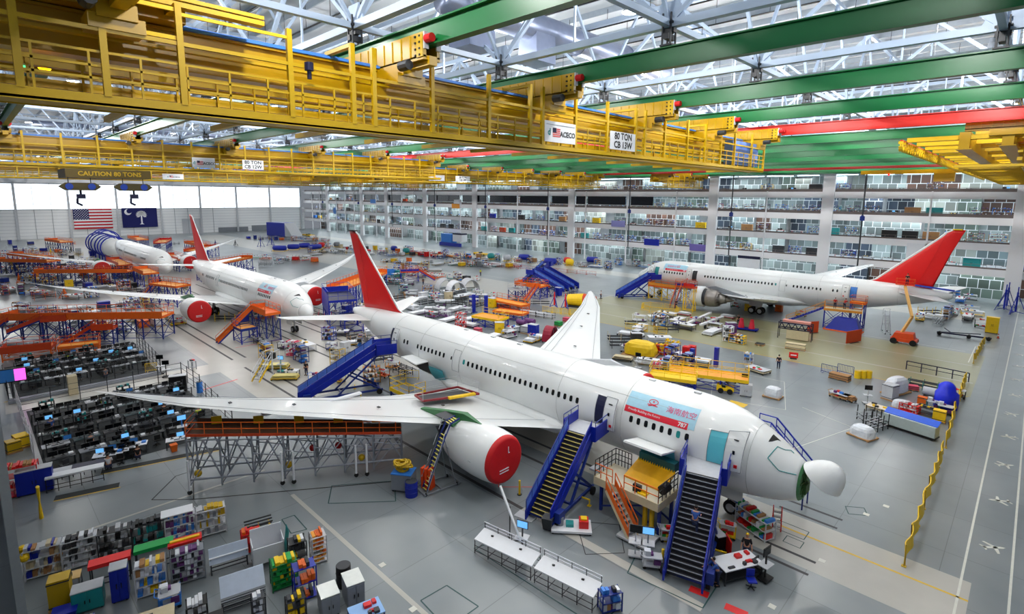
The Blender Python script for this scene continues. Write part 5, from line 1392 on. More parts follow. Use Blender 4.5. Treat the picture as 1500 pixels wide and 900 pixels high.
# long white-topped bench racks in the foreground
for i, (a, b) in enumerate((((-15.0,-14.9),(-10.9,-14.25)),((-10.7,-14.25),(-7.0,-13.75)))):
    A = Vector((*a,0)); B = Vector((*b,0)); d = B-A; L = d.length; rz = math.atan2(d.y,d.x)
    t = thing('inspection_bench', 'long white sloping bench on a wire frame, %s' % ('end nearer the engine' if i == 0 else 'end nearer the widest blue stairs'), 'bench', ((A.x+B.x)/2,(A.y+B.y)/2,0), rz)
    MB().add([(-L/2,-.55,.82),(L/2,-.55,.82),(L/2,.45,1.05),(-L/2,.45,1.05),(-L/2,-.55,.9),(L/2,-.55,.9),(L/2,.45,1.12),(-L/2,.45,1.12)],[(3,2,1,0),(4,5,6,7),(0,1,5,4),(1,2,6,5),(2,3,7,6),(3,0,4,7)]).build('bench_top', PAPER, t)
    f = MB()
    for k in range(5):
        x = -L/2+.05+(L-.1)*k/4
        f.bar((x,-.55,0),(x,-.55,.84),.04).bar((x,.45,0),(x,.45,1.5),.04).bar((x,-.55,.15),(x,.45,.15),.035)
    for y, z in ((-.55,.15),(-.55,.5),(.45,.15),(.45,.6)): f.bar((-L/2,y,z),(L/2,y,z),.03)
    f.build('wire_frame', DGREY, t)
    for k in range(2): MB().bar((-L/2+.8+k*L/2,.1,1.06),(-L/2+.95+k*L/2,.12,1.08),.08).build('clamp', BLK, t)
    MB().bar((-L/2,.45,1.5),(L/2,.45,1.5),.04).bar((-L/2,.45,1.3),(L/2,.45,1.3),.03).build('back_rail', ALU, t)
t = thing('tripod_camera_arm', 'long white pole leaning over the end of the white bench', 'pole', (-14.1,-13.2,0), R(10))
MB().bar((-.9,.2,3.4),(1.2,-.6,.9),.12).build('pole', PAPER, t); MB().tube((0,0,0),(0,0,2.4),.04,8).bar((-.5,-.5,.03),(.5,.5,.03),.06).bar((-.5,.5,.03),(.5,-.5,.03),.06).build('stand', DGREY, t)
at('kiosk', 765, 808, 20, DGREY, 'dark computer stand with a pale screen beside the white bench', seed=1)
at('rack', 893, 893, 60, BLU2, 'small blue wire rack at the foot of the white bench', w=1.1, d=.6, h=1.1, levels=3)
# around the feet of the stairs
t = thing('equipment_tray', 'white tray with red box and small pumps beside the stairs near the engine', 'tray', (-12.2,-9.4,0), R(40))
MB().box(-1.3,1.3,-.7,.7,.12,.26).build('tray', PAPER, t); MB().box(.5,1.1,-.35,.3,.26,.75).build('red_box', REDP, t); MB().box(.6,1.0,-.2,.2,.75,.85).build('yellow_lid', YEL2, t); MB().tube((-.7,0,.26),(-.7,0,.8),.2,12).build('pump', GREY, t); MB().cbox(-.1,0,.26,.5,.5,.2).build('teal_tray', TEAL, t); wheels(t,2.6,1.4,.06)
at('bin', 803, 775, 20, DGREY, 'round dark bin at the foot of the stairs nearest the engine', h=.8)
t = thing('floor_mat', 'pale square step mat at the foot of the stairs nearest the engine', 'mat', (*fl(770,757)[:2],0), R(10)); MB().box(-.7,.7,-.4,.4,0,.05).build('mat', LGREY, t)
for (u, v, n_) in ((761,725,'the engine with the red cover'),(970,830,'the widest stairs, engine side'),(1100,745,'the stack of teal bins')):
    if u == 1100: continue
    p = fl(u,v); t = thing('bollard', 'small yellow floor bollard next to '+n_, 'bollard', (p.x,p.y,0)); MB().tube((0,0,.03),(0,0,1.1),.08,10).build('post', YEL2, t); MB().tube((0,0,0),(0,0,.03),.18,12).build('foot', BLK, t)
at('kiosk', 930, 815, 30, LGREY, 'pale computer stand between the white bench and the widest stairs', seed=0)
at('kiosk', 948, 818, 30, GREY, 'second computer stand, with blue box, beside the widest stairs', seed=1)
at('cart', 955, 832, 35, LGREY, 'white instrument cart with a blue box in front of the widest stairs', w=1.1, d=.6, h=.8)
at('cart', 978, 792, 40, LGREY, 'two-tier white cart left of the widest stairs', w=1., d=.7, h=.9)
person('person in blue shirt climbing the widest blue stairs', (-4.95,-7.1,1.95), R(195), 'blue', 'climb')
# table and crew by the nose gear
t = at('table', 1078, 842, 62, DGREY, 'white table crowded with black tools in front of the nose', w=2.6, d=1.3, h=.9)
person('person in blue shirt leaning at the white tool table', (*fl(1050,858)[:2],0), R(-40), 'blue', 'bend')
person('person with yellow cap behind the white tool table', (*fl(1092,822)[:2],0), R(20), 'black', 'stand', cap=YEL2)
at('chair', 1100, 862, 40, BLU, 'blue office chair at the white tool table')
at('chair', 1112, 842, 80, BLK, 'black office chair at the white tool table')
at('kiosk', 1120, 850, 80, BLK, 'black screen on a stand right of the white tool table', seed=0)
at('rack', 1105, 778, -22, LGREY, 'white shelf trolley loaded with colourful boxes under the nose', w=2.4, d=.9, h=1.3, levels=3, fill=[REDP,GREEN,BLUL,PAPER,CARD])
at('rack', 1090, 762, -22, LGREY, 'second shelf trolley close to the nose wheel', w=2., d=.8, h=1.1, levels=3, fill=[PINK,PAPER,BLUL])
t = thing('step_stool', 'small red folding ladder by the shelf trolley under the nose', 'step ladder', (*fl(1137,772)[:2],0), R(20)); stair_part(t,(0,-.5,0),(0,0,1.4),.5,REDP,REDP,5,'ladder_flight',.1); MB().bar((-.25,.5,0),(-.25,0,1.4),.04).bar((.25,.5,0),(.25,0,1.4),.04).build('rear_leg', REDP, t)
at('cart', 1065, 788, 20, YEL2, 'small yellow cart right of the widest stairs', w=1., d=.6, h=1.)
t = thing('red_panel', 'upright red board behind the white tool table', 'board', (*fl(1066,812)[:2],0), R(-50)); MB().box(-.5,.5,-.03,.03,.1,1.1).build('board', REDP, t); MB().box(-.4,.4,-.2,.2,0,.1).build('foot', DGREY, t)
for (u0,v0,u1,v1) in ((1010,862,1038,873),(1062,888,1095,902)):
    a, b = fl(u0,v0), fl(u1,v1); strip((a.x,a.y),(b.x,b.y),.5,TAPER,.012)
# carpet box items between the stairs
at('cabinet', 1050, 800, -30, BLK, 'dark cabinet beneath the widest stairs', w=1.,d=.6,h=.9)
t = thing('nose_access_stairs', 'blue stairs running down along the far side of the open nose', 'stairs', (-4.6,3.7,0), 0)
q = MB()
for y in (0,1.2): q.bar((0,y,4.5),(2.5,y,2.2),.08,.3)
st = q.build('stringer', BLU, t); q = MB()
for k in range(9): q.bar((.15+.27*k,0,4.4-.25*k),(.15+.27*k,1.2,4.4-.25*k),.2,.04)
q.build('tread', PAD, st); q = MB()
for y in (0,1.2):
    q.bar((-1.2,y,5.65),(0,y,5.65),.07).bar((0,y,5.65),(2.6,y,3.2),.09).bar((0,y,5.1),(2.6,y,2.7),.06)
    for k in range(5): q.bar((.62*k,y,4.5-.57*k),(.62*k,y,5.65-.57*k),.05)
    q.bar((-1.2,y,4.5),(-1.2,y,5.65),.05)
q.build('handrail', BLU, t); MB().box(-1.3,0,-.05,1.25,4.4,4.52).build('landing', GALV, t)
for x, h in ((-1.2,4.4),(0,4.4),(2.45,2.3)):
    for y in (0,1.2): MB().box(x-.04,x+.04,y-.04,y+.04,0,h).build('leg', BLU2, t)
MB().box(-.6,-.2,-.1,0,4.5,5.2).build('blue_box', BLU, t)
# ================================================================== fenced office areas on the left
def fence(label, pts, post=DGREY, h=2.0, step=2.2, rails=4, close=False):
    t = thing('mesh_fence', label, 'fence', (pts[0][0], pts[0][1], 0), 0)
    ox, oy = pts[0]; P = [Vector((a-ox,b-oy,0)) for a, b in pts]; rm = MB()
    for a, b in zip(P, P[1:]):
        L = (b-a).length; n = max(1, round(L/step))
        for i in range(n+1): c = a+(b-a)*(i/n); MB().bar((c.x,c.y,0),(c.x,c.y,h+.05),.07).build('post', post, t)
        for k in range(rails): z = .15+(h-.2)*k/(rails-1); rm.bar((a.x,a.y,z),(b.x,b.y,z),.035)
    rm.build('rails', post, t)
    return t
CARP = mat('office_mat', (.13,.15,.16), .7, noise=.15, scale=1.)
for (x0,x1,y0,y1) in ((-82,-67.5,-33.3,-20.2),(-62.2,-43.5,-32.6,-19.6)): trim(MB().box(x0,x1,y0,y1,.004,.012), CARP)
fence('dark fence round the farther fenced office beside the raised rails', [(-75,-33.6),(-67.2,-33.6),(-67.2,-20),(-82.5,-19.4)])
fence('dark fence round the nearer fenced office under the long wing tip', [(-62.2,-33),(-62.2,-19),(-56,-18.8)])
fence('grey handrail fence along the wall side of the nearer fenced office', [(-65.5,-33.1),(-49.2,-33.0)], LGREY)
fence('dark fence closing the nearer office towards the scaffold', [(-56,-18.8),(-45,-19.2)], DGREY, 1.6)
for i, x in enumerate((-57,-53.8,-50.6,-47.4)): fence('low dark partition between desk rows of the nearer office, %s from the raised rails' % ORD[i], [(x,-32.3),(x,-20.2)], DGREY, 1.5, 2.4, 5)
for i, x in enumerate((-78.6,-75.4,-72.2)): fence('low dark partition between desk rows of the farther office, %s from the orange stairs' % ORD[i], [(x,-32.3),(x,-20.6)], DGREY, 1.5, 2.4, 5)
# raised rail strip between the offices
strip((-64.6,-34),(-63.6,-8),4.2,PALE,.01); strip((-66.9,-34),(-66.6,-20),.18,LINEY,.015)
for i, dx in enumerate((0,.35,.7)):
    t = thing('floor_rail', 'grey steel rail beside the yellow line between the offices, %s from the line' % ORD[i], 'rail', (-66.45+dx,-27,0)); MB().box(-.07,.07,-6.7,6.7,.02,.3).build('rail', GALV, t); MB().box(-.12,.12,-6.7,6.7,.02,.06).build('flange', GREY, t)
DESKC = [DGREY, GREY, BLK]; TOPS = [DGREY, BLK, GREY, DGREY, mat('desk_teal',(.16,.25,.27),.5), LGREY]; DARKF = [DGREY,BLK,GREY,TEAL]
cnt = 0
for (area, xs, far) in (('farther', (-80.2,-77,-73.8,-70.6), 'orange stairs'), ('nearer', (-58.6,-55.4,-52.2,-49,-46), 'raised rails')):
    for r, x in enumerate(xs):
        for k in range(6):
            if area == 'nearer' and r == 4 and k > 4: continue
            y = -31.6+2.05*k; cnt += 1; r_ = random.Random(cnt)
            lab = 'desk in the %s office, %s row from the %s, %s from the wall' % (area, ORD[r], far, ORD[k])
            put('desk', x, y, R(90 if r_.random() < .5 else 270), DESKC[cnt%3], lab, 'desks in the fenced offices', seed=cnt%5, top=r_.choice(TOPS))
            put('chair', x+1.0+.2*r_.random(), y+.2*r_.random(), R(90+180+r_.choice((-20,0,25))), r_.choice((BLK,BLK,DGREY)), lab.replace('desk in','office chair in'), 'chairs in the fenced offices', seed=0)
            if (r+k) % 3 == 0: put('rack', x-1.0, y+.4, R(90), DGREY, 'shelf unit in the %s office, %s row from the %s, %s from the wall' % (area, ORD[r], far, ORD[k]), 'shelf units in the fenced offices', seed=cnt%3, w=1.1, d=.45, h=1.4, levels=4, fill=DARKF)
for i, (x, y, c, where) in enumerate(((-79,-27.4,'yellow','second row of the farther office'),(-75.6,-23.2,'black','third row of the farther office'),(-72,-31,'white','last row of the farther office'),(-68.4,-25.2,'grey','front row of the farther office'),
    (-57.6,-27.3,'yellow','rear row of the nearer office'),(-54.4,-31.4,'blue','second row of the nearer office'),(-51.2,-23.3,'black','middle of the nearer office'),(-48,-29.4,'grey','fourth row of the nearer office'),(-48,-21.2,'yellow','fourth row by the scaffold'))):
    person('person in %s top at a desk in the %s' % ('bright yellow' if c == 'yellow' else c, where), (x,y,0), R(-90), 'grey' if c == 'yellow' else c, 'sit', vest=(c == 'yellow'))
# front desks with lit screens outside the nearer office
for i, (u, v) in enumerate(((160,678),(178,672),(196,664))):
    p = fl(u,v); put('desk', p.x, p.y, R(72), LGREY, 'white desk with glowing screens in front of the nearer office, %s from the wall' % ORD[i], 'front desks', seed=6+i, top=PAPER, w=2.0)
    put('chair', p.x+1.1, p.y-.2, R(250), BLK, 'black chair at the front desks, %s from the wall' % ORD[i], 'front chairs', seed=0)
person('person in light shirt sitting at the front desks with glowing screens', (*fl(160,690)[:2],0), R(-100), 'white', 'sit')
person('person in black sitting at the front desks, farther from the wall', (*fl(203,676)[:2],0), R(-100), 'black', 'sit')
at('kiosk', 268, 640, 80, BLUL, 'white and light blue workstation behind the scaffold corner', seed=1); at('desk', 262, 655, 75, LGREY, 'desk with bright papers near the scaffold corner', seed=2, top=PAPER)
at('bin', 255, 662, 0, ORG, 'small orange bin on the grey floor near the scaffold corner', h=.6, w=.5, d=.5)
# dark planning table with white top near the wall
t = thing('display_counter', 'dark counter with white slab and papers near the wall at the left', 'counter', (-41.6,-31.2,0), R(78))
MB().box(-1.7,1.7,-.4,.4,1.0,1.12).build('white_top', PAPER, t); MB().box(-1.7,1.7,.45,1.5,.9,1.0).build('dark_top', NAVY, t); MB().box(-1.5,-.3,.6,1.35,1.0,1.03).build('papers', LGREY, t)
q = MB()
for k in range(6): q.bar((-1.65+.66*k,-.38,0),(-1.65+.66*k,-.38,1.0),.05).bar((-1.65+.66*k,1.45,0),(-1.65+.66*k,1.45,.9),.05)
q.bar((-1.65,-.38,.5),(1.65,-.38,.5),.04).bar((-1.65,-.38,.2),(1.65,-.38,.2),.04); q.build('frame', BLK, t)
strip((-40.3,-32.6),(-39.3,-29.0),.8,CARP,.014); strip((-39.9,-32.7),(-38.85,-29.0),.1,LINEY,.018)
strip((-42.5,-29.6),(-40.3,-21.6),.7,CARP,.014); strip((-42.1,-29.7),(-39.9,-21.7),.1,LINEY,.018)
t = thing('fabric_post', 'twisted yellow fabric barrier post near the dark counter', 'barrier post', (-38.0,-33.5,0)); MB().loft([[(.22*math.cos(a+tw)*s,.1*math.sin(a+tw)*s,z) for a in [2*PI*k/8 for k in range(8)]] for z, s, tw in ((0,1.2,0),(.6,1.,.5),(1.1,.5,1.),(1.6,.9,1.6),(2.2,1.1,2.))]).build('fabric', YEL2, t)
at('rack', 27, 725, 80, REDP, 'red storage rack by the wall left of the dark counter', w=2.4, d=1., h=2.2, fill=[REDP,CARD,PINK]); put('cabinet', -42.4, -33.4, R(80), BLU, 'blue cabinet against the wall at the left edge', w=2.,d=.8,h=1.8)
at('crate', 32, 655, 10, YEL2, 'yellow box by the wall near the handrail fence', w=1.2,d=1.0,h=1.1); at('crate', 20, 662, 10, YEL, 'darker yellow box touching the wall near the handrail fence', w=1.,d=1.0,h=1.0)
t = thing('information_screen', 'large glowing blue and pink screen at the left edge by the wall', 'screen', (-68.3,-33.2,0), R(80)); MB().box(-.06,.06,-.06,.06,0,1.6).build('post', DGREY, t); MB().box(-1.3,1.3,-.1,.1,1.6,3.1).build('housing', BLK, t); MB().box(-1.2,.3,-.12,-.1,1.7,3.).build('screen', SCRB, t); MB().box(.3,1.2,-.12,-.1,1.7,3.).build('screen', mat('screen_pink',(.9,.35,.8),.4,noise=0,emit=1.5), t)
t = thing('white_pillar', 'short pale double pillar standing on the raised rail strip', 'pillar', (-64.9,-28.6,0)); MB().box(-.4,0,-.4,.4,0,2.1).box(.1,.5,-.4,.4,0,2.1).build('pillar', BEIGE, t)
# items beside the pale lane
at('kiosk', 236, 548, 60, BLK, 'tall black screen stand at the corner of the farther office', seed=0, h=2.0); at('kiosk', 244, 553, 60, BLK, 'black screen stand beside the taller one at the office corner', seed=2)
at('barrier', 222, 545, 70, YEL2, 'yellow barrier at the corner of the farther office', w=1.2)
t = at('table', 282, 541, 10, GREY, 'lonely small grey stand in the middle of the pale lane', w=1.,d=.6,h=1.1, top=LGREY)
at('cabinet', 262, 575, 70, BLK, 'black cabinet in the dark fence behind the wing tip', w=1.6,d=.8,h=1.9)
t = thing('access_stairs', 'yellow wheeled stairs with white rails just beyond the long wing', 'work platform', (-55.8,-12.0,0), R(-60)); stair_part(t,(1.6,0,.1),(-.6,0,2.0),1.0,YEL2,PAPER,8); MB().box(-2.,-.6,-.6,.6,1.9,2.0).build('deck',LGREY,t); q=MB()
for x in (-2,-.7):
    for y in (-.6,.6): q.bar((x,y,0),(x,y,3.0),.06)
q.bar((-2,-.6,3.0),(-2,.6,3.0),.05).bar((-2,-.6,3.0),(-.7,-.6,3.0),.05).bar((-2,.6,3.0),(-.7,.6,3.0),.05); q.build('frame', PAPER, t); MB().cbox(-1.3,0,2.0,.7,.7,.7).build('black_unit', BLK, t)
at('drum', 293, 575, 0, BLUL, 'light blue cylinder beside the red tape near the wing', h=1.2); 
a, b = fl(296,572), fl(348,556); strip((a.x,a.y),(b.x,b.y),.18,TAPER,.012)
person('person in black standing alone on the pale lane', (*fl(449,550)[:2],0), R(30), 'black', 'stand')
at('cart', 466, 560, 30, BLUL, 'blue cart with white boxes at the foot of the tail stairs', w=2.); at('chair', 478, 564, 10, BLK, 'black chair near the blue cart by the tail stairs'); at('chair', 484, 560, 60, BLK, 'second black chair near the tail stairs')
at('panelstack', 402, 540, 50, YEL2, 'pale yellow framed trolley on the lane right of the yellow stairs', w=3.4,d=1.4,top=mat('pale_yellow',(.9,.85,.55),.5)); at('panelstack', 418, 556, 50, YEL2, 'pale yellow framed trolley nearest the wing, right of the yellow stairs', w=3.,d=1.2,top=mat('pale_yellow2',(.88,.82,.5),.5))
at('kiosk', 412, 545, 40, TEAL, 'computer stand with a pale screen between the yellow trolleys', seed=1); at('table', 428, 552, 40, DGREY, 'dark desk with white sheet right of the yellow trolleys', w=1.6,d=.9)
at('rack', 430, 522, 30, LGREY, 'pink and white wrapped rack behind the yellow trolleys', w=1.8,d=1.,h=2.,fill=[PINK,PAPER]); at('cart', 415, 512, 30, DGREY, 'small dark cart behind the pink and white rack', w=1.2)
at('rack', 495, 535, 20, YEL2, 'yellow frame rack left of the tail stairs', w=1.6,d=1.,h=2.2,fill=[PAPER,LGREY]); at('cart', 497, 560, 20, YEL2, 'small yellow framed cart left of the tail stairs', w=1.2)
K7 = ['cart','rack','table','panelstack','pipes','cabinet']; C7 = [LGREY,BLU,DGREY,YEL2,CARD,PAPER,BLU2,GREY]
i = 0
for (u, v) in ((482,498),(500,492),(512,506),(522,498),(506,517),(486,512),(528,512),(540,490),(520,484),(534,503)):
    i += 1; k = K7[i%6]; c = C7[i%8]; at(k, u, v, 20+17*i, c, '%s %s behind the tail stairs of the open-nosed airliner, %s of that cluster' % ({LGREY:'pale grey',BLU:'blue',DGREY:'dark grey',YEL2:'yellow',CARD:'tan',PAPER:'white',BLU2:'dark blue',GREY:'grey'}[c], CATS[k], ORD[i-1]))
for i, (u, v, k, c, n_) in enumerate(((590,548,'pipes',DGREY,'dark pipe rack behind the scaffolded wing, left of the fuselage'),(560,552,'cart',ORG,'orange cart behind the inner wing'),(575,540,'cart',ORGY,'light orange cart beside the aft cargo door'),(600,556,'barrier',YEL2,'yellow barrier by the aft cargo door'),(545,560,'rack',ORGY,'orange-filled rack between tail stairs and fuselage'),(560,530,'pipes',BLU2,'dark blue pipe rack under the rear fuselage'),(548,520,'jack',BLU2,'dark blue jack beside the tail stairs'))): at(k,u,v,15*i,c,n_)
dock('aft_cargo_platform', 'yellow-railed platform below the aft cargo door of the open-nosed airliner', (-36.6,-5.2,0), 0, 3.4, 2.0, 1.9, BLU2, YEL2, sides='swe')

# ================================================================== storage rows at the lower left
def row(kind, x, y, **kw):
    lab = kw.pop('lab'); c = kw.pop('c'); rz = kw.pop('rz', 76); return put(kind, x, y, R(rz), c, lab, **kw)
GY = [LGREY,PAPER,DGREY,GREY]
a, b = Vector((-30.9,-33.9,0)), Vector((-28.3,-26.0,0))
SH = [('bins in blue and brown, closest to the wall',[BLU,CARD,LGREY,BEIGE]),('four tidy shelves of small white bins',[PAPER,LGREY,DGREY]),('black parts on grey boards',[BLK,DGREY,LGREY]),('dark green and black stock',[BLK,TEAL,DGREY]),('white covered top and purple-grey bundles',[PURP,LGREY,BLUL]),('long pale rolls, at the end by the scaffold',[LGREY,GREY,YEL])]
for i, (d_, f_) in enumerate(SH):
    p = a+(b-a)*(i/5); row('rack', p.x, p.y, c=DGREY if i in (2,3) else LGREY, lab='back-row shelf with '+d_, w=1.62, d=.8, h=1.75, levels=5 if i == 1 else 4, fill=f_, seed=i)
t = thing('shelf_cover', 'white sheet lying on top of the back-row shelves by the scaffold', 'cover', (-28.9,-27.7,1.9), R(76)); MB().box(-.85,.85,-.45,.45,0,.06).build('sheet', PAPER, t)
# second row
def slab(name, label, cat, x, y, z, w, d, h, m, rz=76, m2=None):
    t = thing(name, label, cat, (x,y,0), R(rz)); MB().box(-w/2,w/2,-d/2,d/2,z,z+h).build('top', m, t)
    q = MB()
    for sx in (-1,1):
        for sy in (-1,1): q.bar((sx*(w/2-.08),sy*(d/2-.08),0),(sx*(w/2-.08),sy*(d/2-.08),z),.06)
    q.bar((-w/2+.08,-d/2+.08,.25),(w/2-.08,-d/2+.08,.25),.05).bar((-w/2+.08,d/2-.08,.25),(w/2-.08,d/2-.08,.25),.05); q.build('frame', m2 or DGREY, t); return t
slab('covered_trolley', 'bright red covered trolley in the second storage row', 'trolley', -27.3,-31.4,1.25,1.9,.7,.22,mat('bright_red',(.95,.15,.15),.5))
slab('covered_trolley', 'bright green covered trolley next to the red one', 'trolley', -26.9,-29.4,1.35,1.9,.7,.2,mat('vivid_green',(.05,.65,.3),.5))
slab('covered_trolley', 'red trolley with a yellow striped bar on top', 'trolley', -26.2,-28.0,1.35,1.7,.7,.15,REDP)
MB().box(-.75,.75,-.12,.08,1.5,1.58).build('striped_bar', YEL2, bpy.context.scene.objects[-1] if False else [o for o in COL.objects if o.name.startswith('covered_trolley')][-1])
row('cabinet', -25.5,-31.3, c=BLU, lab='tall blue cabinet below the red covered trolley', w=.75, d=.75, h=1.9)
row('rack', -24.9,-30.0, c=LGREY, lab='shelf with yellow and white bundles right of the blue cabinet', w=1.4,d=.8,h=1.8,fill=[YEL2,PAPER,CARD,BLUL],seed=4)
row('rack', -24.6,-28.3, c=GREY, lab='densely packed shelf with white and dark folded goods', w=1.6,d=.8,h=1.8,levels=6,fill=[DGREY,LGREY,PAPER,PURP],seed=5)
row('cabinet', -25.9,-32.6, c=TEAL, lab='dark teal workstation cabinet left of the tall blue cabinet', w=1.3,d=.8,h=1.2)
t = slab('white_board_cart', 'cart with tilted white board and orange goods behind it', 'cart', -23.9,-26.4,1.0,2.0,.5,.06,PAPER); MB().add([(-1,-.3,.7),(1,-.3,.7),(1,.05,1.5),(-1,.05,1.5),(-1,-.26,.7),(1,-.26,.7),(1,.09,1.5),(-1,.09,1.5)],[(3,2,1,0),(4,5,6,7),(0,1,5,4),(1,2,6,5),(2,3,7,6),(3,0,4,7)]).build('white_board', mat('board_white',(.78,.83,.9),.4), t); MB().box(-.9,.3,.12,.3,1.1,1.25).build('yellow_goods', YEL, t)
row('rack', -24.7,-24.9, c=REDP, lab='shelf with bright orange-red goods behind the white cabinet', w=1.0,d=.7,h=1.3,levels=3,fill=[ORG,REDP,ORGD])
t = thing('white_wall_cabinet', 'large white open-topped box cabinet in the storage area', 'cabinet', (-22.9,-24.6,0), R(76)); MB().box(-.85,.85,-.55,.55,.35,.42).build('bottom', PAPER, t)
MB().box(-.85,.85,-.55,-.5,.4,1.35).build('front_panel', PAPER, t); MB().box(-.85,-.8,-.55,.55,.4,1.5).box(.8,.85,-.55,.55,.4,1.5).build('side_panel', PAPER, t); MB().box(-.85,.85,.5,.55,.4,2.0).build('back_panel', PAPER, t); wheels(t,1.6,1.,.16)
q = MB()
for k in range(9): q.bar((.95,-.4+.1*k,.3),(1.15,-.35+.1*k,1.75),.04)
q.build('hanging_hose', TEAL, t)
row('pipes', -25.8,-24.0, c=YEL, lab='small trolley with yellow tangled goods behind the storage rows', w=1.2,d=.7,h=.8)
t = slab('tilt_board_rack', 'wire rack with large tilted whiteboard in front of the white cabinet', 'rack', -20.6,-26.8,.5,2.1,.7,.05,GREY); MB().add([(-1.05,-.5,.95),(1.05,-.5,.95),(1.05,.1,1.75),(-1.05,.1,1.75),(-1.05,-.46,.95),(1.05,-.46,.95),(1.05,.14,1.75),(-1.05,.14,1.75)],[(3,2,1,0),(4,5,6,7),(0,1,5,4),(1,2,6,5),(2,3,7,6),(3,0,4,7)]).build('whiteboard', mat('board_white',(.78,.83,.9),.4), t)
q = MB()
for k in range(6): q.bar((-1.05,-.5,.2+.12*k),(1.05,-.5,.2+.12*k),.03)
q.build('wire_front', DGREY, t)
row('rack', -20.4,-24.7, c=mat('tote_green',(.1,.45,.25),.5), lab='stack of green totes with yellow lids', w=1.3,d=.9,h=1.5,levels=6,fill=[GREEN,GREEN,YEL2],seed=1)
row('rack', -21.6,-23.4, c=DGREY, lab='dark rack with yellow box on top and white bins', w=.9,d=.8,h=1.5,fill=[PAPER,DGREY,YEL2])
row('rack', -21.0,-22.4, c=LGREY, lab='rack stacked with orange trays, nearest the white floor line', w=.8,d=.9,h=1.7,levels=7,fill=[ORGY,ORG])
row('rack', -18.7,-24.3, c=BLU, lab='tall blue framed rack with orange items on top', w=1.1,d=.8,h=1.9,levels=3,fill=[DGREY,ORG])
row('cabinet', -16.8,-23.9, c=GREY, lab='grey metal cabinet with bright steel top, closer to the blue rack', w=.9,d=1.1,h=1.2,top=mat('steel_top',(.85,.86,.84),.3,.4))
row('cabinet', -16.6,-22.6, c=GREY, lab='grey metal cabinet with bright steel top, closer to the white floor line', w=.9,d=1.2,h=1.3,top=mat('steel_top',(.85,.86,.84),.3,.4))
row('drum', -18.0,-22.4, c=BLK, lab='black drum behind the steel-topped cabinets', h=1.2,w=.8,d=.8)
row('rack', -17.8,-25.2, c=DGREY, lab='dark rack with yellow flowers of hose before the blue framed rack', w=.9,d=.6,h=1.0,levels=3,fill=[YEL2,DGREY])
row('table', -14.6,-23.0, c=BLU2, lab='light blue topped table at the bottom edge', w=1.6,d=1.2,top=mat('sheet_blue',(.55,.72,.92),.4))
row('rack', -20.9,-28.9, c=BLK, lab='black framed stand with white trays left of the tilted whiteboard', w=.9,d=.8,h=1.1,levels=3,fill=[PAPER])
row('rack', -19.,-26.6, c=DGREY, lab='dark stand with white trays in front of the whiteboard rack', w=.6,d=.6,h=1.2,levels=4,fill=[PAPER])
row('table', -21.8,-31.0, c=DGREY, lab='long cream table with blue machine at the lower left', w=2.6,d=1.0,top=BEIGE); row('table', -19.6,-28.9, c=BLK, lab='black table holding yellow pieces', w=1.6,d=.8,top=BLK)
row('crate', -27.0,-33.6, c=YEL, lab='tall mustard box at the lower left corner', w=1.0,d=.9,h=1.7); row('table', -28.2,-33.2, c=GREY, lab='small cream table behind the mustard box', w=1.2,d=.8,top=mat('cream',(.9,.75,.5),.6)); row('bin', -25.6,-33.6, c=BLU, lab='blue open bin beside the mustard box', w=1.,d=.8,h=.6)
row('cart', -23.6,-33.3, c=BLU, lab='cart with pink and blue goods beside the mustard box', w=1.2); row('cart', -23.0,-29.6, c=BLUL, lab='light blue cart with small glass boxes in front of packed shelf', w=1.0)
row('bin', -17.2,-27.6, c=BLU, lab='blue plastic bin at the very bottom of the storage area', w=1.3,d=.9,h=.6)
for i, (x,y) in enumerate(((-31.8,-34.5),(-30.8,-34.5))): t = thing('yellow_lamp', 'round yellow wall fixture by the storage shelves, %s of two' % ORD[i], 'wall fixture', (x,y+.05,1.4)); q = MB(); q.ball((0,-.25,0),.25,10); q.build('fixture', YEL2, t)

# ================================================================== docks round the second and third airliners
dock('wing_dock', 'long orange-railed dock under the near wing of the second airliner', (-92,-23.2,0), R(50), 22, 3.4, 3.4, BLU2, ORG, ORGY, stairs=None, panel=ORG, gh=1.3)
dock('stair_tower', 'orange stairs with blue supports rising to the wing dock, farther flight', (-93.2,-27.0,0), R(65), 3, 1.6, 3.3, BLU2, ORGD, ORGD, stairs=[(-9.5,0,-5.6,0),(-5.6,0,-1.5,0,1.6)], panel=ORGD)
dock('stair_tower', 'shorter red-orange stairs with blue supports above the fenced office', (-86.2,-22.4,0), R(62), 2.6, 1.6, 2.5, BLU2, ORGD, ORGD, stairs=[(-5.2,0,-1.3,0)], panel=ORGD)
dock('low_dock', 'low orange dock beside the wall above the fenced office', (-85.6,-30.6,0), R(75), 5, 3, 1.3, ORG, ORGD, ORG, panel=ORGD)
dock('low_dock', 'low orange bench dock beneath the shorter red-orange stairs', (-84.0,-25.6,0), R(75), 4.4, 2, 1.1, ORG, ORG, ORGY)
dock('door_dock', 'orange and blue dock at the front door of the second airliner, stairs towards the lane', (-73.6,-4.8,0), R(0), 5.6, 2.2, 4.3, BLU2, ORG, ORG, stairs=[(-2.2,-6.2,-2.2,-1.1)], panel=ORG)
dock('door_dock', 'blue lower stage of the dock at the front door of the second airliner', (-74.2,-7.6,0), R(0), 3.4, 2.4, 2.2, BLU, BLU2, ORGY)
at('table', 385, 505, 10, DGREY, 'dark trough with blue and green parts under the orange door dock', w=3.2,d=1.,h=.8,top=GREY); a, b = fl(345,510), fl(415,497); strip((a.x,a.y),(b.x,b.y),.12,TAPER,.012)
dock('wing_dock', 'orange dock under the far wing of the second airliner', (-88.6,19.6,0), R(-53), 22, 3.2, 4.6, BLU, ORG, ORGY, panel=ORG, gh=1.3)
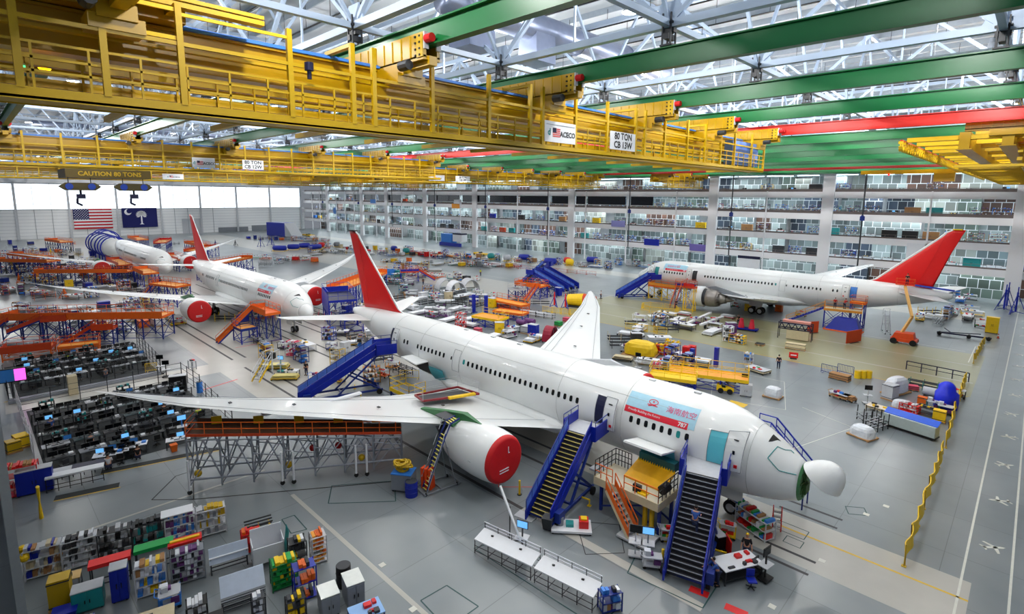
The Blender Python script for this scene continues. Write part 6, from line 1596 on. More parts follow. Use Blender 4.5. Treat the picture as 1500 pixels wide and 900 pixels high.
t = dock('nose_gantry', 'massive dark blue gantry dock beside the nose of the second airliner', (-76.5,8.6,0), R(-20), 9, 4.5, 4.4, BLU, BLU, NAVY, panel=BLU, gh=1.6)
MB().box(-4.5,4.5,-2.3,-2.2,2.2,4.3).build('blue_skirt', BLU, t)
dock('nose_gantry', 'blue stage in front of the massive gantry dock', (-70.0,7.2,0), R(-20), 5, 3, 2.2, BLU, BLU2, NAVY)
dock('tail_dock', 'blue dock under the tail of the second airliner', (-116,6,0), 0, 12, 3, 5, BLU, BLU2, GALV); dock('tail_dock', 'orange-stepped dock beside the tail of the second airliner, stairs to the wing', (-112,-8,0), R(20), 8, 3, 4, BLU, ORG, ORGY, stairs=[(-8.8,0,-4,0)])
for i, (x,y,rz,h,pc,gc,lx,n_) in enumerate(((-150,-16,50,3.4,BLU2,ORG,20,'near wing'),(-148,14,-50,3.4,BLU,ORG,20,'far wing'),(-136,-7,0,4,BLU,ORG,10,'near side of the nose'),(-136,6,0,4,BLU,REDP,10,'far side of the nose'),(-165,-7,0,3.4,BLU,ORGD,16,'near side of the body'),(-168,7,0,3.4,BLU,ORGD,16,'far side of the body'))):
    dock('line_dock', 'orange-railed blue dock at the %s of the finless airliner' % n_, (x,y,0), R(rz), lx, 3, h, pc, gc, ORGY, panel=gc)
# ring frames holding fuselage barrels
for i, (x,y) in enumerate(((-205,-2),(-222,-2),(-240,2)), 1):
    t = thing('barrel_ring_frame', 'blue ring frame holding a white fuselage barrel, %s towards the flags' % ORD[i-1], 'fuselage fixture', (x,y,0))
    MB().tube((-6,0,4.2),(6,0,4.2),2.88,32).build('fuselage_barrel', WHITE, t, smooth=True) if i else MB().tube((-1,0,4.2),(1,0,4.2),.6,16).build('fuselage_barrel', BLU, t)
    for k in (-5,0,5):
        q = MB(); P = [(k,3.6*math.cos(a),4.2+3.6*math.sin(a)) for a in [2*PI*j/24 for j in range(25)]]
        for u_, w_ in zip(P, P[1:]): q.bar(u_, w_, .35, .35)
        for s in (-2.6,2.6): q.bar((k,s,0),(k,s,1.9),.35)
        if i == 0 and k: continue
        q.build('ring', BLU, t)
for i, (x,y,rz,c,g_) in enumerate(((-200,-22,20,BLU,ORG),(-215,-30,0,BLU2,ORGD),(-185,-24,40,BLU2,ORG),(-230,18,-20,BLU,REDP),(-210,24,0,BLU,ORG),(-190,20,-40,BLU,ORGD),(-255,-10,10,BLU2,ORG),(-250,14,0,BLU,ORG))):
    dock('line_dock', 'orange and blue dock near the far wall, %s counting towards the flags' % ORD[i], (x,y,0), R(rz), 16, 4, 3.4, c, g_, ORGY, panel=g_, brace=True)
# ================================================================== middle and right of the hall
CN = {LGREY.name:'pale', BLU.name:'blue', DGREY.name:'charcoal', YEL2.name:'yellow', CARD.name:'tan', PAPER.name:'white', BLU2.name:'navy', GREY.name:'grey', ORG.name:'orange', REDP.name:'red', GREEN.name:'green', TEAL.name:'teal', BLK.name:'black', PINK.name:'pink', PURP.name:'purple', BLUL.name:'light blue', ORGY.name:'light orange', YEL.name:'mustard', BEIGE.name:'beige', WOOD.name:'wooden', FILM.name:'film-wrapped', ORGD.name:'dark orange'}
SIZES = dict(cart=dict(w=2.2,d=1.3,h=1.1), table=dict(w=3.4,d=1.5,h=.95), rack=dict(w=2.4,d=1.0,h=2.1), cabinet=dict(w=1.5,d=1.0,h=1.8), crate=dict(w=2.,d=1.5,h=1.2), panelstack=dict(w=4.,d=1.7,h=1.), pipes=dict(w=3.4,d=1.4,h=1.4))
PLACED = []
for o in list(COL.objects):
    if 'category' in o and o['category'] in set(CATS.values())|{'work platform','boarding stairs'} and o.location.z < .5: PLACED.append((o.location.x, o.location.y, 1.4 if o['category'] != 'work platform' else 2.0))
for xx in range(-46, -8, 3): PLACED.append((xx, 0, 1.2))
def line(where, n, u0, v0, u1, v1, kinds, cols, seed=0, jit=1.2, group=None, order='flag wall'):
    """n different items standing in a loose row; numbered away from the flag wall"""
    r = random.Random(seed); a = fl(u0,v0); b = fl(u1,v1)
    if a.x > b.x: a, b = b, a
    out = []
    for i in range(n):
        p = a+(b-a)*((i+.5)/n); k = kinds[r.randrange(len(kinds))]; c = cols[r.randrange(len(cols))]; rz = R(r.choice((0,10,90,100,45)))
        q = SIZES.get(k, {}); rad = max(q.get('w', 1.6), q.get('d', 1.0))*.5
        for t_ in range(40):
            f = .5+t_*.12; x = p.x+r.uniform(-jit,jit)*.5*f; y = p.y+r.uniform(-jit,jit)*f
            if y < YB+2 and (y > -33 or (x < -78 and y > -55)) and all((x-X_)**2+(y-Y_)**2 > (rad+R_)**2 for X_, Y_, R_ in PLACED):
                PLACED.append((x,y,rad)); out.append((x,y,k,c,rz,r.randrange(3))); break
    out.sort(key=lambda q: (q[0], q[1]))
    for i, (x,y,k,c,rz,sd) in enumerate(out):
        lab = '%s %s %s, %s from the flag wall' % (CN[c.name], CATS[k].replace('covered ',''), where, ORD[i])
        put(k, x, y, rz, c, lab, group, seed=sd, **SIZES.get(k, {}))
SMALL = ['cart','table','rack','cabinet','crate','panelstack','pipes','drum','barrier','kiosk']
MIX = [LGREY,PAPER,DGREY,BLU,YEL2,ORG,CARD,REDP,TEAL,GREY,BLUL,BEIGE]
# ---- behind the nearest fuselage
line('between red tail and white half barrels', 10, 590,430, 640,445, SMALL, [PAPER,LGREY,DGREY,CARD,TEAL], 1)
line('just behind the rear fuselage roof', 9, 600,452, 690,474, ['table','cart','panelstack','rack'], [PAPER,LGREY,DGREY,PURP], 2, 1.)
line('in the row behind the rear fuselage', 8, 620,440, 690,458, ['table','cart','panelstack','pipes'], [PAPER,LGREY,DGREY,GREY,TEAL], 3, 1.)
line('in the back row behind the rear fuselage', 8, 650,432, 730,440, ['table','cart','panelstack'], [GREY,LGREY,DGREY,CARD,TEAL], 4, 1.)
for i, (u, v, c) in enumerate(((652,424,LGREY),(668,428,PAPER),(688,424,LGREY))): at('arch', u, v, 70, c, 'white half-barrel shell on a cradle, %s from the red tail' % ORD[i], w=3.9, d=3.2, h=2.4)
dock('small_dock', 'blue stand with red-orange sloping stairs right of the red tail', (*fl(600,412)[:2],0), R(60), 4.5, 3, 2.6, BLU, ORGD, ORGD, stairs=[(6.4,0,2.2,0)], panel=BLU)
line('near the red tail tip, behind blue stand', 9, 560,392, 640,398, SMALL, MIX, 5)
line('on the pale lane by the red tail', 8, 560,408, 590,420, ['cart','kiosk','pipes','drum'], [DGREY,TEAL,BLK,LGREY], 6)
dock('low_platform', 'yellow-topped low platform with blue posts behind the middle fuselage', (*fl(718,478)[:2],0), R(10), 5.5, 3, 1.6, BLU, YEL2, ORGY, sides='ne'); dock('low_platform', 'long light orange low platform further behind the middle fuselage', (*fl(745,452)[:2],0), R(0), 9, 2.4, 1.3, ORGD, ORG, ORGY, sides='n')
dock('low_platform', 'orange low platform stretching towards the tripod jacks', (*fl(748,468)[:2],0), R(15), 6, 2.4, 1.4, BLU, ORG, ORGY, sides='e')
for i, (u,v) in enumerate(((694,458),(712,460))): t = thing('blue_column', 'square blue column standing behind the middle fuselage, %s from the tail' % ORD[i], 'column', (*fl(u,v)[:2],0)); MB().box(-.25,.25,-.25,.25,0,3.4).build('column', BLU, t); MB().box(-.5,.5,-.5,.5,0,.15).build('base', BLU2, t)
at('rack', 675,480, 20, REDP, 'red and white striped rack peeking over the fuselage roof', w=1.6,h=2.4,fill=[REDP,PAPER]); at('roll', 764,478, 0, PURP, 'purple roll on a cradle behind the middle fuselage'); at('roll', 776,476, 10, PURP, 'second purple roll, nearer the black pipe rack'); at('crate', 700,488, 10, PINK, 'pink crate just above the fuselage roof line')
for i, (u,v) in enumerate(((775,462),(787,464),(799,466))): at('pipes', u, v, 15, BLK, 'black pipe rack beside the purple rolls, %s from the flag wall' % ORD[i], w=3.2, top=LGREY)
at('table', 812,490, -20, PAPER, 'white long cradle table by the maroon arch', w=4.,d=1.2); t = at('arch', 806,500, 100, mat('maroon',(.6,.08,.2),.5), 'maroon arched shell standing beside the far wing', w=2.6,d=1.4,h=2.2); at('cart', 782,500, 0, YEL2, 'small yellow cart near the fuselage by the maroon arch'); at('crate', 818,478, 0, GREEN, 'green box on a pallet behind the maroon arch'); at('crate', 830,472, 0, PINK, 'pink box on a pallet behind the maroon arch')
# tripod jacks, yellow cylinder behind the far wing tip
for i, (u,v) in enumerate(((812,450),(828,453))): at('jack', u, v, 20, BLU, 'blue tripod jack with red head behind the far wing, %s from the tail' % ORD[i], top=REDP, h=3.0)
for i in range(4): p = fl(802+13*i, 458+1.5*i); put('barrier', p.x, p.y, R(8), YEL2, 'yellow barrier in front of the tripod jacks, %s from the tail' % ORD[i], 'yellow barriers by the jacks')
t = thing('engine_cover_drum', 'yellow and red covered cylinder beside the tip of the far wing', 'covered cylinder', (*fl(848,450)[:2],0), R(20)); MB().tube((-2.2,0,1.3),(1.0,0,1.5),1.1,20,1.3).build('yellow_cover', YEL2, t); MB().tube((1.0,0,1.5),(3.4,0,1.7),1.3,20,.7).build('red_cover', ORGD, t); MB().box(-2,2.5,-1,1,0,.3).build('cradle', DGREY, t)
# group of blue stairs with orange dock in the middle distance
for i, (f, tp) in enumerate(((( 828,428),(786,400)),((843,424),(800,396)))):
    a, b = fl(*f), fl(*tp, 3.6); boarding_stairs('blue boarding stairs parked in the middle distance, %s of the parallel pair' % ('left' if i == 0 else 'right'), a, (b.x,b.y), 3.6, 1.8, 16, stripe=LGREY)
a, b = fl(770,418), fl(800,388,3.4); boarding_stairs('blue boarding stairs facing away behind the orange dock in the middle distance', a, (b.x,b.y), 3.4, 1.8, 16)
dock('small_dock', 'orange-panelled dock with blue base beside the parked blue stairs', (*fl(778,436)[:2],0), R(10), 6.5, 3.2, 2.8, BLU, ORG, ORGY, stairs=[(2.4,-6.2,2.4,-1.6)], panel=ORG)
dock('small_dock', 'blue-framed stand left of the orange-panelled dock', (*fl(757,438)[:2],0), R(0), 3, 2.4, 2.2, BLU2, LGREY, GALV); person('person in red shirt beside the parked blue stairs', (*fl(804,428)[:2],0), R(60), 'red')
line('under the parked blue stairs', 5, 790,432, 826,436, ['cart','jack','cabinet','pipes'], [BLU,BLU2,TEAL], 8, .8)
# ---- belt of equipment along the mezzanine foot
for j, (w_, n_, u0, v0, u1, v1, c_) in enumerate((('in the cluster right of the red tail',10,588,436,662,438,MIX),('behind the white half barrels',10,600,404,700,412,MIX),('left of the blue stand by the tail',8,562,400,590,404,MIX),
    ('between half barrels and light orange platform',8,640,440,735,444,MIX),('beyond the light orange platforms',7,700,446,770,450,[PURP,LGREY,DGREY,YEL2]),('around the purple rolls',7,730,488,790,494,[PURP,LGREY,YEL2,DGREY,BLU]),
    ('left of the yellow covered load',6,908,500,935,506,[YEL2,DGREY,LGREY,BEIGE]),('between the red cabinets and yellow dock',6,975,538,1010,545,[LGREY,PINK,DGREY,BLU]),
    ('in the belt left of blue stairs',14,560,384,720,392,MIX),('in mid hall before the blue engine stands',12,650,386,760,392,MIX),('beyond the blue assembly fixtures',12,360,350,460,354,[BLU,BLU2,ORG,LGREY,YEL2]),
    ('under the belly of the second airliner',8,330,470,420,462,[YEL2,ORG,DGREY,BLU]),('behind the nose of the second airliner',8,470,468,520,462,[BLU,YEL2,LGREY,PINK]),('near the rails left of the tail stairs',6,440,512,480,520,[LGREY,YEL2,BLU2]))):
    line(w_, n_, u0, v0, u1, v1, ['cart','table','rack','panelstack','pipes','cabinet','crate'], c_, 130+j, 1.2)
rows = [('at the mezzanine foot', 30, 470,360, 900,392), ('in the second belt before the mezzanine', 30, 455,362, 905,394), ('in the third belt before the mezzanine', 24, 450,370, 700,378)]
for j, (w_, n_, u0, v0, u1, v1) in enumerate(rows): line(w_, n_, u0, v0, u1, v1, ['cart','table','rack','cabinet','crate','panelstack','tug','vessel','pipes','bin'], MIX+[REDP,YEL2,BLU], 20+j, 3.)
line('at the mezzanine foot behind open-engined airliner', 26, 900,387, 1420,444, ['rack','cabinet','crate','rack','table'], [LGREY,PAPER,GREY,BLUL,TEAL,DGREY,YEL2], 31, 2.)
for i, (u, v, c) in enumerate(((768,382,BLU),(806,388,BLU),(868,386,BLU))): at('vessel', u, v, 10, c, 'large blue covered engine stand, %s from the flag wall' % ORD[i], top=BLU2, w=4.2, d=3.)
for i in range(12): p = fl(712+14*i, 390+1.2*i); put('barrier', p.x, p.y, R(5), ORGD, 'red-orange barrier in the long row in mid hall, %s from the flag wall' % ORD[i], 'red-orange barriers', w=3.)
at('panelstack', 605, 370, 0, REDP, 'long red covered trolley in mid hall', w=9,d=2.4,top=mat('cover_redpink',(.8,.1,.2),.5)); at('tug', 705, 374, 0, YEL2, 'yellow tow tractor in mid hall', w=6,d=2.4,h=2); at('panelstack', 655,376,0,ORGD,'orange and yellow long trolley in mid hall', w=10,d=2,top=ORGY)
t = thing('display_booth', 'light blue open booth with white front under the mezzanine', 'booth', (*fl(665,360)[:2],0)); MB().box(-7,0,-1.5,1.5,0,5).build('blue_curtain', BLUL, t); MB().box(1,7,-1.5,1.5,2,5).build('white_screen', PAPER, t); MB().box(1,7,-1.6,1.4,5,5.6).build('blue_header', NAVY, t); MB().box(-7,7,-2.5,-1.6,0,1.4).build('blue_counter', BLU, t)
t = thing('projection_screen', 'white screen with navy header behind the open-engined airliner', 'screen', (-45,106,0)); MB().box(-2.8,2.8,-.1,.1,1.8,6.0).build('screen', PAPER, t); MB().box(-2.8,2.8,-.15,.1,6.0,6.7).build('header', NAVY, t); MB().box(-2.7,-2.6,-.1,.1,0,1.8).box(2.6,2.7,-.1,.1,0,1.8).build('leg', GREY, t)
t = thing('parked_panel', 'big dark blue box container near the window wall corner', 'container', (*fl(412,346)[:2],0), R(10)); MB().box(-8,8,-3,3,.2,7).build('body', BLU, t); MB().add([(8,-3,7),(8,3,7),(14,3,.5),(14,-3,.5),(8,-3,.2),(8,3,.2),(14,3,.2),(14,-3,.2)],[(0,1,2,3),(7,6,5,4),(0,3,7,4),(1,5,6,2),(0,4,5,1),(3,2,6,7)]).build('ramp', LGREY, t); wheels(t,15,5.5,.4)
at('tug', 452,346, 0, YEL2, 'yellow truck near the window wall corner', w=8,d=3); line('near the window wall corner', 10, 440,350, 480,354, ['crate','cart','vessel','table'], MIX, 33, 3.)
# blue fixtures left of centre
for i, (u,v,w_) in enumerate(((382,362,4),(398,360,5),(410,368,6),(430,366,5),(446,364,5),(462,366,6))): at('jack' if i < 2 else 'vessel', u, v, 20*i, BLU, 'blue assembly fixture in mid hall, %s from the window wall side' % ORD[i], w=w_*.9, d=3., h=4.6 if i < 2 else 2.2)
line('in front of the blue assembly fixtures', 10, 372,378, 470,384, ['cart','panelstack','table','crate'], [TEAL,GREEN,LGREY,CARD,REDP,ORG], 35, 2.); line('on the open floor beyond the second airliner', 9, 380,392, 500,366, ['cart','panelstack','pipes'], [LGREY,GREY,TEAL], 36, 2.)
# cluttered strip left, between wings and docks
for j, (w_, n_, u0, v0, u1, v1) in enumerate((('between the second and third airliner wings',20,20,398,240,412),('in the strip before the third airliner',18,10,390,230,398),('at the tail of the second airliner',18,60,408,270,424),('under the near wing of the second airliner',18,20,470,230,478),('behind the wing dock stairs',16,20,462,200,452),('below the wing dock',12,100,490,210,478),('beside the wall on the far left',10,0,380,160,384),('by the far docks',12,0,372,260,378),('close to the flag wall',12,0,358,360,360),('in the strip left of the third airliner',16,0,384,200,400),('beyond the second airliner wing',14,0,414,240,430),('off the wing tip of the second airliner',14,0,404,150,412),('by the third airliner wing tip',14,0,392,150,398),('between wing dock and near wall',12,0,426,120,440),('on the far left floor',10,0,366,140,372))):
    line(w_, n_, u0, v0, u1, v1, ['cart','table','rack','cabinet','crate','panelstack','pipes','jack'], [LGREY,PAPER,DGREY,BLU,BLU2,ORG,BLK,GREY,YEL2,BLK], 50+j, 1.6)
for i in range(6): p = fl(205+8*i, 470-.6*i); put('barrier', p.x, p.y, R(60), YEL, 'mustard barrier left of the engine of the second airliner, %s from the wall' % ORD[i], 'mustard barriers', w=1.8)
# ---- equipment right behind the front fuselage
at('wrapped', 938,520, 15, YEL2, 'yellow fabric-covered load behind the front fuselage', w=4.6,d=3,h=2.0)
at('panelstack', 912,528, 20, DGREY, 'dark trolley with pale sheet left of the yellow covered load', top=BEIGE); at('cart', 918,516, 20, LGREY, 'pale cart behind the dark trolley'); at('kiosk', 934,540, 10, LGREY, 'pale computer stand before the yellow covered load'); at('table', 950,535, 20, PAPER, 'white table before the yellow covered load', w=3.); at('rack', 972,548, 20, PINK, 'pink and white slatted rack on a white base', w=2.6,h=1.2,fill=[PINK,PAPER,PURP]); at('rack', 970,520, 10, ORGD, 'orange-filled rack right of the yellow covered load', w=2.,h=1.4,fill=[ORGD,REDP,YEL2]); at('rack', 985,512, 0, YEL2, 'yellow framed low rack behind the red cabinets', w=2.,h=1.2,fill=[YEL2,LGREY]); at('panelstack', 992,524, 80, LGREY, 'stack of upright pale panels left of the red cabinets', h=1.2)
for i, (u,v) in enumerate(((1005,525),(1013,524))): at('cabinet', u, v, 10, REDP, 'red cabinet near the yellow dock, %s of the pair' % ('left' if i == 0 else 'right'), w=.9,d=.9,h=1.6,top=REDP)
t = thing('blue_column', 'square blue column at the left end of the yellow dock', 'column', (*fl(1013,540)[:2],0)); MB().box(-.25,.25,-.25,.25,0,2.6).build('column', BLU, t); MB().box(-.5,.5,-.5,.5,0,.12).build('base', PAPER, t)
dock('engine_dock', 'yellow-railed dock with orange deck edge behind the front fuselage', (*fl(1036,568)[:2],0), R(22), 8.4, 2.6, 1.7, BLU, YEL2, ORGY, brace=True, gh=1.2); dock('engine_dock', 'second yellow-railed dock just over the fuselage roof', (*fl(985,572)[:2],0), R(22), 5, 2.4, 1.7, BLU, YEL2, YEL2, gh=1.1)
t = thing('blue_column', 'square blue column in the middle of the yellow dock', 'column', (*fl(1047,560)[:2],0)); MB().box(-.22,.22,-.22,.22,1.8,4.2).build('column', BLU, t)
at('tug', 1062,575, 20, YEL2, 'small black and yellow cart right of the yellow dock', w=1.8,d=1.); at('kiosk', 1090,574, 20, LGREY, 'pale computer stand right of the yellow dock'); at('cabinet', 1092,580, 20, LGREY, 'pale cabinet on wheels right of the yellow dock', w=1.2,h=1.3); at('rack', 1096,533, 20, LGREY, 'pale wire rack behind the beige pallet cart', w=1.2,h=1.4); at('cart', 1110,545, -15, BEIGE, 'beige pallet cart loaded with black and white parts', w=2.6,d=1.6,h=.5); at('cart', 1070,560, 30, DGREY, 'dark small cart between yellow dock and pale cabinet', w=1.2)
at('wrapped', 1132,582, 0, FILM, 'clear plastic-wrapped load alone on the floor', w=1.8,d=1.4,h=1.2); p = fl(1080,592); strip((p.x-.9,p.y),(p.x+.9,p.y),1.2,LINEY,.012)
t = thing('floor_sign', 'small red floor sign beyond the beige pallet cart', 'sign', (*fl(1162,526)[:2],0), R(20)); MB().box(-.55,.55,-.03,.03,.15,.9).build('board', REDP, t); MB().box(-.4,.4,-.25,.25,0,.15).build('foot', DGREY, t); MB().box(-.35,.35,-.04,-.03,.45,.6).build('white_mark', PAPER, t)
# ---- under and before the open-engined airliner
a, b = fl(926,438), fl(966,404,4.4); boarding_stairs('blue boarding stairs at the nose door of the open-engined airliner', (-55.5,62.2), (-51.4,67.6), 4.4, 1.9, 18, stripe=LGREY)
dock('door_dock', 'orange and yellow dock between the doors of the open-engined airliner', (-47.4,67.2,0), R(0), 6.4, 2.6, 3.0, YEL2, ORG, ORGY, panel=ORGY); dock('door_dock', 'blue dock with orange deck beside the opened engine', (-42.4,66.4,0), R(25), 4, 2.4, 3.8, BLU, ORG, ORG, panel=BLU, stairs=[(-2.2,-5.6,-1.2,-1.2)])
for i in range(9): a_ = 2*PI*i/9; c_ = fl(967,456); put('barrier', c_.x+3.6*math.cos(a_), c_.y+2.2*math.sin(a_), a_+PI/2, YEL2, 'yellow barrier in the ring before the nose of the open-engined airliner, %s' % ORD[i], 'ring of yellow barriers', w=2.2)
line('in the front row before the opened engine', 8, 926,478, 1000,485, ['cart','rack','table','pipes'], [PAPER,LGREY,DGREY,BLU,CARD], 61, .8); line('in the rear row before the opened engine', 8, 930,470, 1035,476, ['panelstack','cart','table','cabinet'], [PAPER,LGREY,BLU,PURP,DGREY], 62, .8)
for i in range(4): p = fl(925+14*i, 484+1.6*i); put('barrier', p.x, p.y, R(5), YEL2, 'yellow barrier along the aisle left of the white beams, %s from the flag wall' % ORD[i], 'yellow aisle barriers')
for i, (u0,v0,u1,v1) in enumerate(((1006,482,1040,466),(1026,484,1058,472))): a, b = fl(u0,v0), fl(u1,v1); t = thing('white_spar', 'long white beam on trestles before the opened engine, %s' % ('upper one' if i == 0 else 'lower one'), 'beam', (a.x,a.y,0)); d = b-a; MB().bar((0,0,.9),(d.x,d.y,.9),.5,.3).build('beam_body', PAPER, t); q = MB(); q.bar((d.x*.2,d.y*.2,0),(d.x*.2,d.y*.2,.8),.3).bar((d.x*.8,d.y*.8,0),(d.x*.8,d.y*.8,.8),.3); q.build('trestle', DGREY, t)
line('right of the white beams', 7, 1040,488, 1075,494, ['cart','table','cabinet','panelstack'], [PURP,LGREY,GREY,PAPER], 63, .6)
t = thing('cone_cart', 'blue low cart carrying two red cones', 'cart', (*fl(1093,484)[:2],0), R(10)); MB().box(-1.8,1.8,-.7,.7,.2,.4).build('bed', BLU, t); wheels(t,3.2,1.2,.12)
for s in (-1,1): MB().tube((s*.8,0,.4),(s*.8,0,1.9),.5,14,.25).build('red_cone', mat('cone_red',(.9,.15,.25),.5), t)
at('rack', 1066,500, 0, PAPER, 'white open rack right of the white beams', w=1.2,d=.9,h=2.2); at('rack', 1080,503, 0, YEL2, 'low rack with yellow frame beside the white open rack', w=2.2,d=1.,h=1.3); at('crate', 1113,506, 0, BEIGE, 'beige flat box alone on the aisle', h=.3)
for i, (u,v,c) in enumerate(((990,452,'black'),(1081,476,'black'),(1078,440,'red'))): person('person in %s standing near the open-engined airliner, %s from its nose' % (c, ORD[i]), (*fl(u,v)[:2],0), R(40*i), c, 'stand')
at('panelstack', 1002,462, 0, PINK, 'pink covered low trolley by the opened engine', w=2.2); at('panelstack', 1066,466, 0, PINK, 'pink covered low trolley before the main wheels', w=2.4)
for i, (x,y) in enumerate(((-30.5,68.6),(-33.6,70.2),(-26.2,72.4),(-22,71.5))): put('cart' if i%2 else 'cabinet', x, y, 0, (YEL2,DGREY,ORG,YEL2)[i], '%s equipment under the belly of the open-engined airliner, %s from its nose' % (('yellow','dark','orange','mustard')[i], ORD[i]))
dock('engine_top_dock', 'red basket stand over the opened engine', (-38.6,60.6,0), 0, 2.2, 1.2, 4.7, YEL2, ORGD, ORGD, panel=REDP, brace=True)
# gantry stand with navy top
t = thing('gantry_stand', 'navy lattice stand with white box below it in the aisle', 'work stand', (*fl(1164,497)[:2],0), R(8)); q = MB()
for x in (-2.3,2.3):
    for y in (-.6,.6): q.bar((x,y,0),(x,y,2.6),.1)
q.build('leg', DGREY, t); q = MB()
for k in range(5): q.bar((-2.3+.92*k,-.6,1.6),(-1.84+.92*k,-.6,2.5),.12).bar((-1.84+.92*k,-.6,2.5),(-1.38+.92*k,-.6,1.6),.12)
for z in (1.6,2.5): q.bar((-2.3,-.6,z),(2.3,-.6,z),.14).bar((-2.3,.6,z),(2.3,.6,z),.14)
q.build('lattice', NAVY, t); MB().box(-1.8,2.0,-.5,.5,2.6,2.9).build('folded_goods', mat('salmon',(.9,.6,.55),.6), t); MB().box(-1.1,1.9,-.7,.3,.1,1.5).build('white_box', BEIGE, t)
at('crate', 1165,512, 8, BEIGE, 'beige crate with dark slots in front of the navy lattice stand', w=2.6,d=1.,h=.9); t = thing('red_panel', 'orange-red folding screen right of the navy lattice stand', 'screen', (*fl(1190,488)[:2],0), R(60)); MB().box(-1.1,1.1,-.04,.04,.05,1.9).build('panel', ORGD, t); MB().box(-1,1,-.3,.3,0,.05).build('foot', DGREY, t); t = thing('red_panel', 'orange-red folding screen under the tail door platform', 'screen', (*fl(1250,502)[:2],0), R(70)); MB().box(-1.8,1.8,-.04,.04,.05,1.9).build('panel', ORGD, t); MB().box(-1,1,-.3,.3,0,.05).build('foot', DGREY, t)
dock('tail_door_dock', 'pale yellow deck on a blue base at the tail door of the open-engined airliner', (-14.4,66.6,0), R(12), 5.4, 2.6, 3.2, BLU, ORGY, BEIGE, stairs=[(-8.4,.2,-2.6,.2)], sides='new'); t = thing('dock_base', 'blue wedge-shaped base below the pale yellow deck', 'base', (-13.6,64.6,0)); MB().add([(-2.6,-1.2,0),(2.6,-1.2,0),(2.6,1.0,0),(-2.6,1.0,0),(-1.2,-.6,2.2),(1.8,-.6,2.2),(1.8,.6,2.2),(-1.2,.6,2.2)],[(3,2,1,0),(4,5,6,7),(0,1,5,4),(1,2,6,5),(2,3,7,6),(3,0,4,7)]).build('wedge', BLU, t); MB().box(-2.7,2.7,-1.3,1.1,0,.2).build('skirt', ORG, t)
dock('tail_door_dock', 'small orange landing at the tail door beside the pale yellow deck', (-12.6,68.4,0), R(0), 2.2, 1.4, 4.4, BLU, ORG, ORGY)
person('person in red working on the pale yellow deck', (-15.6,66.6,3.2), R(10), 'red', 'stand'); person('second person in red on the pale yellow deck, nearer the door', (-14.3,67.1,3.2), R(170), 'red', 'bend')
t = at('ladder', 1298,488, 20, LGREY, 'pale grey step ladder left of the orange boom lift', h=2.8,d=2.6); 
# boom lift
bx_, by_ = fl(1324,503).x, fl(1324,503).y
t = thing('boom_lift', 'orange boom lift reaching up to the red tail fin of the open-engined airliner', 'boom lift', (bx_,by_,0), 0)
BO = mat('lift_orange',(.9,.3,.08),.5); CRM = mat('boom_cream',(.93,.72,.4),.5)
MB().box(-1.6,1.6,-1.0,1.0,.35,.8).build('chassis', BO, t); MB().prism([(-1.5,.8),(1.3,.8),(1.1,1.7),(-1.2,1.6)],-.9,.9,'y').build('turret', BO, t)
for x in (-1.2,1.2):
    for y in (-1.1,1.1): MB().tube((x,y-.18,.42),(x,y+.18,.42),.42,16).build('wheel', RUB, t)
tipx = onp = None
q0 = fw+rt*((1326-750)/F)+dn*((418-CY)/F); s_ = (70.2-CAM.y)/q0.y; tipp = CAM+q0*s_
tx, ty, tz = tipp.x-bx_, tipp.y-by_, tipp.z
MB().bar((-.4,0,1.6),(.5,.9,4.0),.3,.35).build('lower_boom', CRM, t); MB().bar((.5,.9,4.0),(tx,ty,tz-.2),.34,.4).build('upper_boom', CRM, t)
q = MB(); q.box(tx-1.2,tx+1.2,ty-.4,ty+.5,tz,tz+.1)
for (a_,b_) in (((-1.2,-.4),(1.2,-.4)),((1.2,-.4),(1.2,.5)),((1.2,.5),(-1.2,.5)),((-1.2,.5),(-1.2,-.4))):
    for z in (.5,1.0): q.bar((tx+a_[0],ty+a_[1],tz+z),(tx+b_[0],ty+b_[1],tz+z),.06)
    q.bar((tx+a_[0],ty+a_[1],tz),(tx+a_[0],ty+a_[1],tz+1.),.06)
q.build('basket', BO, t); person('person working in the basket of the boom lift', (tipp.x+.2,tipp.y,tz+.1), R(180), 'black')
# tow bar, yellow cabinet, tripods at the right
t = thing('tow_bar', 'long dark blue tow bar on the floor at the right', 'tow bar', (*fl(1372,490)[:2],0), R(2)); a, b = fl(1372,490), fl(1452,500); d = b-a; t.rotation_euler.z = 0; MB().bar((0,0,.4),(d.x,d.y,.4),.22).bar((0,.3,.4),(d.x*.8,d.y*.8+.9,.7),.12).bar((d.x*.3,d.y*.3,.4),(d.x*.3-1.4,d.y*.3+3.5,.5),.1).build('bar', NAVY, t); q = MB()
for k in (.05,.6,.95): q.tube((d.x*k,d.y*k-.35,.28),(d.x*k,d.y*k+.35,.28),.28,12)
q.build('wheel', RUB, t)
at('cabinet', 1452,488, 0, YEL2, 'tall yellow cabinet near the right edge', w=1.6,d=1.,h=2.6,top=YEL2); at('cart', 1436,480, 0, DGREY, 'dark framed cart left of the tall yellow cabinet', w=1.6,h=1.4); at('cone', 1462,496, 0, ORGD, 'orange traffic cone beside the tall yellow cabinet'); at('cart', 1420,455, 0, PAPER, 'white covered cart below the right stabilizer', w=3)
for i, (u,v) in enumerate(((1470,455),(1487,460),(1474,451))): at('jack', u, v, 30*i, BLU2 if i != 1 else BLU, 'tall blue tripod stand at the right edge, %s from the airliner' % ORD[i], h=5.2,w=3.,d=3.,top=BLU)
line('below the tail cone of the open-engined airliner', 10, 1340,470, 1420,462, ['cart','rack','table','pipes'], [LGREY,DGREY,YEL2,BLU,PAPER], 66, 1.); line('before the mezzanine at the right', 8, 1400,436, 1480,430, ['rack','crate','cart','cabinet'], [LGREY,DGREY,PURP,BLUL,YEL2], 67, 1.5)
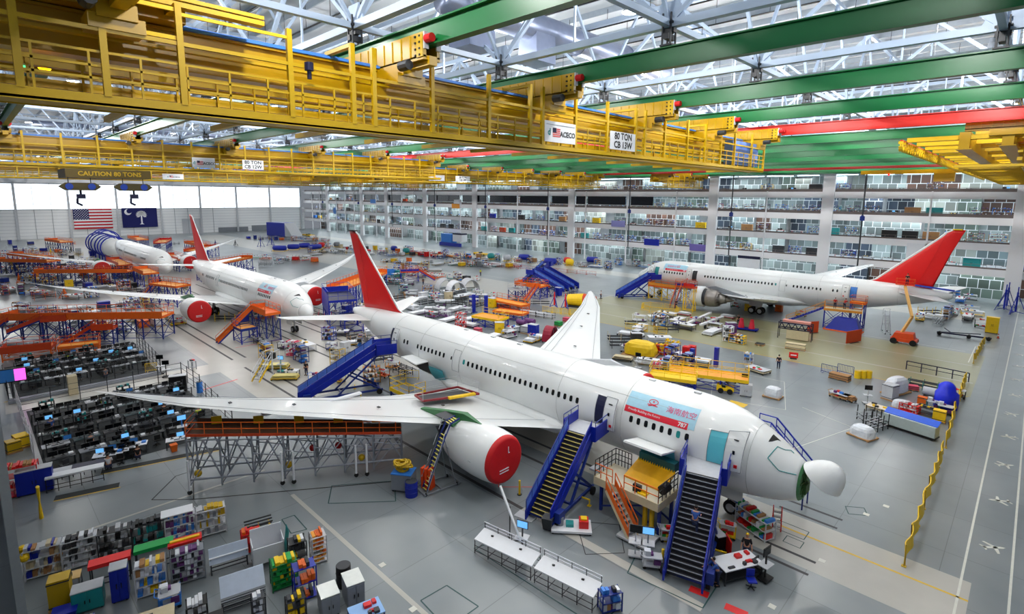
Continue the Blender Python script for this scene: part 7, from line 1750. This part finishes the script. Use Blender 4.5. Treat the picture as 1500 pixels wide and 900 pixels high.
# ---- right-hand enclosure
def cur(label, pts, h=1.35):
    t = thing('fabric_barrier', label, 'barrier', (pts[0][0],pts[0][1],0)); ox, oy = pts[0]; pm = MB()
    P = [Vector((a-ox,b-oy,0)) for a, b in pts]
    for k, (a, b) in enumerate(zip(P, P[1:])):
        L = (b-a).length; n = max(1,int(L/2.6)); nn = Vector((-(b-a).y,(b-a).x,0)).normalized()
        for i in range(n):
            p = a+(b-a)*(i/n); q = a+(b-a)*((i+1)/n); top = []; bot = []
            for j in range(7):
                c = p+(q-p)*(j/6)+nn*(.09*math.sin(j*1.05+i)); sag = .22*math.sin(PI*j/6); top.append((c.x,c.y,h-sag)); bot.append((c.x-nn.x*.08,c.y-nn.y*.08,.12+.22*math.sin(PI*j/6)))
            m = MB(); vs = top+bot+[(x+nn.x*.05,y+nn.y*.05,z) for x,y,z in top]+[(x+nn.x*.05,y+nn.y*.05,z) for x,y,z in bot]
            m.add(vs, [(j,j+1,8+j,7+j) for j in range(6)]+[(14+j,21+j,22+j,15+j) for j in range(6)]+[(j,14+j,15+j,j+1) for j in range(6)]+[(7+j,8+j,22+j,21+j) for j in range(6)]); m.build('fabric_strip', YEL2, t)
            MB().bar((p.x,p.y,0),(p.x,p.y,h+.05),.05).cbox(p.x,p.y,0,.25,.25,.04).build('stanchion', YEL, t)
    return t
cur('yellow fabric barrier running along the grey walkway, near part', [(4.0,1.7),(3.9,10),(3.8,21)]); cur('yellow fabric barrier beside the blue covered cylinder', [(3.8,23),(3.5,33),(3.3,46)]); cur('yellow fabric barrier at the far right, past the enclosure', [(3.3,57),(3.6,70)])
q = MB(); t = thing('blue_handrail', 'dark blue open railing closing the storage corner at the right', 'railing', (-2.6,47.4,0), R(-6)); q.bar((0,0,1.1),(6.2,0,1.1),.1).bar((0,0,.6),(6.2,0,.6),.06)
for k in range(5): q.bar((1.55*k,0,0),(1.55*k,0,1.1),.1)
q.build('rail', NAVY, t)
t = thing('covered_cylinder', 'tall bright blue wrapped cylinder in the storage corner', 'wrapped cylinder', (*fl(1384,598)[:2],0)); MB().loft([[(s*math.cos(a)*(1+.06*math.sin(5*a+k)),s*math.sin(a)*(1+.06*math.sin(5*a+k)),z) for a in [2*PI*j/20 for j in range(20)]] for k, (s,z) in enumerate(((1.0,0),(1.04,.8),(.98,1.7),(.74,1.95),(.72,2.4),(.5,2.65),(.3,2.8),(.05,2.85)))]).build('blue_cover', mat('cover_blue',(.05,.15,.85),.4), t, smooth=True); 
at('roll', 1366,583, 0, LGREY, 'pale roll behind the bright blue cylinder', w=1.8); at('cart', 1400,582, 0, DGREY, 'dark cart behind the bright blue cylinder', w=1.6); at('pipes', 1352,570, 0, TEAL, 'teal framed pipe rack at the back of the storage corner', w=2.6)
at('wrapped', 1312,576, 70, FILM, 'long film-wrapped machine on a pallet', w=3.2,d=1.6,h=1.9); at('crate', 1303,585, 70, LGREY, 'pale grey cabinet-like crate at the end of the wrapped machine', w=1.3,d=1.2,h=1.7); at('crate', 1336,572, 20, PINK, 'pinkish box right of the wrapped machine', w=1.2,d=.8,h=.6)
at('table', 1298,606, -12, BEIGE, 'cream long pallet table behind the wheeled counter', w=3.4,d=1.2,h=.5,top=mat('cream2',(.9,.85,.78),.6)); at('wrapped', 1322,600, 0, FILM, 'pile of white wrapped parts behind the wheeled counter', w=2.0,d=1.,h=1.); at('rack', 1332,604, -12, REDP, 'low rack with red and white parts behind the wheeled counter', w=1.6,d=.8,h=.9,fill=[REDP,PAPER,LGREY]); at('crate', 1350,596, 0, ORG, 'orange box behind the wheeled counter', w=.9,d=.7,h=1.1); at('table', 1362,610, -15, DGREY, 'dark bench behind the wheeled counter', w=2.4,d=.9,top=DGREY); at('cart', 1384,607, 0, DGREY, 'small dark cart below the bright blue cylinder', w=1.3); at('cart', 1366,600, 0, TEAL, 'teal cart left of the small dark cart', w=1.1)
t = thing('wheeled_counter', 'long grey wheeled counter with a blue top', 'counter', (*fl(1332,633)[:2],0), R(-13)); MB().box(-2.1,2.1,-.5,.5,.25,1.25).build('body', mat('counter_grey',(.7,.75,.74),.5), t); MB().add([(-2.15,-.2,1.25),(2.15,-.2,1.25),(2.15,.55,1.6),(-2.15,.55,1.6),(-2.15,-.2,1.3),(2.15,-.2,1.3),(2.15,.55,1.65),(-2.15,.55,1.65)],[(3,2,1,0),(4,5,6,7),(0,1,5,4),(1,2,6,5),(2,3,7,6),(3,0,4,7)]).build('blue_top', mat('counter_blue',(.1,.35,.85),.4), t); MB().box(-2.15,2.15,-.55,.55,.15,.27).build('base_rail', BLK, t)
for x in (-1.9,1.9):
    for y in (-.4,.4): MB().tube((x,y-.05,.12),(x,y+.05,.12),.12,12).build('caster', BLK, t)
at('crate', 1375,618, 0, YEL2, 'bright yellow crate at the end of the wheeled counter', w=1.1,d=.8,h=1.2); at('wrapped', 1263,640, -20, FILM, 'white film-wrapped heap on a wooden pallet near the wheeled counter', w=2.,d=1.6,h=1.1)
for i, (u,v) in enumerate(((1272,618),(1284,628))): at('pipes', u, v, 40+30*i, BLK, 'black tubular machine frame left of the wheeled counter, %s' % ('farther one' if i == 0 else 'nearer one'), w=1.6,d=1.1,h=1.5,top=LGREY)
at('kiosk', 1270,592, 30, LGREY, 'pale instrument stand left of the wrapped machine', seed=0)
at('cart', 1230,584, -15, WOOD, 'wooden pallet with red and white cartons, nearer one', w=1.9,d=1.,h=.6); at('panelstack', 1242,587, -15, CARD, 'flat cardboard bundle on a low trolley beside the cartons', w=1.4,d=1.,top=CARD); at('crate', 1230,556, -8, CARD, 'brown cartons on a pallet before the dark blue barrier', w=2.2,d=1.1,h=.7)
for i in range(2): p = fl(1214+24*i,548); put('barrier', p.x, p.y, R(-8), BLU2, 'dark blue barrier behind the brown cartons, %s' % ('left' if i == 0 else 'right'), w=1.8)
for i in range(3): at('drum', 1256+8*i, 554, 0, YEL2, 'yellow barrel in the row of three right of the brown cartons, %s from the cartons' % ORD[i], h=.9,w=.7,d=.7,top=YEL)
for i, (u,v,c,w_) in enumerate(((704,404,'yellow','in mid hall by the fuselage shells'),(620,418,'black','near the blue stand by the red tail'),(536,400,'blue','left of the red tail'),(880,438,'white','walking along the mid aisle'),(1140,540,'black','standing on the empty floor behind the right nose side'))): person('person in %s %s' % (c, w_), (*fl(u,v)[:2],0), R(50*i), 'grey' if c == 'yellow' else c, 'walk' if i%2 else 'stand', vest=(c=='yellow'))
# ---- offices on the mezzanine decks
n_ = 0
for lv, z in enumerate([0]+DK):
    r2 = random.Random(lv+90)
    for k in range(66 if lv < 4 else 20):
        x = 9-3.6*k*(1+.007*k) if lv < 4 else 8-6*k
        if x < -316: break
        kd = r2.choice(('rack','cabinet','desk','table','rack')) ; c = r2.choice((PAPER,DGREY,BLUL,TEAL,DGREY,YEL2,BLU,LGREY,DGREY,CARD,ORGD,BLK))
        if lv == 4 and x < -100: continue
        if lv == 0: continue
        put(kd, x, YB+1.6+r2.random()*1.2, R(0), c, '%s %s on mezzanine level %s, %s from the camera end' % (CN[c.name], CATS[kd], ORD[lv], ORD[k]), 'furniture on the mezzanine', z=z+.01, seed=r2.randrange(3), **(dict(w=3.0,h=2.1) if kd in ('rack','cabinet') else {}))
        n_ += 1
for i, (u, v, c, n__) in enumerate(((546,295,BLUL,'light blue banner on the fourth deck edge'),(490,309,BLUL,'round light blue sign on the third deck'),(954,355,BLU,'blue sign on the lowest deck edge'),(905,328,mat('lilac',(.6,.6,.85),.5),'pale lilac sign on the second deck edge'),(1022,363,mat('lilac2',(.45,.4,.7),.5),'purple sign on the lowest deck edge'),(670,296,PAPER,'white banner on the third deck edge'),(1355,372,PAPER,'large white panel on the lowest deck'),(667,302,ORGY,'light orange banner below the white one'))):
    q0 = fw+rt*((u-750)/F)+dn*((v-CY)/F); s_ = (YB-.6-CAM.y)/q0.y; p = CAM+q0*s_; t = thing('hanging_sign', n__, 'sign', (p.x,YB-.5,p.z)); w_ = 3.2 if i not in (6,) else 5
    if i == 1: MB().tube((0,0,0),(0,.1,0),1.9,20).build('board', c, t)
    else: MB().box(-w_/2-1,w_/2+1,0,.1,-1.0 if i != 6 else -2,1.0 if i != 6 else 2.2).build('board', c, t)
# two copies with the same wording get told apart by where they stand
seen = {}
for o in list(COL.objects):
    if 'category' in o: seen.setdefault(o['label'], []).append(o)
for lab, os_ in seen.items():
    if len(os_) > 1:
        os_.sort(key=lambda o: o.location.x)
        for i, o in enumerate(os_): o['label'] = lab+', %s from windows' % ORD[min(i,35)]

# ------------------------------------------------------------------ world and view
w = bpy.data.worlds.new('world'); scene.world = w; w.use_nodes = True
w.node_tree.nodes['Background'].inputs[0].default_value = (.8,.88,1,1)
w.node_tree.nodes['Background'].inputs[1].default_value = .22
scene.view_settings.view_transform = 'Standard'
scene.view_settings.look = 'None'
scene.view_settings.exposure = 0.12
scene.view_settings.gamma = 1
scene.view_settings.use_curve_mapping = False
c = scene.cycles
c.max_bounces = 6; c.diffuse_bounces = 3; c.glossy_bounces = 3; c.transmission_bounces = 2; c.transparent_max_bounces = 4
c.caustics_reflective = False; c.caustics_refractive = False
c.sample_clamp_indirect = 6
c.use_denoising = True
c.use_adaptive_sampling = True; c.adaptive_threshold = .02
c.use_light_tree = True
bpy.context.view_layer.update()
